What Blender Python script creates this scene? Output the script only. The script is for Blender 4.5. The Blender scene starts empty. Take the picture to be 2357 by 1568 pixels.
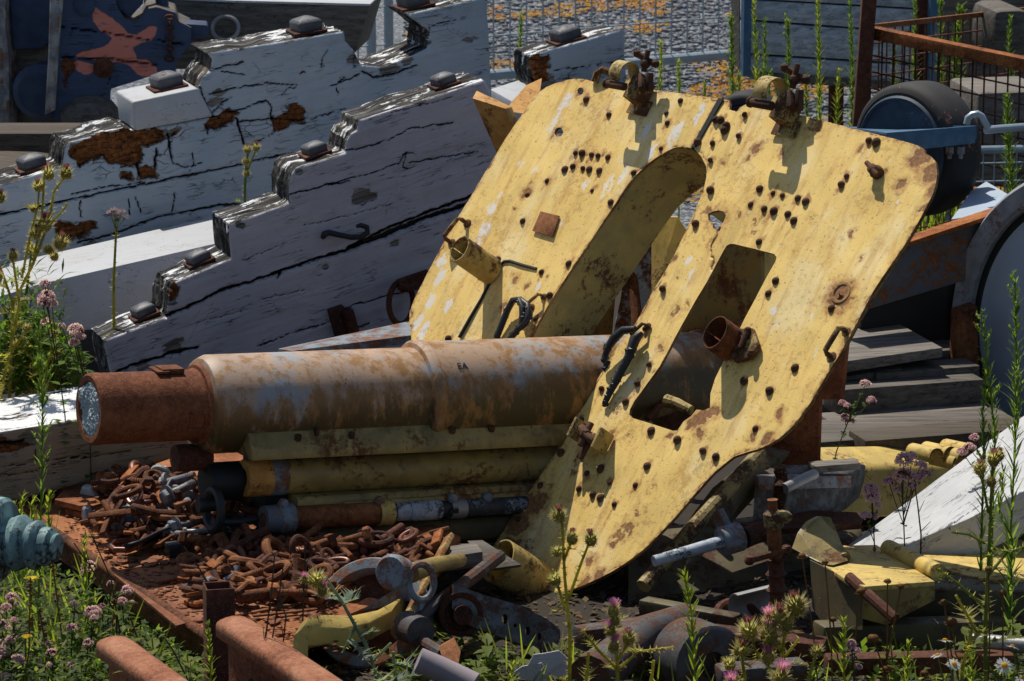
import bpy, bmesh, math, random
import numpy as np
from mathutils import Vector, Matrix, noise
R = math.radians
SC = bpy.context.scene
COL = SC.collection
# ---------------------------------------------------------------- camera
PITCH = R(13.0); LENS = 135.0; CAMH = 2.6; W0 = 2357.0; CX, CY = 1178.5, 784.0
K = 36.0 / LENS / W0
cam_d = bpy.data.cameras.new("camera"); cam = bpy.data.objects.new("camera", cam_d); COL.objects.link(cam)
cam_d.lens = LENS; cam_d.sensor_width = 36; cam_d.clip_end = 500; cam_d.clip_start = 0.1
cam.location = (0, 0, CAMH); cam.rotation_euler = (R(90) - PITCH, 0, 0)
SC.camera = cam
cam_d.dof.use_dof = True; cam_d.dof.focus_distance = 9.0; cam_d.dof.aperture_fstop = 20
SC.render.resolution_x = 1024; SC.render.resolution_y = 681
# ---------------------------------------------------------------- sky and sun
SUN = Vector((-0.24, 0.42, 0.87)).normalized()          # towards the sun
w = bpy.data.worlds.new("World"); SC.world = w; w.use_nodes = True
nt = w.node_tree
sky = nt.nodes.new("ShaderNodeTexSky"); sky.sky_type = 'NISHITA'; sky.sun_disc = False
sky.sun_elevation = math.asin(SUN.z); sky.sun_rotation = math.atan2(SUN.x, SUN.y)
nt.links.new(sky.outputs[0], nt.nodes["Background"].inputs[0]); nt.nodes["Background"].inputs[1].default_value = 0.085
sl = bpy.data.lights.new("sun", 'SUN'); sl.energy = 5.0; sl.angle = R(0.5); sl.color = (1, 0.94, 0.83)
so = bpy.data.objects.new("sun", sl); COL.objects.link(so)
so.rotation_euler = SUN.to_track_quat('Z', 'Y').to_euler(); so.location = (0, 8, 6)
SC.view_settings.view_transform = 'Standard'; SC.view_settings.look = 'None'
SC.view_settings.exposure = 0.0; SC.view_settings.gamma = 1
# ---------------------------------------------------------------- from picture to place
F_ = Vector((0, math.cos(PITCH), -math.sin(PITCH))); U_ = Vector((0, math.sin(PITCH), math.cos(PITCH))); X_ = Vector((1, 0, 0))
CAM = Vector((0, 0, CAMH))
def ray(x, y): return F_ + X_ * ((x - CX) * K) + U_ * ((CY - y) * K)
def P(x, y, d):                       # point of the place at forward distance d
    r = ray(x, y); return CAM + r * (d / r.y)
def PZ(x, y, z):                      # point at height z
    r = ray(x, y); return CAM + r * ((z - CAMH) / r.z)
def PP(x, y, o, n):                   # point on a plane
    r = ray(x, y); return CAM + r * ((o - CAM).dot(n) / r.dot(n))
def px(p):
    q = p - CAM; f = q.dot(F_); return (CX + q.dot(X_) / f / K, CY - q.dot(U_) / f / K)
def mpp(p): return (p - CAM).dot(F_) * K
Z = Vector((0, 0, 1))
def fr(z):                            # orthonormal frame round a direction
    z = Vector(z).normalized(); a = Vector((0, 0, 1)) if abs(z.z) < .9 else Vector((1, 0, 0))
    x = a.cross(z).normalized(); return x, z.cross(x), z
# ---------------------------------------------------------------- mesh accumulators
def world_loc(o):
    v = Vector((0, 0, 0))
    while o is not None: v += o.location; o = o.parent
    return v
class MB:
    def __init__(s): s.v = []; s.f = []; s.m = []; s.cm = 0
    def mat(s, i): s.cm = i; return s
    def add(s, vs, fs):
        b = len(s.v); s.v += [Vector(p) for p in vs]; s.f += [tuple(b + i for i in f) for f in fs]; s.m += [s.cm] * len(fs); return s
    def box(s, c, ax, sz):            # centre, three axes, three full sizes
        c = Vector(c); a, b_, d = [Vector(q).normalized() * (t / 2) for q, t in zip(ax, sz)]
        vs = [c + a * i + b_ * j + d * k for i in (-1, 1) for j in (-1, 1) for k in (-1, 1)]
        fs = [(0, 1, 3, 2), (4, 6, 7, 5), (0, 4, 5, 1), (2, 3, 7, 6), (0, 2, 6, 4), (1, 5, 7, 3)]
        if a.cross(b_).dot(d) < 0: fs = [f[::-1] for f in fs]
        return s.add(vs, fs)
    def bar(s, p, q, w_, h, up=Z):    # rectangular bar from p to q
        p = Vector(p); q = Vector(q); d = (q - p); L = d.length; d.normalize()
        x = d.cross(Vector(up)).normalized(); y = x.cross(d)
        return s.box((p + q) / 2, (d, x, y), (L, w_, h))
    def prism(s, poly, vec):          # planar polygon pushed along vec
        n = len(poly); poly = [Vector(p) for p in poly]; vec = Vector(vec)
        nn = Vector((0, 0, 0))
        for i in range(n): nn += poly[i].cross(poly[(i + 1) % n])
        if nn.dot(vec) > 0: poly = poly[::-1]
        fs = [tuple(range(n)), tuple(range(2 * n - 1, n - 1, -1))]
        fs += [(i, n + i, n + (i + 1) % n, (i + 1) % n) for i in range(n)]
        return s.add(poly + [p + vec for p in poly], fs)
    def tube(s, pts, r, n=10, cap=True):
        pts = [Vector(p) for p in pts]; m = len(pts)
        rs = r if isinstance(r, (list, tuple)) else [r] * m
        t = (pts[1] - pts[0]).normalized(); x, y, _ = fr(t); vs = []
        for i in range(m):
            t2 = (pts[min(i + 1, m - 1)] - pts[max(i - 1, 0)])
            if t2.length > 1e-9: t2.normalize()
            else: t2 = t
            x = (x - t2 * x.dot(t2)).normalized(); y = t2.cross(x); t = t2
            vs += [pts[i] + (x * math.cos(a) + y * math.sin(a)) * rs[i] for a in [2 * math.pi * k / n for k in range(n)]]
        fs = [(i * n + k, i * n + (k + 1) % n, (i + 1) * n + (k + 1) % n, (i + 1) * n + k) for i in range(m - 1) for k in range(n)]
        if cap: fs += [tuple(range(n - 1, -1, -1)), tuple((m - 1) * n + k for k in range(n))]
        return s.add(vs, fs)
    def lathe(s, o, ax, prof, n=32, a0=0., a1=2 * math.pi, closed=False):   # prof: (t, r)
        o = Vector(o); x, y, z = fr(ax); m = len(prof); full = abs(a1 - a0 - 2 * math.pi) < 1e-6
        c = n if full else n + 1; vs = []
        for t, r in prof:
            for k in range(c):
                a = a0 + (a1 - a0) * k / n; vs.append(o + z * t + (x * math.cos(a) + y * math.sin(a)) * r)
        fs = []
        for i in range(m if closed else m - 1):
            j = (i + 1) % m
            for k in range(n):
                k2 = (k + 1) % c
                fs.append((i * c + k, i * c + k2, j * c + k2, j * c + k))
        if not closed and full:
            if prof[0][1] > 1e-6: fs.append(tuple(range(c - 1, -1, -1)))
            if prof[-1][1] > 1e-6: fs.append(tuple((m - 1) * c + k for k in range(c)))
        if not full and closed:
            fs.append(tuple(i * c for i in range(m))); fs.append(tuple(i * c + c - 1 for i in range(m))[::-1])
        return s.add(vs, fs)
    def ball(s, c, r, n=8, sq=(1, 1, 1), ax=None, jit=0):
        x, y, z = ax if ax else (Vector((1, 0, 0)), Vector((0, 1, 0)), Z); vs = []; h = max(3, n // 2)
        for i in range(1, h):
            for k in range(n):
                a = math.pi * i / h; b_ = 2 * math.pi * k / n; q = r * (1 + random.uniform(-jit, jit))
                vs.append(Vector(c) + x * (q * sq[0] * math.sin(a) * math.cos(b_)) + y * (q * sq[1] * math.sin(a) * math.sin(b_)) + z * (q * sq[2] * math.cos(a)))
        t = len(vs); vs += [Vector(c) + z * (r * sq[2]), Vector(c) - z * (r * sq[2])]
        fs = [(i * n + k, (i + 1) * n + k, (i + 1) * n + (k + 1) % n, i * n + (k + 1) % n) for i in range(h - 2) for k in range(n)]
        fs += [(t, k, (k + 1) % n) for k in range(n)] + [(t + 1, (h - 2) * n + (k + 1) % n, (h - 2) * n + k) for k in range(n)]
        return s.add(vs, fs)
    def torus(s, c, ax, R0, r, n=24, m=8, sq=(1, 1), xdir=None):
        x, y, z = fr(ax)
        if xdir is not None:
            x = (Vector(xdir) - z * Vector(xdir).dot(z)).normalized(); y = z.cross(x)
        c = Vector(c); vs = []; fs = []
        for i in range(n):
            a = 2 * math.pi * i / n; e = x * math.cos(a) * sq[0] + y * math.sin(a) * sq[1]; o = (x * math.cos(a) * sq[1] + y * math.sin(a) * sq[0]).normalized()
            for k in range(m):
                b_ = 2 * math.pi * k / m; vs.append(c + e * R0 + o * (r * math.cos(b_)) + z * (r * math.sin(b_)))
        for i in range(n):
            for k in range(m):
                fs.append((i * m + k, ((i + 1) % n) * m + k, ((i + 1) % n) * m + (k + 1) % m, i * m + (k + 1) % m))
        return s.add(vs, fs)
    def build(s, name, mats, parent=None, smooth=35, bevel=0, seg=2, origin=None, local=False):
        if not isinstance(mats, (list, tuple)): mats = [mats]
        if local: off = Vector((0, 0, 0))
        elif parent is not None: off = world_loc(parent)
        elif origin is not None: off = Vector(origin)
        else:
            xs = [v.x for v in s.v]; ys = [v.y for v in s.v]
            off = Vector(((min(xs) + max(xs)) / 2, (min(ys) + max(ys)) / 2, min(v.z for v in s.v)))
        me = bpy.data.meshes.new(name)
        me.from_pydata([v - off for v in s.v], [], s.f)
        for m in mats: me.materials.append(m)
        me.polygons.foreach_set("material_index", s.m)
        if bevel:
            bm = bmesh.new(); bm.from_mesh(me)
            bmesh.ops.recalc_face_normals(bm, faces=bm.faces)
            es = [e for e in bm.edges if len(e.link_faces) == 2 and e.calc_face_angle(0) > R(40)]
            bmesh.ops.bevel(bm, geom=es, offset=bevel, segments=seg, affect='EDGES', profile=.5, clamp_overlap=True)
            bm.to_mesh(me); bm.free()
        me.polygons.foreach_set("use_smooth", [True] * len(me.polygons))
        if smooth is not None:
            try: me.set_sharp_from_angle(angle=R(smooth))
            except Exception: pass
        me.update()
        o = bpy.data.objects.new(name, me); COL.objects.link(o)
        if parent is not None: o.parent = parent
        elif not local: o.location = off
        return o
def tag(o, label=None, cat=None, group=None, kind=None):
    if label: o['label'] = label
    if cat: o['category'] = cat
    if group: o['group'] = group
    if kind: o['kind'] = kind
    return o
def thing(name, loc, label, cat, group=None):
    o = bpy.data.objects.new(name, None); COL.objects.link(o); o.location = loc; o.empty_display_size = .1
    return tag(o, label, cat, group)
def copy_tree(o, parent=None):
    c = o.copy(); COL.objects.link(c)
    if parent is not None: c.parent = parent
    for ch in list(o.children): copy_tree(ch, c)
    return c
# ---------------------------------------------------------------- plates traced on a plane, with relief
class Plane:
    def __init__(s, o, n, a): s.o = Vector(o); s.n = Vector(n).normalized(); a = Vector(a); s.a = (a - s.n * a.dot(s.n)).normalized(); s.b = s.n.cross(s.a)
    def ab(s, x, y):
        q = PP(x, y, s.o, s.n) - s.o; return (q.dot(s.a), q.dot(s.b))
    def w(s, a, b, h=0): return s.o + s.a * a + s.b * b + s.n * h
    def pt(s, x, y, h=0): return PP(x, y, s.o, s.n) + s.n * h
def inside(pts, poly):
    x = pts[:, 0]; y = pts[:, 1]; r = np.zeros(len(pts), bool); n = len(poly)
    for i in range(n):
        x1, y1 = poly[i]; x2, y2 = poly[(i + 1) % n]
        if y1 == y2: continue
        c = ((y1 > y) != (y2 > y)); xi = (x2 - x1) * (y - y1) / (y2 - y1) + x1
        r ^= c & (x < xi)
    return r
def seg_dist(pts, segs, near=False):
    best = np.full(len(pts), 1e9); bp = np.array(pts)
    for (a, b) in segs:
        a = np.array(a); b = np.array(b); d = b - a; L = max(d @ d, 1e-12)
        t = np.clip(((pts - a) @ d) / L, 0, 1); q = a + t[:, None] * d
        ds = np.hypot(*(pts - q).T); m = ds < best; best[m] = ds[m]
        if near: bp[m] = q[m]
    return (best, bp) if near else best
def loop_segs(poly): return [(poly[i], poly[(i + 1) % len(poly)]) for i in range(len(poly))]
def line_segs(pl): return [(pl[i], pl[i + 1]) for i in range(len(pl) - 1)]
def fb(a, b, s1, s2, o=0.0, oct_=3):
    return np.array([noise.fractal(Vector((x * s1, y * s2, o)), 1.0, 2.0, oct_) for x, y in zip(a, b)])
def relief_plate(name, outline, plane, thick, cell, fn=None, holes=(), mats=(), parent=None, side_amp=0.0, side_k=0, sidemat=None, origin=None, pxo=True, backless=False, edge_round=0.0):
    """outline/holes: picture traces laid on the plane at true distance; fn(ab)->(disp, rgb) relief; the back is offset by thick"""
    conv = (lambda q: plane.ab(*q)) if pxo else (lambda q: q)
    ol = [conv(q) for q in outline]; hs = [[conv(q) for q in h] for h in holes]
    A = np.array(ol); lo = A.min(0) - cell; hi = A.max(0) + cell
    na = int((hi[0] - lo[0]) / cell) + 2; nb = int((hi[1] - lo[1]) / cell) + 2
    ga = lo[0] + np.arange(na) * cell; gb = lo[1] + np.arange(nb) * cell
    ca, cb = np.meshgrid(ga[:-1] + cell / 2, gb[:-1] + cell / 2, indexing='ij'); cc = np.stack([ca.ravel(), cb.ravel()], 1)
    keep = inside(cc, ol)
    for h in hs: keep &= ~inside(cc, h)
    keep = keep.reshape(na - 1, nb - 1)
    # drop diagonal-only contacts
    for _ in range(3):
        k = keep; p_ = np.pad(k, 1)
        nbc = p_[:-2, 1:-1].astype(int) + p_[2:, 1:-1] + p_[1:-1, :-2] + p_[1:-1, 2:]
        keep = k & (nbc >= 2)
    idx = -np.ones((na, nb), int); I, J = np.nonzero(keep); used = np.zeros((na, nb), bool)
    for di in (0, 1):
        for dj in (0, 1): used[I + di, J + dj] = True
    ui, uj = np.nonzero(used); idx[ui, uj] = np.arange(len(ui))
    V = np.stack([ga[ui], gb[uj]], 1)
    quads = np.stack([idx[I, J], idx[I + 1, J], idx[I + 1, J + 1], idx[I, J + 1]], 1)
    ed = {}
    for q in quads:
        for t in range(4):
            a, b = int(q[t]), int(q[(t + 1) % 4])
            if (b, a) in ed: del ed[(b, a)]
            else: ed[(a, b)] = 1
    nxt = {}
    for a, b in ed: nxt.setdefault(a, []).append(b)
    loops = []
    while nxt:
        s0 = next(iter(nxt)); lp = [s0]; cur = s0
        while True:
            l = nxt.get(cur)
            if not l: break
            c2 = l.pop()
            if not l: del nxt[cur]
            if c2 == s0: break
            lp.append(c2); cur = c2
        if len(lp) > 2: loops.append(lp)
    bi = np.array(sorted(set(i for l in loops for i in l)))
    segs = loop_segs(ol); [segs.extend(loop_segs(h)) for h in hs]
    dd, q = seg_dist(V[bi], segs, True); ok = dd < cell * 1.3; V[bi[ok]] = q[ok]
    n = len(V); disp = np.zeros(n); rgb = np.zeros((n, 3))
    if fn: disp, rgb = fn(V)
    if edge_round:
        de = seg_dist(V, segs); disp = disp - edge_round * np.clip(1 - de / edge_round, 0, 1) ** 2 * .7
    pos = [plane.w(V[i, 0], V[i, 1], disp[i]) for i in range(n)]
    faces = [tuple(int(t) for t in q) for q in quads]; mi = [0] * len(faces); uv = [(V[i, 0], V[i, 1]) for i in range(n)]; rgbl = [tuple(c) for c in rgb]
    facuv = [[uv[i] for i in f] for f in faces]
    if thick:
        K_ = side_k or 1
        for lp in loops:
            m = len(lp); s_ = 0; S = []; nor = []
            for t in range(m):
                a = V[lp[t]]; b = V[lp[(t + 1) % m]]; c = V[lp[t - 1]]; S.append(s_); s_ += np.hypot(*(b - a))
                c4 = V[lp[(t - 4) % m]]; b4 = V[lp[(t + 4) % m]]; tg = b4 - c4; L = np.hypot(*tg) or 1; nor.append((tg[1] / L, -tg[0] / L))
            S.append(s_); prev = list(lp); base = [pos[i] for i in lp]
            for k in range(1, K_ + 1):
                cur = []
                for t in range(m):
                    h = 0
                    if side_amp and 0 < k < K_ + 1:
                        qv = Vector((S[t] * 7, k * thick / K_ * 70, 3.3)); g = noise.fractal(qv, 1, 2, 3); g2 = noise.noise(Vector((S[t] * 9, k * thick / K_ * 9, 7)))
                        h = -side_amp * (max(0, g + .1) * .8 + max(0, g2) * .9) * min(1, k / 2.)
                    pp = base[t] - plane.n * (thick * k / K_) + plane.a * (nor[t][0] * h) + plane.b * (nor[t][1] * h)
                    cur.append(len(pos)); pos.append(pp); rgbl.append((0, 0, 0)); uv.append((0, 0))
                for t in range(m):
                    t2 = (t + 1) % m; f = (prev[t2], prev[t], cur[t], cur[t2]); faces.append(f)
                    no = nor[t]; mi.append(sidemat(no) if sidemat else (1 if len(mats) > 1 else 0))
                    u0, u1 = S[t], S[t + 1]; v0, v1 = thick * (k - 1) / K_, thick * k / K_
                    facuv.append([(u1, v0), (u0, v0), (u0, v1), (u1, v1)])
                prev = cur
            if not backless and lp is loops[0] and len(loops) == 1:
                faces.append(tuple(prev)[::-1]); mi.append(0); facuv.append([(0, 0)] * len(prev))
        if not backless and len(loops) > 1:
            off = len(pos); pos += [plane.w(V[i, 0], V[i, 1], -thick) for i in range(n)]; rgbl += [tuple(c) for c in rgb]
            for q in quads: faces.append(tuple(int(t) + off for t in q[::-1])); mi.append(0); facuv.append([tuple(V[t]) for t in q[::-1]])
    if parent is not None: o0 = world_loc(parent)
    elif origin is not None: o0 = Vector(origin)
    else:
        o0 = sum(pos[:n], Vector()) / n; o0.z = min(p.z for p in pos)
    me = bpy.data.meshes.new(name); me.from_pydata([p - o0 for p in pos], [], faces)
    for m_ in mats: me.materials.append(m_)
    me.polygons.foreach_set("material_index", mi); me.polygons.foreach_set("use_smooth", [True] * len(faces))
    ul = me.uv_layers.new(name="UVMap"); ul.data.foreach_set("uv", [c for f in facuv for p in f for c in p])
    at = me.attributes.new("m", 'FLOAT_COLOR', 'POINT'); at.data.foreach_set("color", [c for r in rgbl for c in (r[0], r[1], r[2], 1)])
    me.set_sharp_from_angle(angle=R(50)); me.update()
    o = bpy.data.objects.new(name, me); COL.objects.link(o)
    if parent is not None: o.parent = parent
    else: o.location = o0
    return o
# ---------------------------------------------------------------- materials
class NB:
    def __init__(s, name):
        s.mt = bpy.data.materials.new(name); s.mt.use_nodes = True; s.t = s.mt.node_tree; s.bs = s.t.nodes["Principled BSDF"]
        s.out = s.t.nodes["Material Output"]; s._o = None
    def nd(s, ty, ins=None, **pr):
        n = s.t.nodes.new(ty)
        for k, v in pr.items(): setattr(n, k, v)
        for k, v in (ins or {}).items(): s.put(n.inputs[k], v)
        return n
    def put(s, i, v):
        if isinstance(v, bpy.types.NodeSocket): s.t.links.new(v, i)
        elif isinstance(v, bpy.types.Node): s.t.links.new(v.outputs[0], i)
        else:
            if hasattr(i.default_value, '__len__') and not hasattr(v, '__len__'): v = (v,) * len(i.default_value)
            if hasattr(i.default_value, '__len__') and len(i.default_value) == 4 and len(v) == 3: v = (*v, 1)
            i.default_value = v
    @property
    def obj(s):
        if not s._o: s._o = s.nd("ShaderNodeTexCoord")
        return s._o.outputs['Object']
    @property
    def uv(s):
        if not s._o: s._o = s.nd("ShaderNodeTexCoord")
        return s._o.outputs['UV']
    def sc(s, v, k, loc=(0, 0, 0), rot=(0, 0, 0)): return s.nd("ShaderNodeMapping", {0: v, 1: loc, 2: rot, 3: k}).outputs[0]
    def noise(s, v, sc=1., d=3., r=.55, dist=0.): return s.nd("ShaderNodeTexNoise", {'Vector': v, 'Scale': sc, 'Detail': d, 'Roughness': r, 'Distortion': dist}).outputs[0]
    def voro(s, v, sc=1., feature='F1', rnd=1., out=0): return s.nd("ShaderNodeTexVoronoi", {'Vector': v, 'Scale': sc, 'Randomness': rnd}, feature=feature).outputs[out]
    def st(s, x, a, b):   # smoothstep
        return s.nd("ShaderNodeMapRange", {0: x, 1: a, 2: b, 3: 0., 4: 1.}, interpolation_type='SMOOTHSTEP').outputs[0]
    def ma(s, op, a, b=0., c=0.): return s.nd("ShaderNodeMath", {0: a, 1: b, 2: c}, operation=op, use_clamp=False).outputs[0]
    def mx(s, f, a, b, op='MIX'):
        n = s.nd("ShaderNodeMix", data_type='RGBA', blend_type=op); s.put(n.inputs[0], f); s.put(n.inputs[6], a); s.put(n.inputs[7], b); return n.outputs[2]
    def ramp(s, f, stops):
        n = s.nd("ShaderNodeValToRGB", {0: f}); e = n.color_ramp.elements
        while len(e) < len(stops): e.new(.5)
        for q, (p, c) in zip(e, stops): q.position = p; q.color = (*c, 1)
        return n.outputs[0]
    def attr(s, nm='m'):
        a = s.nd("ShaderNodeAttribute", attribute_name=nm); sp = s.nd("ShaderNodeSeparateColor", {0: a.outputs['Color']}); return sp.outputs[0], sp.outputs[1], sp.outputs[2]
    def rnd(s): return s.nd("ShaderNodeObjectInfo").outputs['Random']
    def sep(s, v): n = s.nd("ShaderNodeSeparateXYZ", {0: v}); return n.outputs
    def bump(s, h, st=.5, di=.002, nrm=None):
        n = s.nd("ShaderNodeBump", {'Strength': st, 'Distance': di, 'Height': h})
        if nrm is not None: s.put(n.inputs['Normal'], nrm)
        return n.outputs[0]
    def fin(s, col, rough=.7, metal=0., nrm=None, spec=None, trans=None):
        s.put(s.bs.inputs['Base Color'], col); s.put(s.bs.inputs['Roughness'], rough); s.put(s.bs.inputs['Metallic'], metal)
        if nrm is not None: s.put(s.bs.inputs['Normal'], nrm)
        if spec is not None: s.put(s.bs.inputs['Specular IOR Level'], spec)
        if trans is not None:
            tr = s.nd("ShaderNodeBsdfTranslucent", {0: trans}); m = s.nd("ShaderNodeMixShader", {0: .55, 1: s.bs.outputs[0], 2: tr.outputs[0]})
            s.t.links.new(m.outputs[0], s.out.inputs[0])
        return s.mt
def m_paintwood(name, paint, paint2, dirt=.5, rotc=((.020, .008, .004), (.27, .090, .020)), crackle=.5):
    b = NB(name); uv = b.uv; r, g, k = b.attr()
    big = b.noise(uv, 4, 4, .6); fine = b.noise(b.sc(uv, (14, 90, 1)), 1, 5, .65); gr = b.noise(b.sc(uv, (5, 130, 1), (0, 0, 0)), 1, 3, .6, .3)
    c = b.mx(b.st(big, .35, .7), paint, paint2)
    c = b.mx(b.ma('MULTIPLY', b.st(fine, .5, .75), .35 * dirt), c, (.10, .095, .09))
    # hair checks along the grain
    q = b.noise(b.sc(uv, (4, 46, 1)), 1, 4, .6, .4); ck = b.ma('SUBTRACT', 1., b.st(b.ma('ABSOLUTE', b.ma('SUBTRACT', q, .5)), .0, .012))
    ck = b.ma('MULTIPLY', ck, b.st(b.noise(uv, 9, 2), .5, .62))
    # paint crackle across
    dw = b.nd('ShaderNodeVectorMath', {0: uv, 1: b.nd('ShaderNodeVectorMath', {0: b.nd('ShaderNodeTexNoise', {'Vector': uv, 'Scale': 14., 'Detail': 4.}).outputs[1], 1: (.05, .05, 0)}, operation='MULTIPLY').outputs[0]}, operation='ADD').outputs[0]
    cr = b.voro(b.sc(dw, (14, 34, 1)), 1, 'DISTANCE_TO_EDGE', 1.); cr = b.ma('SUBTRACT', 1., b.st(cr, .0, .035)); cr = b.ma('MULTIPLY', cr, b.ma('MULTIPLY', b.st(b.noise(uv, 6, 3), .53, .66), crackle))
    fl = b.st(b.ma('ADD', k, b.ma('MULTIPLY', b.ma('SUBTRACT', b.noise(b.sc(uv, (11, 38, 1)), 1, 6, .75), .5), 2.3)), .46, .54)
    bare = b.ramp(gr, [(.3, (.025, .02, .017)), (.5, (.13, .115, .10)), (.72, (.30, .29, .27))])
    c = b.mx(fl, c, bare)
    c = b.mx(b.ma('MAXIMUM', b.ma('MULTIPLY', ck, .85), cr), c, (.02, .018, .016))
    spk = b.st(b.noise(uv, 160, 2), .66, .74); c = b.mx(b.ma('MULTIPLY', spk, .5), c, (.06, .05, .04))
    grime = b.st(b.noise(b.sc(uv, (9, 16, 1)), 1, 5, .7), .55, .8); c = b.mx(b.ma('MULTIPLY', grime, .6 * dirt), c, (.085, .07, .055))
    rt = b.st(b.ma('ADD', r, b.ma('MULTIPLY', b.ma('SUBTRACT', b.noise(uv, 60, 3), .5), .35)), .42, .5)
    dv = b.nd('ShaderNodeVectorMath', {0: uv, 1: b.nd('ShaderNodeVectorMath', {0: b.nd('ShaderNodeTexNoise', {'Vector': uv, 'Scale': 40., 'Detail': 5.}).outputs[1], 1: (.034, .026, 0)}, operation='MULTIPLY').outputs[0]}, operation='ADD').outputs[0]
    bl = b.ma('MULTIPLY', b.ma('SUBTRACT', 1., b.nd('ShaderNodeTexBrick', {'Vector': dv, 'Scale': 1., 'Mortar Size': .0011, 'Mortar Smooth': .9, 'Brick Width': .022, 'Row Height': .016}).outputs[1]), .14); bv = b.noise(uv, 35, 5, .75)
    rc = b.ramp(b.ma('MULTIPLY', bv, b.st(bl, 0, .12)), [(.0, rotc[0]), (.35, tuple(x * .3 for x in rotc[1])), (.65, rotc[1])])
    c = b.mx(rt, c, rc)
    cg = b.st(b.ma('ADD', g, b.ma('MULTIPLY', b.ma('SUBTRACT', b.noise(uv, 90, 2), .5), .3)), .4, .62)
    c = b.mx(cg, c, (.016, .012, .01))
    h = b.ma('ADD', b.ma('MULTIPLY', gr, .5), b.ma('MULTIPLY', b.ma('MAXIMUM', ck, cr), -1.2)); h = b.ma('ADD', h, b.ma('MULTIPLY', fl, -.8)); h = b.ma('ADD', h, b.ma('MULTIPLY', b.ma('MULTIPLY', bl, rt), 6.))
    return b.fin(c, b.mx(rt, (.55,) * 3, (.9,) * 3), 0, b.bump(h, .75, .0025), .35)
def m_tread(name, white=.5, uvk=True, end=False):
    b = NB(name); v = b.uv if uvk else b.obj
    g = b.noise(b.sc(v, (6, 55, 6 if not uvk else 1) if not end else (28, 42, 1)), 1, 5, .7, .35); g2 = b.noise(b.sc(v, (9, 20, 9)), 1, 6, .72)
    wood = b.ramp(g, [(.34, (.006, .006, .006)), (.50, (.022, .02, .019)), (.60, (.10, .095, .09)), (.72, (.36, .35, .34))])
    f = b.st(b.ma('ADD', b.ma('MULTIPLY', g2, .7), b.ma('MULTIPLY', g, .3)), .61 - white * .2, .64 - white * .2)
    c = b.mx(f, wood, (.70, .71, .72)); cy = b.st(b.noise(v, 5, 2), .6, .75); c = b.mx(b.ma('MULTIPLY', cy, .35), c, (.32, .22, .12))
    h = b.ma('ADD', g, b.ma('MULTIPLY', f, .5))
    return b.fin(c, .8, 0, b.bump(h, 1., .009), .2)
def m_rust(name, c0=(.05, .014, .006), c1=(.22, .065, .022), c2=(.36, .15, .06), k=1., bumpd=.0012, rough=.85, spec=.25):
    b = NB(name); v = b.obj; big = b.noise(v, 6 * k, 4, .6); f = b.noise(v, 70 * k, 5, .7); gg = b.noise(v, 260 * k, 2, .6)
    m = b.ma('ADD', b.ma('MULTIPLY', big, .55), b.ma('MULTIPLY', f, .45)); m = b.ma('ADD', m, b.ma('MULTIPLY', b.ma('SUBTRACT', b.rnd(), .5), .12))
    c = b.ramp(m, [(.36, c0), (.5, c1), (.66, c2)])
    c = b.mx(b.st(gg, .62, .75), c, tuple(min(1, x * 1.6 + .03) for x in c2))
    return b.fin(c, rough, 0, b.bump(b.ma('ADD', f, b.ma('MULTIPLY', gg, .5)), .9, bumpd), spec)
def m_worn(name, paint, under=(.16, .06, .025), amt=.5, paint2=None, rough=.6, metal=0, sc=1., streak=False, bd=.0015, moss=None):
    """old paint or bare steel with rust coming through"""
    sc *= 1.6; b = NB(name); v = b.obj; big = b.noise(v, 5 * sc, 6, .7); f = b.noise(v, 38 * sc, 6, .75); vf = b.noise(v, 190 * sc, 3, .6)
    c = b.mx(b.st(b.noise(v, 9 * sc, 3), .35, .65), paint, paint2 or tuple(x * .72 for x in paint)); c = b.mx(b.ma('MULTIPLY', b.st(vf, .5, .7), .25), c, tuple(x * .35 for x in paint))
    m = b.ma('ADD', b.ma('MULTIPLY', big, .6), b.ma('MULTIPLY', f, .4))
    if streak:
        m = b.ma('ADD', b.ma('MULTIPLY', m, .75), b.ma('MULTIPLY', b.noise(b.sc(v, (60, 60, 4)), 1, 3, .6), .25))
    r_ = b.st(m, .65 - amt * .3, .70 - amt * .3 + .03); rc = b.ramp(f, [(.3, tuple(x * .3 for x in under)), (.55, under), (.75, tuple(min(1, x * 2) for x in under))])
    if moss:
        mo = b.st(b.noise(b.sc(v, (14, 14, 9)), 1, 5, .7), .52, .68); c = b.mx(b.ma('MULTIPLY', mo, .75), c, moss)
    c = b.mx(r_, c, rc)
    return b.fin(c, b.mx(r_, (rough,) * 3, (.9,) * 3), b.ma('MULTIPLY', b.ma('SUBTRACT', 1., r_), metal), b.bump(b.ma('ADD', b.ma('MULTIPLY', f, r_), b.ma('MULTIPLY', vf, .3)), .8, bd), .35)
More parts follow.
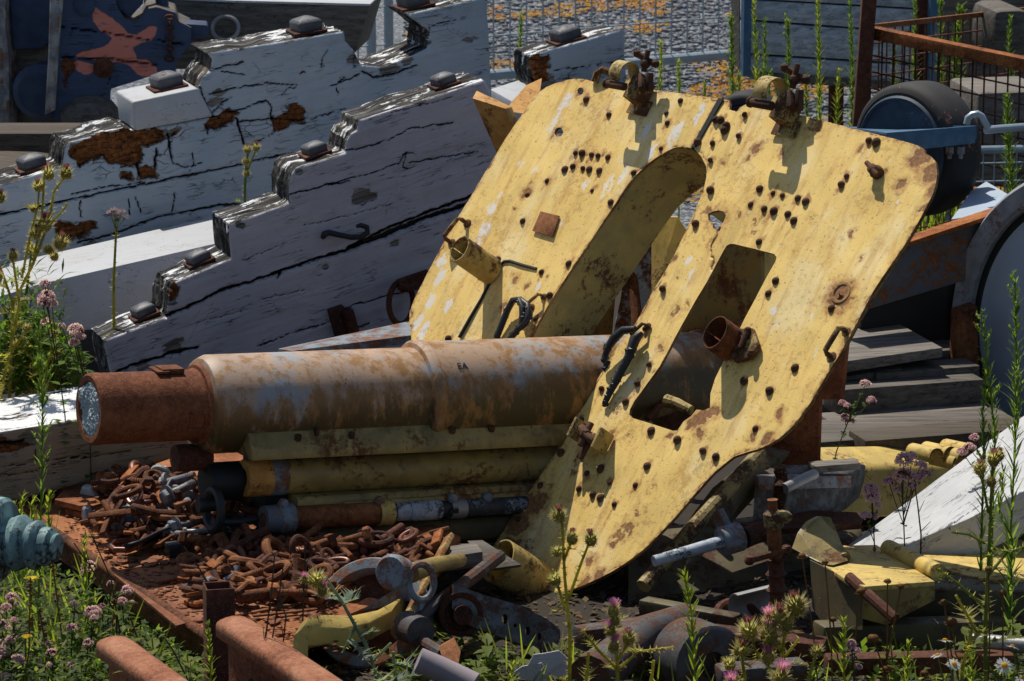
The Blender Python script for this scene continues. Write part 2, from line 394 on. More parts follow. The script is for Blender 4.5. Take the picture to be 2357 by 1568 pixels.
def m_shield(name, bright=1.):
    b = NB(name); uv = b.uv; r, g, k = b.attr(); y1 = tuple(x * bright for x in (.86, .61, .195)); y2 = tuple(x * bright for x in (.78, .535, .155))
    big = b.noise(uv, 5, 4, .6); f = b.noise(uv, 55, 5, .7); vf = b.noise(uv, 240, 3, .6)
    c = b.mx(b.st(big, .35, .65), y1, y2)
    c = b.mx(b.ma('MULTIPLY', b.st(b.noise(b.sc(uv, (7, 3.5, 1), (4, 2, 0)), 1, 5, .65), .48, .66), .75), c, (.86, .70, .36)); st_ = b.noise(b.sc(uv, (30, 3.2, 1)), 1, 4, .6)                # streaks run down the plate
    c = b.mx(b.ma('MULTIPLY', b.st(st_, .5, .75), .55), c, (.50, .255, .065))
    c = b.mx(b.ma('MULTIPLY', b.st(b.noise(b.sc(uv, (16, 5, 1), (3, 1, 0)), 1, 5, .7), .52, .7), .32), c, (.36, .30, .11))
    c = b.mx(b.ma('MULTIPLY', b.st(vf, .56, .70), .35), c, (.34, .20, .06)); c = b.mx(b.ma('MULTIPLY', b.st(b.noise(b.sc(uv, (30, 9, 1)), 1, 6, .75), .50, .68), .5), c, (.55, .29, .075))
    # pale flaking where the third mask is high
    ch = b.st(b.ma('ADD', k, b.ma('MULTIPLY', b.ma('SUBTRACT', b.noise(b.sc(uv, (60, 26, 1)), 1, 5, .75), .5), 1.5)), .5, .62)
    c = b.mx(b.ma('MULTIPLY', ch, .9), c, (.74, .70, .64))
    # stain halos (mask g) and rust (mask r)
    c = b.mx(b.ma('MULTIPLY', b.st(b.ma('ADD', g, b.ma('MULTIPLY', b.ma('SUBTRACT', f, .5), 1.)), .12, .75), .85), c, (.36, .145, .04))
    pit = b.st(b.ma('ADD', b.ma('MULTIPLY', f, .6), b.ma('MULTIPLY', big, .4)), .54, .59); pit2 = b.st(b.noise(uv, 95, 3, .6), .625, .67)
    rr = b.ma('MAXIMUM', b.st(b.ma('ADD', r, b.ma('MULTIPLY', b.ma('SUBTRACT', f, .5), 1.1)), .45, .6), b.ma('MULTIPLY', b.ma('MAXIMUM', b.ma('MULTIPLY', pit, .55), pit2), .6))
    rc = b.ramp(b.noise(uv, 120, 4, .7), [(.3, (.065, .028, .012)), (.5, (.20, .080, .028)), (.72, (.42, .21, .075))])
    c = b.mx(b.ma('MULTIPLY', rr, .86), c, rc)
    h = b.ma('ADD', b.ma('MULTIPLY', rr, -.6), b.ma('MULTIPLY', vf, .35)); h = b.ma('ADD', h, b.ma('MULTIPLY', f, .3))
    return b.fin(c, .62, 0, b.bump(h, .6, .0015), .35)
def m_barrel(name):
    b = NB(name); v = b.obj; z = b.sep(v)[2]
    big = b.noise(v, 4, 5, .65); f = b.noise(v, 40, 5, .7); vf = b.noise(v, 220, 3, .6)
    c = b.mx(b.st(big, .35, .65), (.44, .285, .18), (.36, .265, .20))
    c = b.mx(b.ma('MULTIPLY', b.st(b.noise(v, 7, 4, .6), .48, .62), .85), c, (.25, .30, .345))
    low = b.ma('SUBTRACT', 1., b.st(z, .40, .50))                                        # darker brown and olive towards the lower flank
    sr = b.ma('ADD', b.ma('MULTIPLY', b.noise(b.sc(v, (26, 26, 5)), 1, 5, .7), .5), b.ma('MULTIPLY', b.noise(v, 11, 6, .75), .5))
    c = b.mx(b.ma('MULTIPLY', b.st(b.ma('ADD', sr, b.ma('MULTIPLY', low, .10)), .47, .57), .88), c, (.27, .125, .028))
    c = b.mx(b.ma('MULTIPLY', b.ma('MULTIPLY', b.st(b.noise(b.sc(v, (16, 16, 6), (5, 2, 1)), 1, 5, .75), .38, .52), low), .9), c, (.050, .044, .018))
    r_ = b.st(b.ma('ADD', b.ma('MULTIPLY', f, .55), b.ma('MULTIPLY', big, .45)), .60, .66)
    c = b.mx(b.ma('MULTIPLY', r_, .85), c, (.20, .075, .03)); c = b.mx(b.st(b.noise(v, 120, 3), .68, .72), c, (.07, .035, .02))
    return b.fin(c, .55, 0, b.bump(b.ma('ADD', b.ma('MULTIPLY', f, .6), vf), .35, .0012), .4)
def m_leaf(name, c1, c2, tr=1.3, rough=.55):
    b = NB(name); v = b.obj; c = b.mx(b.st(b.noise(v, 14, 3), .35, .65), c1, c2); c = b.mx(b.ma('MULTIPLY', b.rnd(), .35), c, tuple(x * .6 for x in c1))
    t = b.mx(1., c, (tr, tr * 1.08, tr * .55), 'MULTIPLY')
    return b.fin(c, rough, 0, None, .18, t)
def m_flat(name, c, rough=.7, metal=0, sc=40, var=.35, bd=.001):
    b = NB(name); v = b.obj; n = b.noise(v, sc, 4, .6); cc = b.mx(n, tuple(x * (1 - var) for x in c), tuple(min(1, x * (1 + var)) for x in c))
    return b.fin(cc, rough, metal, b.bump(n, .5, bd), .35)
def m_plank(name, dark, light, k=(3, 60, 60), paint=None):
    b = NB(name); v = b.obj; g = b.noise(b.sc(v, k), 1, 5, .7, .3); c = b.ramp(g, [(.3, dark), (.7, light)])
    ck = b.noise(b.sc(v, (k[0] * .6, k[1] * .5, k[2] * .5)), 1, 3, .6, .5); ck = b.ma('SUBTRACT', 1., b.st(b.ma('ABSOLUTE', b.ma('SUBTRACT', ck, .5)), 0, .012)); c = b.mx(b.ma('MULTIPLY', ck, .8), c, tuple(x * .3 for x in dark))
    if paint: c = b.mx(b.st(b.noise(b.sc(v, (8, 30, 30)), 1, 5, .7), .42, .5), c, paint)
    return b.fin(c, .8, 0, b.bump(g, .8, .002), .3)
MT = {}
def m_white():
    b = NB('white_painted_plank'); v = b.obj; g = b.noise(b.sc(v, (3, 30, 30), (0, 0, 0), (0, R(-18), R(19))), 1, 5, .7); c = b.mx(g, (.34, .36, .39), (.48, .49, .51)); q = b.noise(b.sc(v, (2.2, 26, 26), (0, 0, 0), (0, R(-18), R(19))), 1, 3, .6, .3)
    ck = b.ma('MULTIPLY', b.ma('SUBTRACT', 1., b.st(b.ma('ABSOLUTE', b.ma('SUBTRACT', q, .5)), 0, .008)), b.st(b.noise(v, 5, 2), .42, .5)); c = b.mx(b.ma('MULTIPLY', ck, .75), c, (.07, .06, .055)); c = b.mx(b.ma('MULTIPLY', b.st(g, .52, .66), .25), c, (.22, .21, .2)); c = b.mx(b.ma('MULTIPLY', b.st(b.noise(v, 7, 5, .7), .50, .66), .5), c, (.36, .35, .33)); c = b.mx(b.st(b.noise(v, 90, 3), .68, .72), c, (.2, .18, .16))
    return b.fin(c, .6, 0, b.bump(g, .4, .002), .35)
MT['cheek_a'] = m_paintwood('mauve_grey_painted_timber', (.50, .47, .505), (.40, .395, .445), .5, crackle=.25)
MT['cheek_b'] = m_paintwood('blue_grey_painted_timber', (.42, .46, .50), (.33, .40, .46), .6, crackle=.9)
MT['cheek_n'] = m_paintwood('white_painted_timber', (.50, .51, .53), (.42, .43, .45), .5, crackle=.3)
MT['beam_lw'] = m_paintwood('dirty_ochre_timber', (.30, .235, .16), (.24, .19, .13), .8, crackle=.1)
MT['tread'] = m_tread('flaking_white_paint_on_black_wood', .45); MT['treadw'] = m_tread('white_flaking_paint', .95); MT['endg'] = m_tread('charred_end_grain', .22, True, True)
MT['bare'] = m_tread('grey_bare_timber', -.1, False)
MT['rust'] = m_rust('brown_rust', (.028, .010, .005), (.135, .046, .017), (.29, .12, .045)); MT['rustd'] = m_rust('dark_brown_rust', (.02, .008, .006), (.075, .026, .015), (.15, .06, .03)); MT['rusto'] = m_rust('orange_rust', (.07, .022, .006), (.26, .080, .02), (.42, .18, .06))
MT['muzzle'] = m_rust('muzzle_rust', (.035, .012, .008), (.135, .042, .018), (.27, .10, .042), bumpd=.002)
MT['rail'] = m_rust('rail_rust', (.085, .026, .014), (.25, .092, .045), (.38, .18, .105), 1.2, .0025)
MT['deck'] = m_rust('deck_rust', (.055, .019, .008), (.215, .070, .024), (.33, .14, .055), .8, .001)
MT['shield'] = m_shield('pale_yellow_army_paint'); MT['shieldin'] = m_worn('yellow_paint_with_big_rust_spots', (.46, .35, .11), (.12, .05, .022), .44, (.36, .28, .10), sc=1.3)
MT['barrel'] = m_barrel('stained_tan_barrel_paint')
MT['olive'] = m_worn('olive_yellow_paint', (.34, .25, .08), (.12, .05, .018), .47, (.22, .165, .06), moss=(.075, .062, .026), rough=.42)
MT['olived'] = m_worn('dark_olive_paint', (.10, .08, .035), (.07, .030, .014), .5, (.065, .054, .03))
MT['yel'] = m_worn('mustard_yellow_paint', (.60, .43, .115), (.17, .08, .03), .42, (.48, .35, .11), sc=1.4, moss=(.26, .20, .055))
MT['bracket'] = m_worn('half_yellow_rusty_bracket', (.42, .30, .09), (.10, .042, .02), .72, sc=2.5); MT['rivet'] = m_rust('rivet_rust', (.022, .010, .007), (.075, .034, .02), (.15, .075, .04), 3)
MT['steel'] = m_worn('dull_bare_steel', (.30, .30, .30), (.08, .04, .025), .3, rough=.45, metal=.35); MT['galv'] = m_flat('galvanised_steel', (.30, .37, .42), .45, .35, 25, .25)
MT['nut'] = m_worn('dark_grey_nut', (.095, .10, .115), (.10, .05, .03), .35, sc=3, rough=.5); MT['bolt'] = m_worn('grey_painted_bolt', (.19, .20, .225), (.14, .06, .025), .4, sc=3, rough=.5); MT['boltg'] = m_worn('pale_zinc_bolt', (.40, .42, .41), (.14, .07, .035), .2, sc=3, rough=.5)
MT['black'] = m_flat('black_iron', (.022, .022, .025), .55, 0, 60, .5); MT['strap'] = m_flat('cracked_black_leather', (.020, .020, .021), .42, 0, 90, .6, .002)
MT['tyre'] = m_worn('worn_black_rubber', (.026, .025, .027), (.30, .10, .075), .26, sc=1., rough=.75); MT['bluem'] = m_worn('blue_painted_steel', (.045, .115, .20), (.25, .3, .33), .25, (.07, .15, .24), sc=2)
MT['darkst'] = m_worn('dark_blue_grey_steel', (.11, .125, .15), (.22, .085, .03), .5, (.12, .115, .115)); MT['discg'] = m_flat('blue_grey_disc_paint', (.34, .41, .50), .6, 0, 8, .15)
MT['rimg'] = m_worn('pitted_grey_rim', (.28, .30, .33), (.20, .075, .035), .36, (.20, .21, .23), sc=2); MT['blackp'] = m_flat('black_paint', (.012, .013, .014), .6)
MT['bluew'] = m_worn('navy_painted_timber', (.018, .034, .075), (.22, .10, .05), .3, (.03, .055, .11), sc=1.2, streak=True); MT['salmon'] = m_flat('salmon_spray_paint', (.50, .16, .125), .7, 0, 30, .25)
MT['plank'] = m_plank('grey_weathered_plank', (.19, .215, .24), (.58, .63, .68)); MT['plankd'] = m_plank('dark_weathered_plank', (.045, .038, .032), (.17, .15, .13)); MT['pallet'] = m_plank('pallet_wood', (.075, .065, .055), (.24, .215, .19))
MT['white'] = m_white(); MT['sleeper'] = m_plank('sleeper_wood', (.03, .024, .018), (.11, .085, .062))
MT['orangew'] = m_worn('orange_rusted_steel', (.48, .22, .05), (.20, .07, .02), .45, (.55, .3, .08), sc=2.5); MT['bronze'] = m_worn('verdigris_bronze', (.09, .17, .18), (.030, .032, .038), .56, (.24, .38, .38), sc=1.3, rough=.55, streak=True)
MT['plug'] = m_flat('chalky_plug', (.42, .48, .50), .95, 0, 160, .7, .006); MT['chipped'] = m_worn('chipped_grey_blue_paint', (.20, .24, .28), (.20, .085, .045), .58, sc=2.2)
MT['lf'] = m_leaf('fleabane_green', (.125, .20, .038), (.20, .26, .055), 1.6); MT['lfd'] = m_leaf('thistle_green', (.14, .18, .05), (.24, .26, .07), 1.5); MT['lfg'] = m_leaf('oregano_green', (.05, .095, .018), (.11, .16, .028), 2.0)
MT['lfy'] = m_leaf('yellow_green', (.20, .26, .035), (.29, .31, .055), 1.6); MT['dry'] = m_leaf('dry_stalk', (.24, .14, .05), (.30, .18, .07), .8); MT['twig'] = m_leaf('grey_twig', (.12, .085, .06), (.17, .13, .10), .5)
MT['bud'] = m_leaf('thistle_bud', (.24, .20, .06), (.34, .28, .09), 1.1); MT['spine'] = m_leaf('straw_spines', (.58, .50, .24), (.68, .60, .32), 1.2)
MT['purple'] = m_leaf('thistle_purple', (.55, .20, .52), (.72, .34, .66), 1.3); MT['pink'] = m_leaf('oregano_pink', (.66, .38, .58), (.84, .62, .78), 1.3); MT['maroon'] = m_leaf('oregano_calyx', (.22, .07, .11), (.34, .13, .18), 1.1); MT['lilac'] = m_leaf('lilac_petals', (.50, .35, .55), (.62, .48, .66), 1.0)
MT['petal'] = m_leaf('white_petals', (.72, .74, .76), (.8, .8, .82), .9); MT['yolk'] = m_leaf('yellow_florets', (.75, .38, .02), (.8, .5, .04), .9); MT['seed'] = m_leaf('brown_seedhead', (.22, .11, .035), (.30, .16, .05), .6); MT['dand'] = m_leaf('yellow_rays', (.85, .62, .02), (.85, .7, .05), 1.)
MT['fluff'] = m_leaf('seed_fluff', (.6, .58, .54), (.7, .68, .64), .9); MT['moss'] = m_leaf('orange_stonecrop', (.58, .22, .025), (.60, .34, .06), .9); MT['soil'] = m_flat('dark_soil', (.035, .028, .02), .95, 0, 20, .6, .01)
def m_gravel():
    b = NB('grey_gravel'); v = b.obj; c = b.ramp(b.voro(v, 75, 'F1', 1, 1), [(.1, (.05, .055, .065)), (.5, (.13, .145, .165)), (.9, (.33, .345, .37))])
    e = b.voro(v, 75, 'F1', 1, 0); y = b.sep(v)[1]
    near = b.st(b.ma('ADD', y, b.ma('MULTIPLY', b.noise(v, 1.5, 3), .8)), 12.6, 13.4)
    c = b.mx(near, b.mx(b.noise(v, 18, 4), (.010, .008, .006), (.035, .026, .018)), c)
    return b.fin(c, .9, 0, b.bump(b.ma('SUBTRACT', 1., e), b.ma('MULTIPLY', near, 1.), .012), .3)
MT['gravel'] = m_gravel()
def m_peb():
    b = NB('pebble_stone'); at = b.nd("ShaderNodeAttribute", attribute_name='m'); return b.fin(b.mx(b.noise(b.obj, 60, 3), at.outputs['Color'], (.22, .235, .26)), .85, 0, None, .3)
MT['peb'] = m_peb()
MT['bluedk'] = m_worn('dark_blue_rim', (.03, .055, .09), (.12, .15, .18), .25, (.02, .035, .06), sc=2); MT['shielde'] = m_rust('shield_edge_rust', (.06, .025, .012), (.20, .09, .035), (.42, .27, .10), 2); MT['bracketw'] = m_worn('yellow_bracket_paint', (.46, .34, .11), (.10, .042, .02), .5, sc=2.5, moss=(.16, .15, .04))
MT['chippedw'] = m_worn('white_flaking_sleeve', (.42, .47, .52), (.05, .05, .06), .5, sc=2.5); MT['chippedd'] = m_worn('dark_sleeve_white_flakes', (.04, .045, .05), (.28, .31, .34), .45, sc=3); MT['orangey'] = m_worn('ochre_rusty_plate', (.30, .17, .035), (.13, .045, .015), .5, (.24, .16, .05), sc=1.5, streak=True)
MT['flake'] = m_worn('flaking_white_on_rust', (.50, .54, .58), (.16, .06, .025), .62, sc=1.3); MT['rusto2'] = m_rust('shaded_red_rust', (.05, .014, .006), (.15, .045, .016), (.26, .10, .035)); MT['yelr'] = m_worn('rubbed_yellow_edge', (.30, .23, .08), (.07, .03, .018), .62, sc=2)
MT['chipd'] = m_worn('dark_grey_chipped_box', (.05, .055, .06), (.10, .065, .045), .58, (.13, .145, .155), sc=2.4); MT['rustd2'] = m_worn('dark_steel_with_rust', (.075, .075, .08), (.11, .045, .025), .62, sc=2); MT['chippedu'] = m_worn('grey_arm_rust', (.15, .155, .165), (.10, .05, .03), .55, (.09, .09, .09), sc=2); MT['rustyel'] = m_worn('rusty_yellow_link', (.38, .27, .09), (.22, .09, .03), .66, sc=2)
MT['copper'] = m_flat('burnished_copper_brown_iron', (.15, .058, .038), .38, .25, 60, .5); MT['deck2'] = m_rust('deck_rust_dark', (.07, .025, .012), (.17, .06, .028), (.27, .12, .06), .9, .001); MT['wheelp'] = m_worn('orange_rust_with_blue_grey_flakes', (.22, .27, .32), (.26, .10, .04), .62, sc=1.2); MT['pinkp'] = m_flat('grey_pink_pipe_paint', (.27, .23, .25), .7, 0, 14, .3)
MT['thg'] = m_leaf('golden_thistle_green', (.30, .27, .06), (.42, .36, .09), 1.7); MT['thb'] = m_leaf('silvery_thistle', (.22, .28, .22), (.36, .42, .34), 1.1); MT['lfy2'] = m_leaf('light_oregano_green', (.14, .18, .035), (.23, .25, .05), 2.0)
# ---------------------------------------------------------------- ground
random.seed(7)
b = MB(); b.add([(-60, 2, 0), (60, 2, 0), (60, 160, 0), (-60, 160, 0)], [(0, 1, 2, 3)])
tag(b.build('ground', MT['gravel'], origin=(0, 0, 0)), kind='structure')
def scatter_pebbles():
    b = MB(); cols = []
    for i in range(24000):
        y = 13.3 + 8 * random.random() ** .8; x = random.uniform(-.45, 2.6) * y / 16
        r = random.uniform(.006, .018) * (.8 + .4 * (y > 16)); n0 = len(b.v); b.ball((x, y, r * .3), r, 4, (1, random.uniform(.6, 1), random.uniform(.5, .8)), jit=.3)
        g = random.choice((.04, .07, .11, .16, .22, .36)); cols += [(g, g * 1.06, g * 1.15, 1)] * (len(b.v) - n0)
    o = b.build('gravel', MT['peb'], smooth=20, origin=(0, 0, 0)); at = o.data.attributes.new("m", 'FLOAT_COLOR', 'POINT'); at.data.foreach_set("color", [c for q in cols for c in q]); tag(o, kind='stuff')
    b = MB()
    for i in range(24000):
        y = 12.8 + 8.2 * random.random(); x = random.uniform(-.45, 2.6) * y / 16
        n = noise.fractal(Vector((x * 1.3, y * .8, 2)), 1, 2, 4)
        if n < .16 - .10 * (x > .9) + random.uniform(-.06, .06): continue
        r = random.uniform(.006, .016); a = random.uniform(0, 6.3)
        for q in range(3):
            a += 2.1; d = Vector((math.cos(a), math.sin(a), .5)) * r; e = Vector((-d.y, d.x, .4 * r)) * .5; c = Vector((x, y, .02 + r * .4)); b.add([c, c + d + e, c + d * 1.3, c + d - e], [(0, 1, 2, 3)])
    tag(b.build('stonecrop', MT['moss'], origin=(0, 0, 0)), kind='stuff')
scatter_pebbles()
def rod(p, q, r, n=8): return lambda b: b.tube([p, q], r, n)
# ---------------------------------------------------------------- wire fence panels
def grid_wires(b, o, a, up, W, H, da, du, r, r2=None, bend=0):
    k = 0
    while k * da <= W:
        s = o + a * (k * da); b.tube([s, s + up * H], r, 5, False); k += 1
    k = 0
    while k * du <= H:
        s = o + up * (k * du) + Vector((0, -2 * r, 0)); b.tube([s, s + a * W], r2 or r, 5, False); k += 1
def fence_far():
    L = PZ(1080, 178, .10); Rr = PZ(1700, 124, .10); a = (Rr - L).normalized(); L = L - a * .9
    t = thing('fence_panel', (L.x, L.y, 0), 'grey wire mesh fence panel standing on gravel behind the stepped timbers', 'fence')
    for h in (0, 1.5): b = MB(); b.tube([L + Z * h, Rr + a * .02 + Z * h], .022, 10); b.build('rail', MT['galv'], t)
    for xx in (855, 895): 
        p = PP(xx, 120, L, a.cross(Z)); b = MB(); b.tube([Vector((p.x, p.y, 0)), Vector((p.x, p.y, 1.6))], .02, 10); b.build('post', MT['galv'], t)
    b = MB(); grid_wires(b, L + Z * .01, a, Z, (Rr - L).length, 1.5, .078, .155, .0036); b.build('wire_mesh', MT['galv'], t)
fence_far()
def fence_right():
    p = P(2262, 345, 11.2); q = P(2480, 340, 11.5); a = (q - p).normalized()
    t = thing('fence_panel', (p.x, p.y, 0), 'grey mesh fence section with tube top rail beside the fat tyre', 'fence')
    b = MB(); b.tube([p - a * .1, q], .012, 10); b.build('rail', MT['galv'], t)
    b = MB(); grid_wires(b, p - a * .05 - Z * .48, a, Z, .4, .48, .052, .055, .0028); b.build('wire_mesh', MT['galv'], t)
    t = thing('bent_pipe', P(2250, 330, 10.9), 'grey pipe with a hooked end curling round the fat tyre', 'pipe')
    c = [(2225, 286), (2228, 272), (2238, 264), (2250, 262), (2260, 268), (2266, 280), (2275, 295)]
    b = MB(); b.tube([P(x, y, 10.62) for x, y in c], .010, 10); b.build('hook', MT['galv'], t)
    b = MB(); b.tube([P(2268, 300, 10.66), P(2300, 297, 10.68), P(2420, 288, 10.9)], .0115, 10); b.build('tube', MT['galv'], t)
fence_right()
# ---------------------------------------------------------------- plank box behind
def plank_box():
    n = Vector((.30, -1, 0)).normalized(); a = Vector((1, .30, 0)).normalized(); o = P(1900, 100, 13.4); pl = Plane(o, n, a)
    t = thing('plank_box', (o.x, o.y, 0), 'grey weathered plank crate on short legs standing behind the rusty cage', 'crate')
    rows = [((1712, -60), (2160, -30), (2160, 22), (1712, -4)), ((1712, 0), (2160, 26), (2160, 78), (1712, 44)), ((1712, 49), (2160, 82), (2160, 150), (1712, 122)), ((1712, 127), (2160, 155), (2160, 196), (1712, 164))]
    for r in rows:
        b = MB(); b.prism([pl.pt(x, y) for x, y in r], -n * .04); b.build('plank', MT['plank'], t, bevel=.004)
    b = MB(); b.prism([pl.pt(1712, 160, -.045), pl.pt(2160, 192, -.045), pl.pt(2160, -40, -.045), pl.pt(1712, -60, -.045)], -n * .08); b.build('backing', MT['plankd'], t)
    b = MB(); b.prism([pl.pt(1740, 164, .01), pl.pt(2160, 196, .01), pl.pt(2160, 212, .01), pl.pt(1740, 186, .01)], -n * .2); b.build('skid', MT['plankd'], t)
    for x in (1937, 2080):
        b = MB(); p = pl.pt(x, 190, -.05); b.tube([p, Vector((p.x, p.y, 0))], .028, 10); b.build('leg', MT['rustd'], t)
    for x, w_ in ((1709, .028), (2138, .04)):
        p = pl.pt(x, 172 if x < 2000 else 200, .03); b = MB(); b.bar(p, p + Z * .6, w_, .03, n); tag(b.build('upright', MT['bluem'], t), 'pale blue steel upright')
plank_box()
def far_dark():
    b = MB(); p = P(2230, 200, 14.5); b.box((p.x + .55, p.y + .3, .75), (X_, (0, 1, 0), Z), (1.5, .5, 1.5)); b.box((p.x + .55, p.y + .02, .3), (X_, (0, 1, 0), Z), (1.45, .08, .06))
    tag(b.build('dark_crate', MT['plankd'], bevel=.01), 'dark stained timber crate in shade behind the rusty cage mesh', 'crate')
    b = MB(); p = P(2300, 215, 11.9); b.box(p - Z * .12, (Vector((1, .2, 0)), Vector((-.2, 1, 0)), Z), (.24, .3, .3)); tag(b.build('timber_block', MT['pallet'], bevel=.015), 'short weathered timber block standing behind the fat tyre', 'timber')
    b = MB(); p = P(2300, 30, 12.6); b.box(p - Z * .05, (Vector((1, .2, 0)), Vector((-.2, 1, 0)), Z), (.12, .25, .16)); tag(b.build('grey_stone', MT['plankd'], bevel=.03), 'grey stone block at the top right corner', 'stone')
far_dark()
# ---------------------------------------------------------------- rusty cage
def cage():
    c = P(1992, 200, 11.85); t = thing('rusty_cage', (c.x, c.y, 0), 'rusty steel cage with angle iron frame and wire mesh sides', 'cage')
    top = P(2003, -40, 11.85); bt = P(1978, 300, 11.85); b = MB(); b.bar(bt + (bt - top) * .9, top, .045, .045, (0, 1, 0)); b.build('post', MT['rustd'], t, bevel=.003)
    p2 = P(2120, 60, 12.9); b = MB(); b.bar(Vector((p2.x, p2.y, 0)), p2 + Z * .4, .04, .04, (0, 1, 0)); b.build('post', MT['rustd'], t, bevel=.003)
    a0 = P(2006, 74, 11.9); a1 = P(2375, 150, 11.35); b = MB(); d = a1 - a0; b.bar(a0, a1, .040, .036); b.build('rail', MT['rusto'], t, bevel=.001)
    c0 = P(2006, 62, 11.95); c1 = P(2380, 20, 12.9); b = MB(); b.bar(c0, c1, .012, .016); b.build('rail', MT['rust'], t)
    def mesh(p, q, H, da, du, lean=Vector((0, 0, -1))):
        b = MB(); a = (q - p); L = a.length; a.normalize(); grid_wires(b, p, a, lean, L, H, da, du, .0030); b.build('wire_mesh', MT['rustd'], t)
    mesh(a0 - Z * .02, a1 - Z * .02, .45, .050, .052); mesh(c0, c1, .7, .052, .052)
cage()
# ---------------------------------------------------------------- fat tyres and blue bracket
def tyre(loc, ax, R0, w_, Rr, label, name='fat_tyre'):
    t = thing(name, loc, label, 'tyre'); r = R0; h = w_ / 2; ax = Vector(ax).normalized()
    b = MB(); b.lathe(loc, ax, [(-h * .85, Rr), (-h, Rr * 1.12), (-h, r * .82), (-h * .92, r * .92), (-h * .72, r * .985), (-h * .3, r), (h * .3, r), (h * .72, r * .985), (h * .92, r * .92), (h, r * .82), (h, Rr * 1.12), (h * .85, Rr), (h * .5, Rr * .97), (-h * .5, Rr * .97)], 64, closed=True)
    b.build('tyre_body', MT['tyre'], t, smooth=40)
    b = MB(); b.lathe(loc, ax, [(h * 1.02, Rr * 1.07), (h * 1.12, Rr * 1.03), (h * 1.05, Rr * .98), (h * .6, Rr * .93), (-h * .7, Rr * .9), (-h * .8, Rr * .85), (-h * .85, Rr * .3), (-h * .3, Rr * .25), (-h * .3, .004)], 48); b.build('rim', MT['bluedk'], t)
    return t
TY = P(2112, 343, 11.0); tyre(TY, (-.72, -.69, .02), .197, .15, .152, 'fat black tyre on blue rim above the blue bracket')
TY2 = P(1722, 290, 12.2); tyre(TY2, (-.35, -.93, .0), .115, .12, .07, 'small black tyre with orange paint peeking over the shield top')
def blue_bracket():
    t = thing('blue_bracket', P(2100, 330, 10.8), 'blue steel angle bracket lying across the fat tyre', 'bracket')
    A = P(2040, 306, 10.62); Bv = P(2245, 290, 10.72); C = P(1945, 292, 11.25)
    b = MB(); n = (Bv - A).cross(Z).normalized()
    b.prism([P(2040, 306, 10.62), P(2245, 290, 10.72), P(2245, 330, 10.72), P(2130, 343, 10.66), P(2040, 350, 10.62)], -n * .006); tag(b.build('front_web', MT['bluem'], t, bevel=.001), 'chipped blue and grey web plate')
    b = MB(); b.prism([A, P(2245, 290, 10.72), C + Vector((.30, .0, 0)), C], Vector((0, 0, -.006))); b.build('flange', MT['bluem'], t)
    b = MB(); q = (P(2245, 290, 10.76) - C); nn = Vector((q.y, -q.x, 0)).normalized(); b.prism([C, P(2245, 290, 10.76), P(2245, 318, 10.76), C - Z * .03], -nn * .005); b.build('rear_web', MT['bluem'], t)
    for x in (2186, 2212):
        p = P(x, 338, 10.7); b = MB(); b.tube([p, p - Z * .02], .012, 6).tube([p, p - Z * .034], .006, 8); b.build('bolt', MT['bolt'], t)
blue_bracket()
# ---------------------------------------------------------------- dark plate girder, pallets, big disc wheel on the right
def girder():
    n = Vector((.30, -1, 0)).normalized(); pl = Plane(P(2150, 600, 10.25), n, (1, .3, 0)); t = thing('plate_girder', P(2160, 700, 10.1), 'dark blue grey rusty steel girder lying on pallets', 'girder')
    b = MB(); b.prism([pl.pt(*q) for q in ((1940, 610), (2080, 560), (2345, 470), (2345, 600), (2240, 640), (1940, 730))], -n * .02); b.build('web', MT['darkst'], t, bevel=.002)
    b = MB(); b.prism([pl.pt(*q, .03) for q in ((1940, 600), (2345, 466), (2345, 474), (1940, 612))], -n * .06); tag(b.build('top_flange', MT['rusto'], t), 'orange rusted top edge')
    b = MB(); b.prism([pl.pt(*q, -.06) for q in ((2000, 705), (2250, 625), (2250, 800), (2175, 800), (2000, 765))], -n * .2); b.build('side_beam', MT['bluem'] if 0 else MT['blackp'], t)
    p = PP(2200, 690, pl.o + n * .1, n); b = MB(); b.prism([pl.pt(*q, .1) for q in ((2172, 700), (2215, 686), (2222, 868), (2166, 868))], -n * .05); tag(b.build('end_plate', MT['rust'], t, bevel=.002), 'orange brown upright end plate')
    b = MB(); b.prism([P(2190, 505, 10.4), P(2300, 488, 10.4), P(2355, 468, 10.6), P(2270, 418, 11.0), P(2236, 440, 10.9)], Vector((0, 0, -.01))); tag(b.build('grey_sheet', MT['discg']), 'thin grey metal sheet lying behind the fat tyre', 'metal sheet')
girder()
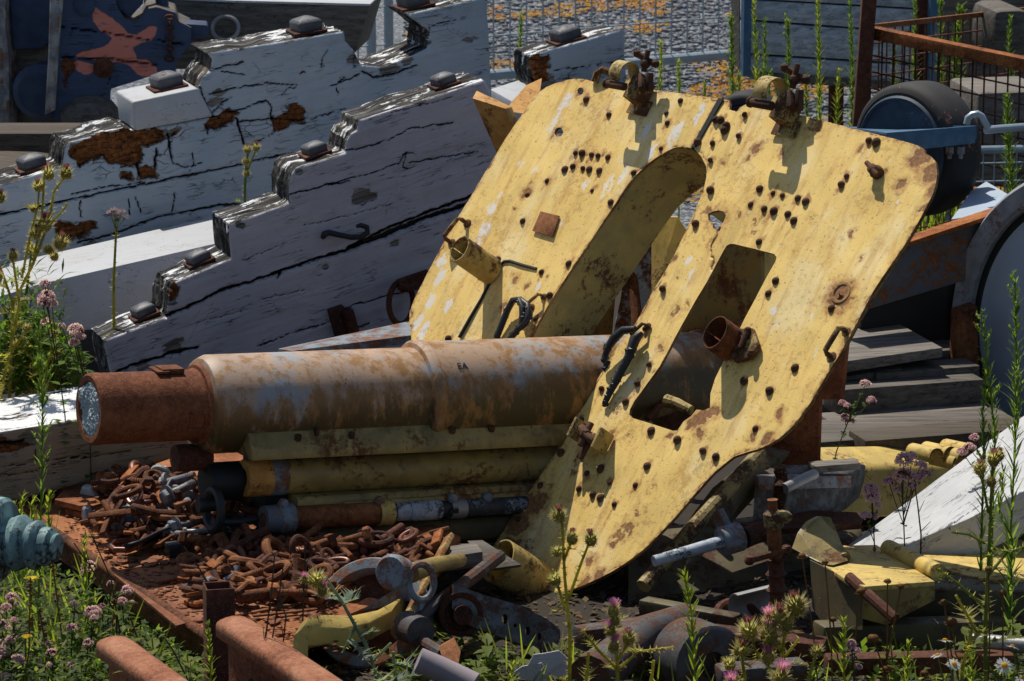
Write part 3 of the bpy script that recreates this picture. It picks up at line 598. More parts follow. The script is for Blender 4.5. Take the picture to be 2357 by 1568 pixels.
def pallets():
    n = Vector((.30, -1, 0)).normalized(); a = Vector((1, .3, 0)).normalized(); o = P(1950, 800, 9.95)
    t = thing('pallet', (o.x, o.y, 0), 'grey wooden pallet stacked under the dark girder', 'pallet')
    def bd(q, th, nm, m='pallet', lab=None, h=0):
        b = MB(); b.prism([PP(x, y, o + n * h, n) for x, y in q], -n * th); z = b.build(nm, MT[m], t, bevel=.003)
        if lab: z['label'] = lab
    bd([(1900, 838), (2170, 800), (2170, 822), (1900, 866)], .35, 'deck_board', h=.02); bd([(1940, 868), (2075, 848), (2075, 905), (1940, 925)], .12, 'block', 'plankd', None); bd([(1960, 940), (2230, 895), (2230, 925), (1960, 968)], .2, 'deck_board', 'plankd', h=-.03); bd([(1955, 958), (2030, 946), (2030, 962), (1955, 975)], .1, 'block', h=.06)
    for (x, s) in ((2002, 'O'), (2022, 'I'), (2034, 'I')): pass
    cu = bpy.data.curves.new('stamp', 'FONT'); cu.body = 'OII'; cu.size = .034; cu.extrude = .0008; ob = bpy.data.objects.new('stamped_letters', cu); COL.objects.link(ob)
    me = bpy.data.meshes.new_from_object(ob); bpy.data.objects.remove(ob); me.materials.append(MT['blackp']); me.name = 'stamped_letters'; ob = bpy.data.objects.new('stamped_letters', me); COL.objects.link(ob); ob.parent = t; p = PP(2002, 893, o + n * .003, n) - t.location
    ob.matrix_local = Matrix.Translation(p) @ Matrix(((a.x, 0, -a.y * -1 if 0 else n.x), (a.y, 0, n.y), (0, 1, 0))).to_4x4()
    t2 = MB(); t2.box(P(2080, 1030, 9.85) - Z * .05, (a, -n, Z), (.62, .35, .14)); tag(t2.build('sleeper', MT['sleeper'], bevel=.012), 'thick dark timber sleeper under the pallet stack', 'timber')
    t3 = MB(); t3.box(P(1960, 745, 10.5), (a, -n, Z), (.3, .2, .05)); tag(t3.build('short_timber', MT['plank'], bevel=.01), 'short pale board lying between shield and girder', 'timber')
pallets()
def disc_wheel():
    c = P(2535, 800, 10.0); ax = Vector((-.72, -.69, .0)).normalized(); m = mpp(c); r = 420 * m
    t = thing('disc_wheel', (c.x, c.y, 0), 'large blue grey disc wheel with pitted rusty rim at the right edge', 'wheel')
    b = MB(); b.lathe(c, ax, [(-.05, r), (.035, r), (.05, r - .01), (.05, r - .055), (.04, r - .065), (-.02, r - .068), (-.05, r - .06)], 110, closed=True); b.build('rim', MT['rimg'], t)
    b = MB(); b.lathe(c, ax, [(.02, r - .066), (.012, r - .09), (.018, r - .092), (.028, r - .15), (.03, .1), (.03, .003)], 90); b.build('disc', MT['discg'], t)
    b = MB(); b.lathe(c, ax, [(.022, r - .064), (.024, r - .080), (.018, r - .088), (.0, r - .088), (.0, r - .064)], 100, closed=True); b.build('gap_ring', MT['blackp'], t)  # black ring put in for the dark gap between rim and disc
disc_wheel()
# ---------------------------------------------------------------- stepped timber cheeks
def timber_fn(pl, cracks=(), rots=(), flakes=(), rough=.0015, edge=None, jit=.004):
    cr = [([pl.ab(*q) for q in c], w_ * mpp(pl.pt(*c[0]))) for c, w_ in cracks]
    rt = [([pl.ab(*q) for q in c], dp) for c, dp in rots]
    fk = [(pl.ab(x, y), r * mpp(pl.pt(x, y)), s) for x, y, r, s in flakes]
    def f(V):
        a, b = V[:, 0], V[:, 1]; n = len(V)
        J = np.stack([a + jit * fb(a, b, 30, 60, 1), b + jit * fb(a, b, 40, 40, 9)], 1)
        g = np.zeros(n); r = np.zeros(n); k = np.zeros(n); d = fb(a, b, 2.5, 25, 4) * rough * 1.5
        wn = .55 + 1.1 * np.abs(fb(a, b, 12, 12, 5))
        for c, w_ in cr:
            ds = seg_dist(J, line_segs(c)); q = np.clip(1.35 - ds / (max(w_, .0022) * (.45 + .55 * wn)) , 0, 1) * (.75 if w_ < .0013 else 1); g = np.maximum(g, q); d -= np.minimum(q, 1) * min(.022, w_ * 3 + .003)
            k = np.maximum(k, np.clip(1 - ds / (w_ * 2 + .012), 0, 1) * .32)
        for c, dp in rt:
            J2 = np.stack([a + .010 * fb(a, b, 35, 35, 21), b + .008 * fb(a, b, 40, 40, 29)], 1)
            ins = inside(J2, c); de = seg_dist(J2, loop_segs(c)); q = np.where(ins, np.clip(de / .006 + .5, 0, 1), np.clip(.45 - de / .008, 0, 1)); r = np.maximum(r, q); k = np.maximum(k, np.clip(.62 - de / .03, 0, 1)); g = np.maximum(g, np.where(ins, np.clip(.55 - de / .006, 0, 1), 0))
            blk = np.floor(a / .018 + fb(a, b, 9, 9, 3)) * 7.1 + np.floor(b / .012) * 3.3; blk = (np.sin(blk * 12.9898) * 43758.5453) % 1
            d -= np.where(ins, dp * (.4 + .8 * blk), 0)
        for (c, rr, s) in fk:
            ds = np.hypot(a - c[0], (b - c[1]) * 1.3) / rr; q = np.clip(1.3 - ds - .3 * fb(a, b, 40, 60, 6), 0, 1) * s; k = np.maximum(k, q); d -= q * .004
        if edge is not None:
            ds = seg_dist(V, edge); k = np.maximum(k, np.clip(.55 - ds / .02, 0, 1))
        return d, np.stack([r, g, k], 1)
    return f
def sm(no): return 1 if no[1] > .55 else (2 if no[0] < -.5 else 0)
def nut(pl, p1, p2, t, th, parent, s=.045, lab=None):
    x = p1[0] + (p2[0] - p1[0]) * t; y = p1[1] + (p2[1] - p1[1]) * t; e = (pl.pt(*p2) - pl.pt(*p1)).normalized(); up = pl.n.cross(e).normalized() * -1
    if up.z < 0: up = -up
    c = pl.pt(x, y) - pl.n * (th * .5); w_ = MB(); ax = (e * .8 + pl.n * .6).normalized(); ay = up.cross(ax)
    q = MB(); q.box(c + up * .003, (e, pl.n, up), (s * 1.75, s * 1.75, .007)); h = MB(); k = s * .74
    pts = []
    for (dz, r) in ((.004, k * 1.0), (.024, k * 1.04), (.030, k * .86), (.037, k * .16)):
        pts.append([c + up * dz * s / .045 + (ax * math.cos(a) + ay * math.sin(a)) * r * 1.2 for a in (0, 1.5708, 3.1416, 4.7124)])
    vs = [p for r in pts for p in r]; fs = [(i * 4 + j, i * 4 + (j + 1) % 4, i * 4 + 4 + (j + 1) % 4, i * 4 + 4 + j) for i in range(3) for j in range(4)] + [(12, 13, 14, 15), (3, 2, 1, 0)]
    h.add(vs, fs); o = h.build('bolt', MT['nut'], parent, bevel=.0025); q.build('washer', MT['rustd'], o, bevel=.001); return o
def hatch(t, n): return None
# near cheek
A19 = R(19); nA = Vector((math.sin(A19), -math.cos(A19), 0)); oA = P(239, 785, 10.2)
plA = Plane(oA, nA, PP(1090, 450, oA, nA) - PP(350, 700, oA, nA))
TA = .18
cA = thing('stepped_timber', plA.pt(600, 860), 'mauve grey stepped gun carriage cheek, the one right behind the gun barrel', 'timber cheek', 'stepped timber carriage cheeks')
olA = [(239, 785), (383, 730), (388, 690), (397, 653), (533, 595), (529, 555), (528, 516), (667, 468), (666, 430), (672, 400), (684, 386), (796, 352), (800, 325), (808, 308), (822, 300), (827, 277), (1115, 185), (1131, 215), (1141, 273), (1158, 320), (1165, 900), (500, 960), (262, 900)]
crA = [([(383, 728), (444, 703), (513, 668), (581, 648), (650, 624), (718, 600), (800, 576), (868, 537), (987, 489), (1130, 436)], 4.5), ([(800, 575), (880, 545), (1000, 495), (1140, 455)], 6.5), ([(253, 865), (300, 842), (341, 832), (400, 812), (458, 800)], 4), ([(591, 798), (680, 765), (762, 742), (816, 703), (900, 680), (970, 665)], 1.6),
       ([(792, 349), (850, 338), (885, 325), (953, 294), (1042, 284)], 1.8), ([(667, 448), (740, 430), (805, 417)], 1.5), ([(748, 427), (850, 400), (919, 376), (928, 358), (953, 352)], 1.5), ([(945, 375), (1000, 365), (1100, 350)], 1.1), ([(600, 690), (700, 668)], .8), ([(450, 745), (560, 715)], .7), ([(700, 520), (800, 498), (900, 470)], .7), ([(560, 600), (660, 560)], .7), ([(900, 260), (1040, 225)], .9), ([(936, 352), (928, 385), (940, 390)], 1.6), ([(640, 640), (650, 625)], 4),
       ([(1000, 540), (1100, 520)], .8), ([(640, 830), (740, 790), (850, 745)], 1.2)]
fnA = timber_fn(plA, crA, [([(400, 648), (412, 660), (405, 690), (392, 700), (386, 670)], .01)], [(835, 452, 34, 1), (400, 800, 30, .9), (330, 838, 22, .9), (690, 395, 14, 1), (555, 520, 18, .8), (910, 560, 20, .7), (750, 615, 14, .8)], edge=[((239, 785), (383, 730))] and [(plA.ab(*a), plA.ab(*b)) for a, b in (((239, 785), (383, 730)), ((397, 653), (533, 595)), ((528, 516), (667, 468)), ((684, 386), (796, 352)), ((827, 277), (1115, 185)))])
relief_plate('timber', olA, plA, TA, .0032, fnA, (), (MT['cheek_a'], MT['tread'], MT['endg']), cA, .010, 22, sm, edge_round=.008)
for p1, p2, t in (((239, 785), (383, 730), .78), ((397, 653), (533, 595), .60), ((684, 386), (796, 352), .56), ((827, 277), (1115, 185), .76)): nut(plA, p1, p2, t, TA, cA)
def on_plane(pl, pts, h): return [pl.pt(x, y, hh) for (x, y), hh in zip(pts, h if isinstance(h, (list, tuple)) else [h] * len(pts))]
b = MB(); b.tube(on_plane(plA, [(744, 545), (742, 536), (750, 531), (770, 535), (800, 541), (822, 540), (838, 530), (836, 518), (822, 513), (812, 516)], [0, .02, .03, .035, .035, .035, .035, .035, .035, .035]), [.008, .009, .009, .008, .008, .008, .008, .008, .007, .005], 10); tag(b.build('hook', MT['black'], cA), 'black curved iron hook')
b = MB(); b.torus(plA.pt(912, 690, .045), plA.n, 42 * 1.17e-3, .0085, 28, 10, (.72, 1.22), Vector((1, 0, 0))); o = b.build('ring', MT['rustd'], cA)
b = MB(); b.tube(on_plane(plA, [(905, 650), (930, 655), (965, 652)], [.05, .055, .0]), .011, 10).box(plA.pt(950, 645, .01), (plA.a, plA.b, plA.n), (.09, .035, .02)); b.build('staple', MT['rustd'], cA)
b = MB(); b.box(plA.pt(778, 738, .012), (plA.a, plA.b, plA.n), (.045, .085, .03)); b.box(plA.pt(800, 735, .02), (plA.a, plA.b, plA.n), (.03, .07, .045)); b.build('iron_lug', MT['rustd'], cA, bevel=.004)
# rear cheek
oB = P(200, 330, 11.3); plB = Plane(oB, nA, PP(687, 350, oB, nA) - PP(106, 473, oB, nA)); TB = .21
cB = thing('stepped_timber', plB.pt(500, 590), 'blue grey stepped cheek with orange rot pockets and a clean white block', 'timber cheek', 'stepped timber carriage cheeks')
olB = [(-60, 443), (7, 424), (144, 386), (150, 345), (157, 328), (287, 294), (307, 303), (492, 270), (470, 230), (456, 204), (466, 180), (486, 160), (489, 137), (478, 123), (793, 73), (795, 95), (814, 116), (833, 150), (880, 155), (939, 134), (984, 112), (990, 75), (962, 52), (935, 34), (1120, -8), (1127, 102), (1136, 300), (1140, 600), (600, 600), (100, 640), (-60, 640)]
z1 = lambda l: [(x * .3418, y * .3418) for x, y in l]
crB = [([(-60, 505), (60, 482), (106, 473), (220, 448), (335, 424), (500, 390), (687, 350)], 2.6), ([(180, 560), (284, 533), (330, 512), (366, 499), (513, 472), (588, 468)], 2.4), (z1([(1390, 490), (1500, 450), (1640, 420)]), 2), (z1([(1350, 590), (1400, 760), (1440, 790), (1590, 750), (1700, 710), (1790, 680), (1830, 720), (1830, 800)]), 2.2),
       (z1([(1610, 820), (1830, 800), (2060, 815), (2200, 770), (2330, 740)]), 1.8), (z1([(1590, 790), (1620, 880), (1650, 980)]), 3), (z1([(1130, 900), (1145, 1010), (1160, 1060)]), 3), (z1([(1060, 1000), (1045, 1120)]), 3), (z1([(930, 1110), (940, 1190)]), 3), (z1([(540, 1350), (545, 1460)]), 1.8), (z1([(870, 1330), (875, 1450)]), 1.3), (z1([(915, 1330), (950, 1430)]), 1.5), (z1([(1180, 1300), (1165, 1420)]), 1.3), (z1([(1300, 1030), (1310, 1100), (1270, 1160)]), 1.3),
       (z1([(1400, 640), (1600, 590), (1800, 560), (2000, 575)]), 1.8), (z1([(1420, 770), (1500, 690), (1560, 660)]), 1.8), (z1([(2170, 440), (2175, 380), (2210, 340)]), 1.2), (z1([(1900, 640), (1940, 600), (2000, 590)]), 1.2), (z1([(2280, 560), (2320, 520)]), 2), (z1([(1400, 900), (1395, 850)]), 1.2), (z1([(2270, 590), (2280, 640)]), 1.3), (z1([(480, 1310), (700, 1260), (980, 1230)]), 1.4), (z1([(1045, 740), (1120, 735), (1300, 690)]), 1.2),
       (z1([(1150, 1010), (1170, 1100), (1240, 1130), (1360, 1100)]), 1.2), (z1([(1840, 900), (1780, 930), (1700, 980)]), 1.3), (z1([(760, 1130), (850, 1120), (930, 1130)]), 1.6), (z1([(1490, 480), (1650, 500)]), 1), ([(833, 165), (860, 178), (905, 172), (960, 150)], 2.2), ([(760, 200), (830, 172)], 1.4), ([(985, 68), (1010, 55), (1050, 45)], 1.5), ([(700, 560), (900, 520)], 1.3), ([(880, 240), (1060, 210)], .9), ([(200, 590), (330, 560)], 2)]
rtB = [(z1([(480, 980), (700, 900), (900, 860), (1120, 880), (1110, 930), (1050, 970), (940, 990), (960, 1080), (930, 1120), (720, 1100), (700, 1060), (600, 1080), (540, 1120), (470, 1050)]), .016), (z1([(1370, 840), (1440, 790), (1530, 740), (1600, 760), (1560, 830), (1400, 880)]), .02), (z1([(1830, 800), (1940, 760), (1945, 705), (1990, 705), (2065, 740), (2050, 820), (1960, 825), (1890, 900), (1840, 880)]), .012),
       (z1([(930, 1130), (1050, 1130), (1055, 1190), (940, 1200)]), .012), (z1([(820, 1160), (890, 1165), (890, 1215), (820, 1205)]), .012), (z1([(370, 1500), (500, 1510), (640, 1495), (655, 1540), (560, 1590), (400, 1640)]), .02), ([(944, 70), (962, 62), (985, 70), (984, 108), (960, 122), (941, 118)], .03), ([(1155, 876), (1130, 900), (1210, 870), (1180, 860)] and z1([(1160, 880), (1210, 870), (1180, 920), (1150, 920)]), .012), (z1([(2010, 485), (2060, 483), (2060, 495), (2010, 497)]), .006)]
fnB = timber_fn(plB, crB, rtB, [(300, 130, 0, 0) and (500, 235, 30, .8), (505, 215, 20, .9), (820, 140, 25, 1), (960, 100, 30, .9), (900, 160, 26, 1), (1080, 90, 30, .5), (170, 345, 16, .8), (215, 560, 30, .5), (940, 140, 20, .8)], edge=[(plB.ab(*a), plB.ab(*b)) for a, b in (((7, 424), (144, 386)), ((157, 328), (287, 294)), ((478, 123), (793, 73)), ((833, 150), (939, 134)), ((935, 34), (1120, -8)))])
relief_plate('timber', olB, plB, TB, .0038, fnB, (), (MT['cheek_b'], MT['tread'], MT['endg']), cB, .014, 20, sm, edge_round=.008)
b = MB(); b.prism([plB.pt(x, y, .006) for x, y in ((304, 234), (455, 202), (490, 268), (311, 301))], -plB.n * .22); bk = b.build('repair_block', [MT['white']], cB, bevel=.007, seg=3); bk['label'] = 'clean square white repair block'
nut(plB, (304, 234), (455, 202), .66, .20, cB, .062); nut(plB, (7, 424), (144, 386), .62, .20, cB, .056); nut(plB, (478, 123), (793, 73), .79, .20, cB, .06); nut(plB, (935, 34), (1120, -8), .22, .20, cB, .062)
# short cheek end on the right
nC = nA; oC = P(1300, 150, 12.4); plC = Plane(oC, nC, PP(1430, 76, oC, nC) - PP(1240, 112, oC, nC)); cC = thing('stepped_timber', plC.pt(1300, 215), 'grey timber stub with a square nut, end eaten away, standing on gravel', 'timber cheek', 'stepped timber carriage cheeks')
olC = [(1222, 128), (1434, 68), (1440, 150), (1446, 215), (1560, 230), (1560, 300), (1240, 310), (1215, 250), (1228, 190)]
relief_plate('timber', olC, plC, .16, .005, timber_fn(plC, [([(1230, 170), (1300, 160), (1440, 140)], 1.2), ([(1210, 130), (1225, 170), (1235, 200)], 5)], [([(1214, 130), (1262, 128), (1262, 190), (1222, 200)], .018)], [(1260, 190, 30, 1), (1300, 195, 24, .8)]), (), (MT['cheek_b'], MT['tread'], MT['endg']), cC, .010, 18, sm, edge_round=.008)
nut(plC, (1222, 128), (1434, 68), .47, .15, cC, .062)
b = MB(); b.prism([P(1128, 205, 12.2), P(1212, 178, 12.6), P(1350, 215, 12.6), P(1200, 245, 12.0)], Vector((0, 0, -.07))); tag(b.build('white_board', MT['white'], bevel=.004), 'white painted board lying behind the stepped cheeks by the rusty bracket', 'board')
# orange rusted angle bracket behind the shield
t = thing('orange_bracket', P(1180, 330, 10.15), 'orange rusted steel channel sticking up behind the shield edge', 'steel channel')
b = MB(); pO = [P(1087, 226, 10.0), P(1176, 252, 9.95), P(1250, 380, 9.95), P(1165, 345, 10.0)]; b.prism([P(1087, 226, 10.05), P(1097, 208, 10.1), P(1178, 246, 10.05), P(1163, 250, 10.0)], Vector((.10, .05, -.24))); tag(b.build('channel', MT['orangew'], t, bevel=.002), 'orange channel end catching the sun')
b = MB(); b.prism([P(1163, 255, 10.1), P(1180, 232, 10.2), P(1212, 196, 10.3), P(1247, 180, 10.35), P(1244, 205, 10.3), P(1228, 245, 10.2), P(1205, 262, 10.1)], Vector((0, .02, -.004))); tag(b.build('torn_sheet', MT['orangew'], t), 'torn flap of orange sheet')
b = MB(); b.prism([P(1155, 300, 10.1), P(1215, 300, 10.1), P(1180, 480, 10.1), P(1150, 370, 10.1)], Vector((0, .01, 0))); b.build('web', MT['orangew'], t)
# white plank deck between the cheeks
oP = P(75, 655, 10.75); plP = Plane(oP, nA, plA.a); b = MB(); b.prism([plP.pt(x, y) for x, y in ((75, 657), (560, 545), (560, 650), (300, 740), (60, 790))], -nA * .33)
tag(b.build('white_timber', MT['white'], bevel=.006), 'flat white painted timber lying between the two big stepped cheeks', 'timber')
b = MB(); b.prism([PP(x, y, oP + nA * .004, nA) for x, y in ((-60, 700), (75, 658), (60, 790), (-60, 800))], -nA * .3)
tag(b.build('white_timber', MT['white'], bevel=.006), 'white timber end behind the thistles at the left edge', 'timber')
# dark timber with ring at the top
oD = P(600, 60, 13.0); nD = Vector((-.12, -1, 0)).normalized(); plD = Plane(oD, nD, (1, -.12, 0)); tD = thing('dark_timber', plD.pt(600, 160), 'dark brown shaded timber with white strip for its lit top and iron ring behind the stepped cheeks', 'timber')
b = MB(); b.prism([plD.pt(x, y) for x, y in ((330, -4), (540, 6), (851, 14), (818, 122), (560, 160), (330, 160))], -nD * .3); b.build('side', MT['plankd'], tD, bevel=.006)
b = MB(); b.prism([plD.pt(x, y, .002) for x, y in ((330, -8), (540, 1), (852, 9), (851, 14), (540, 6), (330, -4))], -nD * .32); b.build('top', MT['white'], tD)  # thin white strip puts the sunlit top edge into the colour
b = MB(); b.torus(plD.pt(523, 62, .03), Vector((-.25, -1, .3)), .047, .0075, 30, 8, (1, .86)); b.build('ring', MT['steel'], tD)
# lower-left beam
oE = P(0, 1050, 8.95); nE = Vector((math.sin(R(16)), -math.cos(R(16)), 0)); plE = Plane(oE, nE, PP(380, 950, oE, nE) - PP(0, 1010, oE, nE)); tE = thing('ground_beam', plE.pt(100, 1150), 'long timber beam with white peeling top running behind the gun muzzle', 'timber beam')
olE = [(-70, 1010), (0, 996), (100, 980), (200, 962), (410, 935), (440, 1040), (350, 1072), (0, 1163), (-70, 1180)]
relief_plate('timber', olE, plE, .31, .004, timber_fn(plE, [([(-60, 1028), (20, 1022), (55, 1018)], 5), ([(80, 1035), (90, 1060), (105, 1090)], .8), ([(-40, 1100), (60, 1090), (160, 1060), (300, 1040)], .9), ([(0, 1075), (200, 1050)], .8)], [([(-60, 1012), (40, 1012), (76, 1022), (40, 1040), (-60, 1050)], .006)], [(60, 1010, 30, .8), (150, 1000, 20, .5)], edge=[(plE.ab(-70, 1010), plE.ab(410, 935))]), (), (MT['beam_lw'], MT['treadw'], MT['endg']), tE, .008, 18, sm, edge_round=.006)
# white timber at lower right
oW = P(2100, 1150, 8.6); b = MB()
wp = [P(1880, 1303, 8.80), P(2370, 950, 9.3), P(2440, 1060, 9.0), P(1990, 1340, 8.5)]
nn = (wp[1] - wp[0]).cross(wp[3] - wp[0]).normalized(); nn = nn if nn.z > 0 else -nn
plW = Plane(wp[0], nn, wp[1] - wp[0])
o = relief_plate('white_plank', [(1880, 1310), (1940, 1262), (2120, 1130), (2357, 956), (2440, 896), (2440, 1080), (2357, 1128), (2230, 1190), (2100, 1245), (1990, 1310)], plW, .09, .004, timber_fn(plW, [([(2135, 1137), (2200, 1092), (2262, 1048)], 1.1), ([(2040, 1256), (2110, 1205), (2180, 1160), (2240, 1120)], 1.2), ([(2160, 1224), (2230, 1180), (2290, 1140), (2357, 1096)], 2.0), ([(2240, 1150), (2330, 1085)], 1.0), ([(2060, 1270), (2160, 1215)], 1.0), ([(2290, 1060), (2400, 985)], .9)], [], [(2300, 1150, 20, .7), (2200, 1200, 12, .6)]), (), (MT['cheek_n'], MT['cheek_n']), None, .004, 8, None, edge_round=.005); tag(o, 'long white painted timber leaning up to the right edge over the yellow trail', 'timber')
# ---------------------------------------------------------------- blue painted carriage at the upper left
def blue_carriage():
    n = Vector((.10, -1, 0)).normalized(); o = P(250, 120, 12.6); pl = Plane(o, n, (1, .1, 0)); t = thing('blue_carriage', pl.pt(250, 330), 'navy blue timber gun carriage with a salmon X sprayed on its side', 'gun carriage')
    ol = [(140, -20), (262, -20), (270, 18), (286, 42), (308, 52), (328, 40), (338, 21), (360, 16), (405, 30), (412, 50), (440, 64), (440, 103), (428, 112), (405, 145), (405, 170), (360, 172), (255, 205), (252, 300), (125, 300), (128, 180)]
    z = lambda l: [(x * .3418, y * .3418) for x, y in l]
    sal = [z([(620, 55), (720, 100), (800, 180), (860, 240), (940, 250), (1000, 190), (1045, 185), (1045, 230), (1020, 270), (960, 290), (880, 320), (900, 400), (1050, 460), (1050, 500), (1000, 530), (940, 490), (860, 430), (760, 400), (620, 380), (530, 385), (600, 350), (720, 310), (760, 270), (690, 200), (650, 120)]), z([(510, 430), (640, 440), (620, 480), (560, 500), (520, 470)])]
    SA = [[pl.ab(*q) for q in s] for s in sal]; base = timber_fn(pl, [(z([(400, 180), (700, 220), (1000, 270), (1250, 300)]), 2.0), (z([(420, 390), (760, 400), (1050, 440)]), 2.4), (z([(740, 520), (700, 640), (600, 700)]), 1)], [(z([(420, 400), (520, 410), (480, 500), (430, 600)]), .01)], [])
    def fn(V):
        d, c = base(V); a, b_ = V[:, 0], V[:, 1]; J = np.stack([a + .012 * fb(a, b_, 14, 14, 2), b_ + .012 * fb(a, b_, 14, 14, 8)], 1)
        q = np.zeros(len(V))
        for s in SA: ins = inside(J, s); de = seg_dist(J, loop_segs(s)); q = np.maximum(q, np.where(ins, .8 + de / .012, .8 - de / .02))
        c[:, 2] = np.clip(q, 0, 1); return d, c
    relief_plate('side_timber', ol, pl, .22, .006, fn, (), (MT['bluegraf'], MT['plankd']), t, .0, 1)
    b = MB(); b.prism([pl.pt(x, y, .03) for x, y in ((116, -20), (148, -20), (136, 110), (128, 250), (104, 262), (112, 120))], -n * .2); tag(b.build('corner_post', MT['peel'], t, bevel=.004), 'peeling orange and white corner post')
    b = MB(); b.torus(pl.pt(322, 20, -.1), n, .075, .022, 30, 8); b.prism([pl.pt(x, y, -.02) for x, y in ((260, -30), (330, -30), (330, 10), (300, 42), (268, 20))], -n * .1); b.build('cap_square', MT['bluew'], t, bevel=.002)
    b = MB(); b.prism([pl.pt(x, y, -.02) for x, y in ((405, 55), (478, 60), (482, 72), (480, 85), (405, 100))], -n * .1); b.build('bar_end', MT['bluew'], t, bevel=.004)
    b = MB(); c = [(388, 35), (392, 60), (388, 85), (394, 115), (392, 140)]
    for i in range(9): b.torus(pl.pt(390 + (i % 2) * 2, 38 + i * 12, .02), (1, 0, .2) if i % 2 else (0, 1, .1), .011, .0035, 12, 6, (.7, 1.3), Z)
    b.build('chain', MT['rustd'], t)
    for (x, y, r) in ((195, 14, .035), (238, 155, .034)):
        b = MB(); b.lathe(pl.pt(x, y, 0), n, [(0, r), (.012, r), (.02, r * .6), (.02, .001)], 16); b.build('bolt_head', MT['rustd'] if y > 50 else MT['bluew'], t)
    b = MB(); b.ball(pl.pt(205, 275, -.02), .105, 16, (1, .9, .8), jit=.05); tag(b.build('wheel_hub', MT['plankd'], t), 'rough dark wooden wheel hub')
    n2 = Vector((-.2, -1, 0)).normalized(); o2 = P(50, 120, 12.9); p2 = Plane(o2, n2, (1, -.2, 0)); t2 = thing('blue_carriage', p2.pt(50, 330), 'dark blue carriage side in deep shade at the top left corner', 'gun carriage')
    b = MB(); b.prism([p2.pt(x, y) for x, y in ((-60, -30), (14, -30), (12, 60), (20, 130), (24, 330), (-60, 360))], -n2 * .15); b.build('corner_post', MT['peel'], t2, bevel=.005)
    b = MB(); b.prism([p2.pt(x, y, -.03) for x, y in ((14, -30), (116, -30), (122, 70), (108, 92), (90, 115), (24, 118))], -n2 * .2); b.build('side_timber', MT['bluew'], t2, bevel=.005)
    b = MB(); b.prism([p2.pt(x, y, -.08) for x, y in ((14, 118), (120, 110), (116, 330), (14, 330))], -n2 * .2); b.build('axle_bed', MT['plankd'], t2, bevel=.005)
    b = MB(); b.lathe(p2.pt(95, 210, .02), n2, [(-.1, .09), (0, .095), (.02, .07), (.02, .001)], 24); b.build('wheel_hub', MT['bluew'], t2)
    b = MB(); q = [P(-80, 345, 11.9), P(120, 350, 12.0), P(120, 392, 11.7), P(-80, 400, 11.6)]; b.prism(q, Vector((0, 0, -.08))); tag(b.build('brown_board', MT['sleeper'], bevel=.004), 'brown weathered board lying left behind the rotten cheek', 'board')
def m_graf():
    mt = m_paintwood('navy_timber_with_salmon_spray', (.030, .055, .12), (.04, .07, .135), .8, ((.04, .015, .006), (.22, .08, .03)), .3)
    t = mt.node_tree; bs = t.nodes['Principled BSDF']; old = bs.inputs['Base Color'].links[0].from_socket
    b = NB.__new__(NB); b.mt = mt; b.t = t; b.bs = bs; b._o = None; b.out = t.nodes['Material Output']; r, g, k = b.attr(); uv = b.uv
    # undo flaking use of the third mask: salmon paint where it is high
    f = b.ma('MULTIPLY', b.st(b.ma('ADD', k, b.ma('MULTIPLY', b.ma('SUBTRACT', b.noise(uv, 20, 4, .7), .5), .3)), .45, .58), b.st(b.noise(b.sc(uv, (20, 90, 1)), 1, 3, .6), .30, .42))
    f = b.ma('MULTIPLY', f, b.ma('SUBTRACT', 1., g)); c = b.mx(f, old, (.62, .20, .145)); t.links.new(c, bs.inputs['Base Color']); return mt
MT['bluegraf'] = m_graf(); MT['peel'] = m_worn('peeling_post_paint', (.16, .18, .21), (.20, .10, .05), .55, (.34, .33, .32), sc=2, streak=True)
blue_carriage()
# grey angle bar behind the barrel
b = MB(); b.prism([P(640, 803, 9.55), P(672, 808, 9.45), P(960, 770, 9.75), P(960, 738, 9.95), P(930, 742, 9.9)], Vector((0, 0, -.006))); b.prism([P(672, 808, 9.45), P(960, 770, 9.75), P(960, 790, 9.75), P(740, 815, 9.5)], Vector((0, .005, 0)))
tag(b.build('angle_bar', MT['chipped']), 'chipped grey angle bar lying between barrel and mauve cheek', 'steel bar')
# ---------------------------------------------------------------- the field gun
GA = P(207, 942, 8.5); GB = P(1560, 885, 9.22); GD = (GB - GA).normalized()
GS = GD.cross(Z).normalized(); GS = GS if GS.y < 0 else -GS       # sideways, towards the camera
GU = GS.cross(GD).normalized(); GU = GU if GU.z > 0 else -GU
def gt(x):                                   # distance along the bore whose picture column is x
    lo, hi = -1., 4.
    for _ in range(40):
        m = (lo + hi) / 2
        if px(GA + GD * m)[0] < x: lo = m
        else: hi = m
    return lo
def gp(x, s=0., dn=0.):                      # point beside the bore axis at picture column x: s sideways, dn below
    o = GS * s - GU * dn; lo, hi = -1., 4.
    for _ in range(40):
        m = (lo + hi) / 2
        if px(GA + GD * m + o)[0] < x: lo = m
        else: hi = m
    return GA + GD * lo + o
gun = thing('field_gun', Vector((GB.x, GB.y, 0)), 'derelict mustard yellow field gun with riveted split shield and rusty barrel', 'field gun')
brl = thing('barrel', GA - world_loc(gun), None, None); brl.parent = gun
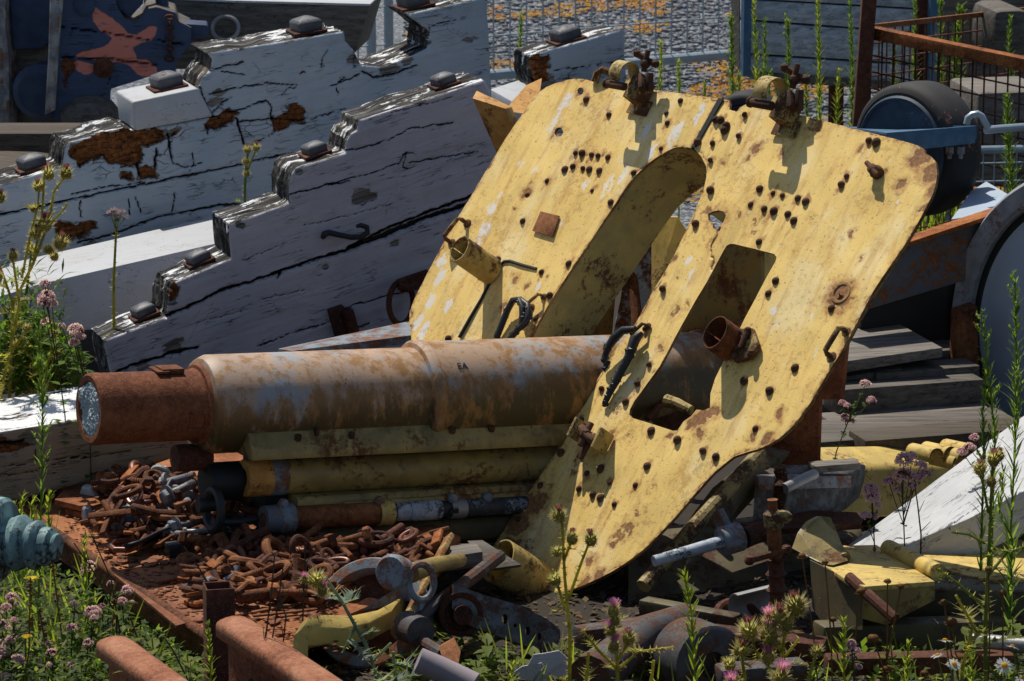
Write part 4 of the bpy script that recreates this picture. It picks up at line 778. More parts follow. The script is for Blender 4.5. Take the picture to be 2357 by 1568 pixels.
# bake a real part instead of an empty: barrel jacket is the part, its pieces are sub-parts
bpy.data.objects.remove(brl)
k0 = mpp(gp(300)); rm = 83.5 * k0; rb = 62 * k0
c0, c1 = gt(466), gt(945)
r1 = 113 * mpp(gp(700)); r2 = 123 * mpp(gp(1100))
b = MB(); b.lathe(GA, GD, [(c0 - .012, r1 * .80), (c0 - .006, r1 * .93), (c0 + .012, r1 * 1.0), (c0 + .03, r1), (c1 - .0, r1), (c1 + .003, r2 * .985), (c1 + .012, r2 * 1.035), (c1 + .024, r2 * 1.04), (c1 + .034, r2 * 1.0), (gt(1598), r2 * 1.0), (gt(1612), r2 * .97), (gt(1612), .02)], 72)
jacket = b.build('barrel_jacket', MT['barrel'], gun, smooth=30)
b = MB(); b.lathe(GA, GD, [(.10, rb), (.0, rb), (-.003, rb * 1.04), (-.004, rm * .93), (.0, rm * .985), (.006, rm), (.02, rm * 1.0), (.03, rm * .985), (gt(440), rm * .985), (gt(447), rm * 1.03), (c0 + .004, rm * 1.05)], 72); b.build('muzzle', MT['muzzle'], jacket, smooth=30)
b = MB(); b.lathe(GA, GD, [(gt(446), rm), (gt(448), rm * 1.12), (gt(457), rm * 1.15), (gt(462), r1 * .93), (c0 + .004, r1 * .93)], 60); b.build('collar', MT['muzzle'], jacket, smooth=30)
b = MB()
for i in range(900):
    a = random.random() * 6.283; q = rb * math.sqrt(random.random()) * .98; z = .004 + .012 * noise.noise(Vector((q * 20 * math.cos(a), q * 20 * math.sin(a), 1)))
    b.ball(GA + GD * z + (GS * math.cos(a) + GU * math.sin(a)) * q, random.uniform(.003, .0075), 5, jit=.3)
b.lathe(GA + GD * .022, GD, [(0, .001), (0, rb)], 24); b.build('plug', MT['plug'], jacket, smooth=None)
b = MB(); tt = gt(395); b.box(GA + GD * (tt - .01) + GU * (rm + .003), (GD, GS, GU), (.055, .05, .012)); b.box(GA + GD * (tt - .035) + GU * (rm + .002), (GD, GS, GU), (.03, .06, .006)); b.build('sight_block', MT['rust'], jacket, bevel=.002)
b = MB(); aa = R(-14)
for (dx, dz, sx, sz) in ((-.018, 0, .004, .045), (.018, 0, .004, .045), (0, .021, .04, .004), (0, -.021, .04, .004)):
    e = GS * math.cos(aa) + GU * math.sin(aa); e2 = GU * math.cos(aa) - GS * math.sin(aa); b.box(GA + GD * (gt(425) + dx) + e * (rm - .001) + e2 * dz, (GD, e, e2), (sx, .006, sz))
b.build('stamped_mark', MT['muzzle'], jacket)
def letters():                                # the worn letters left on the jacket
    cu = bpy.data.curves.new('letters', 'FONT'); cu.body = 'EA'; cu.size = .024; cu.extrude = .0006; ob = bpy.data.objects.new('q', cu); COL.objects.link(ob); me = bpy.data.meshes.new_from_object(ob); bpy.data.objects.remove(ob)
    me.name = 'painted_letters'; me.materials.append(MT['black']); ob = bpy.data.objects.new('painted_letters', me); COL.objects.link(ob); ob.parent = jacket
    e = (GS * math.cos(R(40)) + GU * math.sin(R(40))); up = (GU * math.cos(R(40)) - GS * math.sin(R(40))); p = GA + GD * gt(1006) + e * (r2 + .0008); p2 = p - world_loc(jacket)
    ob.matrix_local = Matrix.Translation(p2) @ Matrix((GD, up, e)).transposed().to_4x4()
letters()
# cradle
def sweep(name, x0, x1, sec, mat, parent=gun, bev=0, lab=None):
    b = MB(); p0 = gp(x0, sec[0][0], sec[0][1]); t0 = (p0 - GA).dot(GD); p1 = gp(x1, sec[0][0], sec[0][1]); t1 = (p1 - GA).dot(GD)
    b.prism([GA + GD * t0 + GS * s - GU * d for s, d in sec], GD * (t1 - t0)); o = b.build(name, MT[mat], parent, bevel=bev); 
    if lab: o['label'] = lab
    return o
cr = sweep('cradle', 488, 1500, [(-.10, .05), (.103, .046), (.135, .083), (.137, .106), (-.13, .106), (-.13, .08)], 'olive', bev=.002)
for x, s in ((685, .118), (808, .118), (1040, .118), (1130, .118)):
    b = MB(); q = gp(x, s, .066); b.tube([q, q + GU * .012 + GS * .004], .009, 6); b.build('bolt', MT['rivet'], cr, bevel=.001)
b = MB(); q = gp(728, .112, .05); b.lathe(q - GD * .004, GD, [(0, .010), (.008, .010)], 14); b.build('lug', MT['rivet'], cr)
sweep('cradle_body', 560, 1500, [(-.10, .106), (.045, .106), (.045, .30), (-.08, .30)], 'blackp', lab='black inside of the cradle')  # plain black box filling the space behind the tubes
sec = []
p0 = gp(615, .05, .168); t0 = (p0 - GA).dot(GD); b = MB(); rr = .043
L = (gp(1500, .05, .168) - p0).length
b.lathe(p0, GD, [(0, rr), (L, rr)], 36); rc = b.build('recuperator', MT['olive'], gun)
b = MB(); b.lathe(p0, GD, [(-.036, rr * .45), (-.062, rr * .55), (-.062, rr * .95), (-.058, rr * 1.03), (-.03, rr * 1.04), (0, rr * 1.05), (.004, rr * 1.0)], 36, closed=False); b.build('end_cap', MT['orangew'], rc)
b = MB(); b.lathe(p0, GD, [(.0, rr * 1.02), (.002, rr * 1.05), (.036, rr * 1.05), (.04, rr * 1.01)], 36); b.build('band', MT['chipped'], rc)
sweep('spring_housing', 652, 1500, [(.02, .208), (.098, .208), (.104, .216), (.104, .236), (.02, .240)], 'olive', bev=.002)
sweep('housing_panel', 775, 1500, [(.07, .220), (.112, .222), (.114, .252), (.07, .256)], 'olive', bev=.003)
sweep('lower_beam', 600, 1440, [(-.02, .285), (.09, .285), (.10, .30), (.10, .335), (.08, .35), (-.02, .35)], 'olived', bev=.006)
def cyl(name, x0, x1, s, d, prof, mat, parent=gun, n=28, lab=None):
    p0 = gp(x0, s, d); p1 = gp(x1, s, d); L = (p1 - p0).length; b = MB(); b.lathe(p0, GD, [(t * L if t <= 1 else L, r) for t, r in prof], n); o = b.build(name, MT[mat], parent)
    if lab: o['label'] = lab
    return o
rod = cyl('recoil_rod', 625, 880, .115, .253, [(0, .0), (0, .027), (1, .027), (1, .0)], 'rust', lab='rusty brown rod sleeve')
cyl('clamp_ring', 636, 672, .115, .253, [(0, .02), (0, .033), (.1, .035), (1, .035), (1, .02)], 'chipped', rod); cyl('clamp_ring', 868, 900, .115, .253, [(0, .02), (0, .030), (1, .030), (1, .02)], 'yel', rod)
cyl('end_eye', 606, 640, .115, .253, [(0, .0), (0, .032), (1, .034), (1, .0)], 'darkst', rod); cyl('end_eye', 604, 607, .115, .253, [(0, .0), (0, .016), (1, .016)], 'rust', rod)
cyl('thread', 890, 912, .115, .253, [(0, .017), (.1, .019), (.2, .017), (.3, .019), (.4, .017), (.5, .019), (.6, .017), (.7, .019), (.8, .017), (1, .017)], 'steel', rod)
cyl('sleeve', 908, 1012, .115, .253, [(0, .0), (0, .022), (.3, .022), (.31, .024), (.95, .024), (1, .022), (1, 0)], 'chippedw', rod, lab='sleeve with white peeling paint'); cyl('sleeve', 1012, 1036, .115, .253, [(0, .020), (1, .020)], 'black', rod); cyl('gauge_ring', 1034, 1068, .115, .253, [(0, .0), (0, .024), (1, .024), (1, 0)], 'steel', rod); cyl('sleeve', 1068, 1500, .115, .253, [(0, .02), (.0, .021), (1, .021), (1, 0)], 'chippedd', rod)
b = MB(); q = gp(1045, .138, .253)
for i in range(9): b.box(q + GD * (i * .0028 - .011) + GS * .0 + GU * (.004 if i % 2 else 0), (GD, GS, GU), (.0009, .003, .012))
b.box(q + GD * .0, (GD, GS, GU), (.022, .002, .010)); b.build('gauge_scale', MT['blackp'], rod)
for x, s, d in ((650, .118, .215), (872, .118, .222), (1040, .118, .226), (1120, .118, .228)):
    b = MB(); q = gp(x, s, d); b.lathe(q, GS, [(0, .012), (.01, .012), (.014, .007), (.014, .001)], 10); b.build('lug', MT['chipped'], gun)
# front collar, arms and brackets under the muzzle
cyl('front_stub', 402, 480, -.0, .125, [(0, .0), (0, .03), (.1, .032), (1, .032)], 'rustd'); cyl('front_stub', 470, 560, .02, .18, [(0, .0), (0, .022), (.02, .045), (1, .045)], 'blackp')
cyl('small_tube', 455, 508, .06, .225, [(0, .010), (0, .0165), (.15, .019), (.3, .016), (1, .016)], 'black', lab='short black iron tube stub'); b = MB(); q = gp(492, .07, .235); b.torus(q, GD, .042, .011, 26, 8, (1, 1.1)); b.build('iron_ring', MT['black'], gun)
b = MB(); b.tube([gp(492, .08, .262), gp(555, .09, .262), gp(640, .08, .25)], .009, 8).tube([gp(490, .08, .262), gp(500, .08, .262)], .014, 8); b.build('link_rod', MT['black'], gun)
b = MB(); q0 = gp(522, .10, .275); q1 = gp(625, .12, .34); b.bar(q0, q1, .006, .035, GS); b.torus(q1 - GU * .015, GS, .014, .005, 14, 6); b.build('arm_plate', MT['black'], gun, bevel=.001)
b = MB(); b.prism([gp(1150, .0, .2), gp(1560, .0, .15), gp(1560, .0, .32), gp(1180, .0, .36)], GS * -.2); b.build('saddle_body', MT['olived'], gun)
# ------------------------------------------------ the shield: two leaning plates joined by a seam over an arch
UA = R(50); LN = R(34.5)
sU = Vector((math.cos(UA), -math.sin(UA), 0)); sW = Vector((math.sin(UA), math.cos(UA), 0)); sV = sW * math.sin(LN) + Z * math.cos(LN); sN = Z * math.sin(LN) - sW * math.cos(LN)
sO = gp(1270) ; plS = Plane(sO, sN, sU)
left = [(935, 850), (944, 800), (945, 780), (940, 740), (942, 715), (955, 680), (975, 645), (1000, 600), (1040, 521), (1100, 422), (1160, 328), (1218, 238), (1228, 222), (1240, 210), (1258, 198), (1281, 189), (1300, 184), (1322, 181), (1342, 182), (1360, 186), (1450, 199), (1544, 212), (1654, 226), (1640, 247), (1618, 290), (1600, 322), (1590, 340), (1570, 338), (1551, 340), (1532, 350), (1510, 364), (1486, 383), (1462, 407), (1446, 427), (1432, 448), (1397, 499), (1373, 535), (1350, 569), (1309, 631), (1261, 703), (1220, 779), (1170, 860), (1100, 990), (1040, 1090), (960, 1140), (890, 1080), (905, 950)]
right = [(1664, 227), (1676, 229), (1678, 240), (1676, 250), (1684, 253), (1694, 255), (1700, 246), (1716, 238), (1760, 244), (1874, 273), (2017, 308), (2080, 325), (2116, 336), (2127, 343), (2128, 352), (2140, 358), (2148, 366), (2153, 374), (2156, 400), (2152, 428), (2145, 451), (2120, 503), (2079, 572), (2012, 675), (1951, 788), (1913, 849), (1879, 908), (1866, 930), (1852, 949), (1835, 972), (1814, 993), (1794, 1010), (1770, 1024), (1747, 1034), (1722, 1041), (1688, 1051), (1676, 1060), (1664, 1070), (1645, 1086), (1626, 1105), (1592, 1142), (1553, 1188), (1500, 1245), (1480, 1265), (1459, 1282), (1434, 1300), (1408, 1317), (1380, 1332), (1345, 1348), (1308, 1361), (1290, 1374), (1271, 1389), (1254, 1397), (1237, 1394), (1180, 1363), (1124, 1336), (1113, 1316), (1129, 1265), (1189, 1170), (1240, 1101), (1274, 1051), (1309, 986), (1343, 925), (1380, 863), (1401, 822), (1452, 757), (1493, 682), (1534, 617), (1554, 582), (1595, 492), (1617, 437), (1624, 407), (1624, 382), (1613, 360), (1597, 342), (1603, 326), (1622, 292), (1646, 250)]
win = [(1681, 562), (1690, 562), (1740, 574), (1782, 585), (1788, 592), (1786, 602), (1753, 662), (1712, 737), (1680, 800), (1645, 870), (1634, 905), (1633, 938), (1618, 944), (1602, 942), (1588, 958), (1572, 969), (1558, 990), (1548, 991), (1500, 976), (1455, 962), (1448, 954), (1449, 942), (1459, 922), (1517, 843), (1551, 778), (1600, 693), (1630, 644), (1667, 576), (1673, 566)]
def circ(x, y, rx, ry, n=14, j=0., rot=0): 
    return [(x + math.cos(a) * rx * (1 + random.uniform(-j, j)), y + math.sin(a) * ry * (1 + random.uniform(-j, j)) + rot * math.cos(a)) for a in [2 * math.pi * i / n for i in range(n)]]
hl = [circ(1336, 210, 7, 8.5), circ(1286, 304, 10, 11, 14, .06), circ(1216, 451, 6, 6, 9, .3)]
hr = [[(1628, 492), (1640, 486), (1655, 484), (1666, 488), (1672, 496), (1668, 508), (1660, 520), (1650, 529), (1642, 526), (1640, 514), (1630, 506)], [(1932, 674), (1938, 682), (1945, 680), (1942, 690), (1930, 694), (1925, 690), (1933, 686)]]
rivR = [(1714, 264), (1700, 313), (1672, 289), (1659, 277), (1636, 260) and (1668, 300), (1640, 330), (1623, 296) and (1648, 276), (1606, 327), (1635, 438), (1635, 369), (1601, 515), (1750, 436), (1781, 446), (1802, 451), (1855, 465), (1729, 472), (1760, 482), (1782, 487), (1814, 494), (1828, 509), (1836, 455) and (1837, 457), (1949, 406), (1937, 425), (2000, 324), (2017, 328), (1748, 558), (1525, 665), (1787, 648), (1770, 677), (1915, 711), (1713, 877), (1831, 848), (1772, 900), (1740, 988), (1559, 1013), (1618, 1038), (1648, 1052), (1491, 1074), (1464, 1118), (1384, 1080), (1405, 1112), (1352, 1090), (1333, 1126), (1365, 1139), (1383, 1147), (1415, 1162), (1244, 1118), (1193, 1195), (1292, 1043), (1338, 968), (1440, 925), (1467, 883), (1385, 895), (1494, 839), (1500, 993), (1502, 750) and (1485, 757)]
rivL = [(1350, 230), (1402, 265), (1537, 284), (1325, 353), (1340, 353), (1362, 357), (1377, 359), (1400, 363), (1301, 391), (1319, 384), (1342, 388), (1357, 391), (1380, 394), (1261, 418), (1364, 440), (1522, 343), (1460, 399), (1407, 467), (1204, 510), (1310, 608), (1247, 627), (1266, 681), (1147, 598), (1286, 655) and (1234, 735), (1032, 780)]
rivTop = [(1567, 233), (1535, 262), (1623, 273) and (1534, 284), (1600, 250) and (1567, 233)]
rustR = [(2140, 400, 22, .9), (2120, 360, 26, .9), (2150, 440, 16, .9), (2130, 480, 14, .6), (1980, 345, 9, .8), (1880, 290, 22, .6), (1830, 300, 12, .5), (1800, 350, 14, .7), (1660, 305, 10, .5), (1740, 340, 14, .8), (1720, 360, 10, .8), (1665, 370, 12, .6), (1700, 395, 9, .5), (2075, 425, 16, .8), (2035, 395, 10, .7), (1935, 682, 30, .95), (1960, 690, 14, .6), (1654, 500, 26, .7), (1630, 485, 16, .6), (1645, 560, 14, .5), (1700, 500, 9, .7), (1740, 520, 30, .45), (1870, 500, 14, .5), (1960, 540, 9, .7), (1610, 960, 22, .95), (1640, 950, 16, .8), (1590, 975, 14, .8), (1610, 995, 12, .9), (1798, 952, 12, .9), (1767, 1012, 12, .8), (1730, 1010, 10, .8), (1800, 1005, 14, .5), (1870, 700, 8, .5), (1790, 790, 6, .5), (1555, 720, 16, .6), (1520, 800, 14, .6), (1500, 870, 12, .5), (1420, 940, 16, .5), (1400, 1010, 18, .6), (1450, 1010, 14, .5), (1380, 1040, 14, .4), (1330, 1060, 20, .5), (1320, 1080, 14, .6), (1260, 1120, 22, .5), (1440, 1220, 24, .6), (1420, 1240, 20, .55), (1410, 1255, 10, .9), (1360, 1290, 14, .8), (1380, 1325, 16, .9), (1340, 1345, 18, .7), (1190, 1200, 36, .85), (1170, 1270, 34, .8), (1230, 1160, 30, .85), (1220, 1250, 24, .5), (1470, 1180, 18, .5), (1500, 1120, 14, .5), (1580, 700, 10, .6), (1553, 590, 8, .9), (1680, 830, 22, .5), (1780, 745, 10, .4), (1980, 600, 10, .5), (2020, 560, 9, .4), (1470, 950, 12, .7), (1540, 1000, 9, .8), (1730, 470, 16, .4), (1480, 1150, 14, .4), (1555, 640, 10, .5)]
rustL = [(1264, 519, 0, 0), (1216, 440, 14, .9), (1225, 420, 12, .5), (1285, 304, 17, .6), (1336, 213, 13, .8), (1360, 225, 16, .5), (1340, 375, 34, .45), (1250, 560, 16, .4), (1160, 700, 12, .7), (1210, 660, 9, .7), (1155, 705, 10, .8), (1186, 641, 10, .7), (1400, 260, 10, .5), (1470, 270, 12, .5), (1145, 610, 10, .6), (1300, 600, 8, .5), (1230, 760, 10, .5), (1190, 480, 9, .5), (1385, 360, 10, .6), (1395, 185, 14, .7), (1260, 640, 7, .6), (1100, 560, 9, .5)]
chipL = [(1560, 300, 34, .6), (1610, 260, 26, .55), (1540, 330, 26, .6), (1500, 350, 26, .6), (1300, 240, 40, .55), (1270, 290, 30, .5), (1490, 300, 30, .55), (1400, 430, 30, .5), (1440, 395, 20, .6), (1110, 540, 44, .52), (1130, 480, 34, .52), (1010, 640, 34, .55), (990, 690, 26, .62), (1020, 600, 30, .5), (975, 760, 30, .65), (960, 740, 30, .6), (1030, 700, 26, .5), (1240, 660, 16, .55), (1150, 460, 24, .5), (1200, 380, 30, .4), (1350, 420, 24, .45), (1230, 400, 20, .45), (1290, 520, 16, .4)]
chipR = [(1585, 600, 18, .62), (1590, 630, 16, .55), (1780, 720, 16, .62), (1785, 750, 10, .6), (1880, 800, 9, .62), (1878, 815, 7, .6), (2070, 460, 14, .5), (2050, 520, 12, .45), (1450, 880, 10, .5), (1720, 500, 14, .45), (1600, 510, 12, .5), (1960, 390, 12, .45), (1870, 730, 10, .45), (1700, 300, 12, .45), (2045, 375, 12, .45)]
def shield_fn(rust, riv, chips, ol, cracks=()):
    ab = lambda x, y, r: (plS.ab(x, y), r * mpp(plS.pt(x, y)) * 1.15)
    RU = [(*ab(x, y, r), s) for x, y, r, s in rust if r]; CH = [(*ab(x, y, r), s) for x, y, r, s in chips]; RV = [plS.ab(*q) for q in riv]; OS = [(plS.ab(*a), plS.ab(*b)) for a, b in loop_segs(ol)]; CK = [([plS.ab(*q) for q in c], w_ * .001) for c, w_ in cracks]
    def f(V):
        a, b = V[:, 0], V[:, 1]; n = len(V); r = np.zeros(n); g = np.zeros(n); k = np.zeros(n); Jt = np.stack([a + .012 * fb(a, b, 25, 25, 3), b + .014 * fb(a, b, 25, 25, 13)], 1); J2 = np.stack([a + .006 * fb(a, b, 60, 60, 4), b + .02 * fb(a, b, 30, 16, 14)], 1)
        for c, rr, s in RU: ds = np.hypot(Jt[:, 0] - c[0], Jt[:, 1] - c[1]) / rr; r = np.maximum(r, np.clip(1.5 - ds, 0, 1) * s); g = np.maximum(g, np.clip(2.1 - ds, 0, 1) * s * .6)
        for c in RV:
            dx = (J2[:, 0] - c[0]); dy = (J2[:, 1] - c[1]); g = np.maximum(g, np.clip(1.2 - np.hypot(dx, dy) / .016, 0, 1) * .9)
            dn = np.clip(-dy, 0, 1); q = np.clip(1 - np.abs(dx) / (.006 + dn * .05), 0, 1) * np.clip(1 - dn / (.05 + .05 * ((c[0] * 37) % 1)), 0, 1) * (dy < 0); g = np.maximum(g, q * .75)
        for c, rr, s in CH: ds = np.hypot((J2[:, 0] - c[0]) * 1.6, (J2[:, 1] - c[1]) * .8) / rr; k = np.maximum(k, np.clip(1.35 - ds, 0, 1) * (s + .12))
        de = seg_dist(Jt, OS); r = np.maximum(r, np.clip(1 - de / .006, 0, 1) * .75); g = np.maximum(g, np.clip(1 - de / .02, 0, 1) * .5)
        d = fb(a, b, 3, 3, 8) * .006; d -= r * .0006
        for c, w_ in CK: ds = seg_dist(Jt, line_segs(c)); q = np.clip(1.3 - ds / w_, 0, 1); d -= q * .004; r = np.maximum(r, q)
        return d, np.stack([r, g, k], 1)
    return f
SM = (MT['shield'], MT['shielde'])
shR = relief_plate('shield_plate', right, plS, .008, .0028, shield_fn(rustR, rivR, chipR, right, [([(1652, 527), (1642, 560), (1638, 600), (1640, 625)], 2.2)]), [win] + hr, SM, gun)
shL = relief_plate('shield_plate', left, plS, .008, .0030, shield_fn(rustL, rivL, chipL, left), hl, SM, gun)
shL['label'] = 'far half of the shield with pale chipped paint'; shR['label'] = 'near half of the shield with the rectangular port'
# rivets
rv = MB(); rv.lathe((0, 0, 0), Z, [(-.002, .0115), (.002, .0112), (.006, .0088), (.0095, .005), (.0105, .001)], 12); rv0 = rv.build('rivet', MT['rivet'], None, local=True)
first = True
for lst, par in ((rivR, shR), (rivL + rivTop[:2], shL)):
    for (x, y) in lst:
        o = rv0 if first else rv0.copy()
        if not first: COL.objects.link(o)
        first = False; o.parent = par; o.location = plS.pt(x, y, .001) - world_loc(par); q = sN.to_track_quat('Z', 'Y'); o.rotation_euler = q.to_euler(); s = random.uniform(.72, 1.2) * (.84 if par is shR else .74); o.scale = (s, s * random.uniform(.9, 1.1), s)
# arch flange running back from the notch
arch = [(1190, 828), (1220, 780), (1261, 703), (1309, 631), (1373, 535), (1432, 448), (1462, 407), (1486, 383), (1510, 364), (1532, 350), (1551, 340), (1570, 338), (1590, 341), (1604, 350), (1615, 362), (1624, 382), (1624, 407), (1617, 437), (1604, 468)]
def flange(path, dep, name, th=.005, parent=gun, mat='shieldin'):
    b = MB(); f = [plS.pt(x, y, -.006) for x, y in path]; n = len(f); K_ = 6; vs = []
    for i, p in enumerate(f):
        dp = dep(i / (n - 1)) if callable(dep) else dep
        for k in range(K_ + 1): vs.append(p - sN * (dp * k / K_))
    tn = []
    for i in range(n):
        t = (f[min(i + 1, n - 1)] - f[max(0, i - 1)]).normalized(); tn.append(sN.cross(t) * th)
    m = len(vs); vs2 = [v + tn[i // (K_ + 1)] for i, v in enumerate(vs)]
    fs = [(i * (K_ + 1) + k, (i + 1) * (K_ + 1) + k, (i + 1) * (K_ + 1) + k + 1, i * (K_ + 1) + k + 1) for i in range(n - 1) for k in range(K_)]
    fs2 = [tuple(q + m for q in f_[::-1]) for f_ in fs]; ed = [(i * (K_ + 1) + K_, (i + 1) * (K_ + 1) + K_, (i + 1) * (K_ + 1) + K_ + m, i * (K_ + 1) + K_ + m) for i in range(n - 1)]
    b.add(vs + vs2, fs + fs2 + ed); return b.build(name, MT[mat], parent, smooth=40)
arch2 = []
for i in range(len(arch) - 1):
    for q in range(3): arch2.append(tuple(arch[i][j] + (arch[i + 1][j] - arch[i][j]) * q / 3 for j in (0, 1)))
arch2.append(arch[-1]); flange(arch2, lambda t: .165, 'arch_flange')
# ------------------------------------------------ fittings on the shield
def W(x, y, h=0): return plS.pt(x, y, h)
def clampfit(x, y, parent, s=1., flip=1):
    """pipe clip: half band, wing screw and foot plate"""
    b = MB(); base = W(x, y); m = mpp(base) * s; U, V, N = sU, sV, sN
    b.box(base - V * 42 * m + N * .006, (U, V, N), (70 * m, 40 * m, .006)); b.box(base - V * 10 * m + N * .03, (U, V, N), (40 * m, 60 * m, .05))
    o = b.build('foot_plate', MT['bracket'], parent, bevel=.002)
    b = MB(); c = base + N * .075 + V * 8 * m - U * 26 * m * flip; R_ = 34 * m; w_ = 40 * m
    pts = []; th = .004
    for i in range(17):
        a = R(-50) + R(250) * i / 16; e = N * math.sin(a) * -1 * -1 + V * math.cos(a); e = N * math.cos(a) + V * math.sin(a)
        pts.append(e)
    vs = []
    for e in pts:
        for (r_, u_) in ((R_, -w_ / 2), (R_, w_ / 2), (R_ - th, w_ / 2), (R_ - th, -w_ / 2)): vs.append(c + e * r_ + U * u_)
    fs = [(i * 4 + k, i * 4 + (k + 1) % 4, i * 4 + 4 + (k + 1) % 4, i * 4 + 4 + k) for i in range(16) for k in range(4)] + [(0, 3, 2, 1), (64, 65, 66, 67)]
    b.add(vs, fs); b.build('band', MT['bracketw'], o, bevel=.001)
    b = MB(); b.tube([c - V * 34 * m + N * 10 * m - U * 30 * m, c - V * 34 * m + N * 10 * m + U * 34 * m], 10 * m, 10); b.tube([c - V * 34 * m + N * 10 * m - U * 36 * m, c - V * 34 * m + N * 10 * m - U * 30 * m], 12.5 * m, 8); b.build('hinge_pin', MT['rivet'], o, bevel=.001)
    b = MB(); q = base + N * .05 + V * 34 * m + U * 6 * m
    b.tube([q, q + V * 50 * m + N * 18 * m], 7 * m, 8).ball(q + V * 18 * m + N * 6 * m, 13 * m, 8).tube([q + V * 34 * m - U * 24 * m + N * 24 * m, q + V * 30 * m, q + V * 26 * m + U * 24 * m - N * 2 * m], [9 * m, 8 * m, 9 * m], 8).ball(q + V * 34 * m - U * 24 * m + N * 24 * m, 11 * m, 7).ball(q + V * 26 * m + U * 24 * m - N * 2 * m, 11 * m, 7)
    b.bar(q - V * 10 * m, q - V * 45 * m + U * 26 * m, 12 * m, 24 * m, N); b.bar(q + U * 22 * m, q - V * 40 * m + U * 30 * m - N * .02, 10 * m, 18 * m, N); b.build('wing_screw', MT['rivet'], o, bevel=.0015)
    return o
clampfit(1492, 215, shL, .95); clampfit(1832, 258, shR, 1.08)
def ringstrap(x, y, parent, R_px, w_px, sq=1., mat='bracketw', lean=0.0, rot=0.):
    b = MB(); base = W(x, y); m = mpp(base); r = R_px * m; w_ = w_px * m; th = .004; U, V, N = sU, sV, sN
    c = base + N * (w_ / 2 + .006) ; vs = []; n = 30
    for i in range(n + 1):
        a = R(-178) + R(356) * i / n; e = U * (math.cos(a) * sq) + V * math.sin(a)
        for (q, h) in ((r, -w_ / 2), (r, w_ / 2), (r - th, w_ / 2), (r - th, -w_ / 2)): vs.append(c + e * q + N * h)
    fs = [(i * 4 + k, i * 4 + (k + 1) % 4, i * 4 + 4 + (k + 1) % 4, i * 4 + 4 + k) for i in range(n) for k in range(4)] + [(0, 3, 2, 1), (4 * n, 4 * n + 1, 4 * n + 2, 4 * n + 3)]
    b.add(vs, fs); b.box(base - U * r * .9 + N * .004, (U, V, N), (r * 1.2, r * .8, .006)); return b.build('strap_ring', MT[mat], parent, bevel=.001)
ringstrap(1136, 628, shL, 33, 118, .8); ringstrap(1688, 796, shR, 42, 66, .8, 'rust'); ringstrap(1238, 1348, shR, 54, 138, .8, 'bracketw')
def handle(pa, pb, parent, h=.035, r=.0058):
    a, b_ = W(*pa), W(*pb); d = (b_ - a); pts = [a - sN * .004, a + sN * (h - .012), a + sN * h + d * .06, b_ + sN * h - d * .06, b_ + sN * (h - .012), b_ - sN * .004]
    b = MB(); b.tube(pts, r, 10).lathe(a, sN, [(0, r * 2.1), (.003, r * 2), (.006, r * 1.2)], 12).lathe(b_, sN, [(0, r * 2.1), (.003, r * 2), (.006, r * 1.2)], 12); return b.build('grab_handle', MT['bracket'], parent)
handle((1076, 515), (1040, 560), shL); handle((1950, 765), (1915, 823), shR, .03, .0068); handle((1252, 684), (1224, 708), shL, .02, .0045); handle((1492, 752), (1462, 780), shR, .02, .0045)
# seam strip and hinge line on the far plate
b = MB(); sl_ = [(1058, 778), (1082, 735), (1110, 688), (1140, 630), (1152, 612), (1162, 603), (1175, 602), (1200, 610), (1236, 620)]
b.tube([W(x, y, .002) for x, y in sl_], .0042, 6); b.build('port_gap', MT['blackp'], shL)
b = MB(); b.prism([W(x, y, .001) for x, y in ((1654, 226), (1665, 228), (1602, 338), (1591, 340))], -sN * .004); b.build('seam_strip', MT['blackp'], shL)
b = MB(); b.prism([W(x, y, .0075) for x, y in ((1248, 489), (1292, 500), (1275, 549), (1229, 534))], -sN * .003); b.build('data_plate', MT['rust'], shL, bevel=.001)
b = MB(); b.prism([W(x, y, .018) for x, y in ((1680, 765), (1742, 762), (1756, 800), (1738, 830), (1700, 840), (1678, 800))], -sN * .014); hp = b.build('latch_plate', MT['bracket'], shR, bevel=.003)
b = MB(); b.torus(W(1706, 790, .02), sN, .024, .005, 24, 8); b.lathe(W(1706, 790, .0185), sN, [(0, .022), (.002, .022), (.002, .001)], 20); b.build('latch_ring', MT['rivet'], hp)
b = MB(); b.tube([W(1735, 776, .026), W(1718, 812, .026)], .006, 8)
for q in ((1733, 770), (1740, 822), (1702, 828)): b.ball(W(*q, .02), .010, 8)
b.build('latch_bolt', MT['rivet'], hp)
# wing bolt low on the near plate
b = MB(); U, V, N = sU, sV, sN; c = W(1378, 1020); m = mpp(c)
b.box(c + N * .02 - U * 10 * m, (U, V, N), (95 * m, 30 * m, .008)).box(c + N * .035 - U * 40 * m + V * 6 * m, (U, V, N), (8 * m, 48 * m, .06)).box(c + N * .03 + U * 40 * m, (U, V, N), (8 * m, 52 * m, .05)); wb = b.build('tool_clip', MT['bracketw'], shR, bevel=.002)
b = MB(); b.tube([c + N * .05 - V * 30 * m, c + N * .05 + V * 30 * m], 8 * m, 8).ball(c + N * .05, 15 * m, 8, jit=.1).tube([c + N * .045 - U * 26 * m + V * 12 * m, c + N * .055, c + N * .045 + U * 30 * m - V * 10 * m], [11 * m, 9 * m, 11 * m], 8).bar(c + N * .04 + U * 10 * m, c + N * .03 - V * 55 * m - U * 4 * m, 16 * m, 10 * m, N); b.build('wing_screw', MT['rivet'], wb, bevel=.001)
b = MB(); c = W(2022, 400); b.lathe(c, sN, [(0, .016), (.012, .017), (.02, .013), (.03, .012), (.034, .006), (.034, .001)], 12).tube([c + sN * .026 - sU * .025 + sV * .012, c + sN * .028, c + sN * .024 + sU * .02 - sV * .012], [.006, .007, .006], 8); b.build('knob', MT['rivet'], shR)
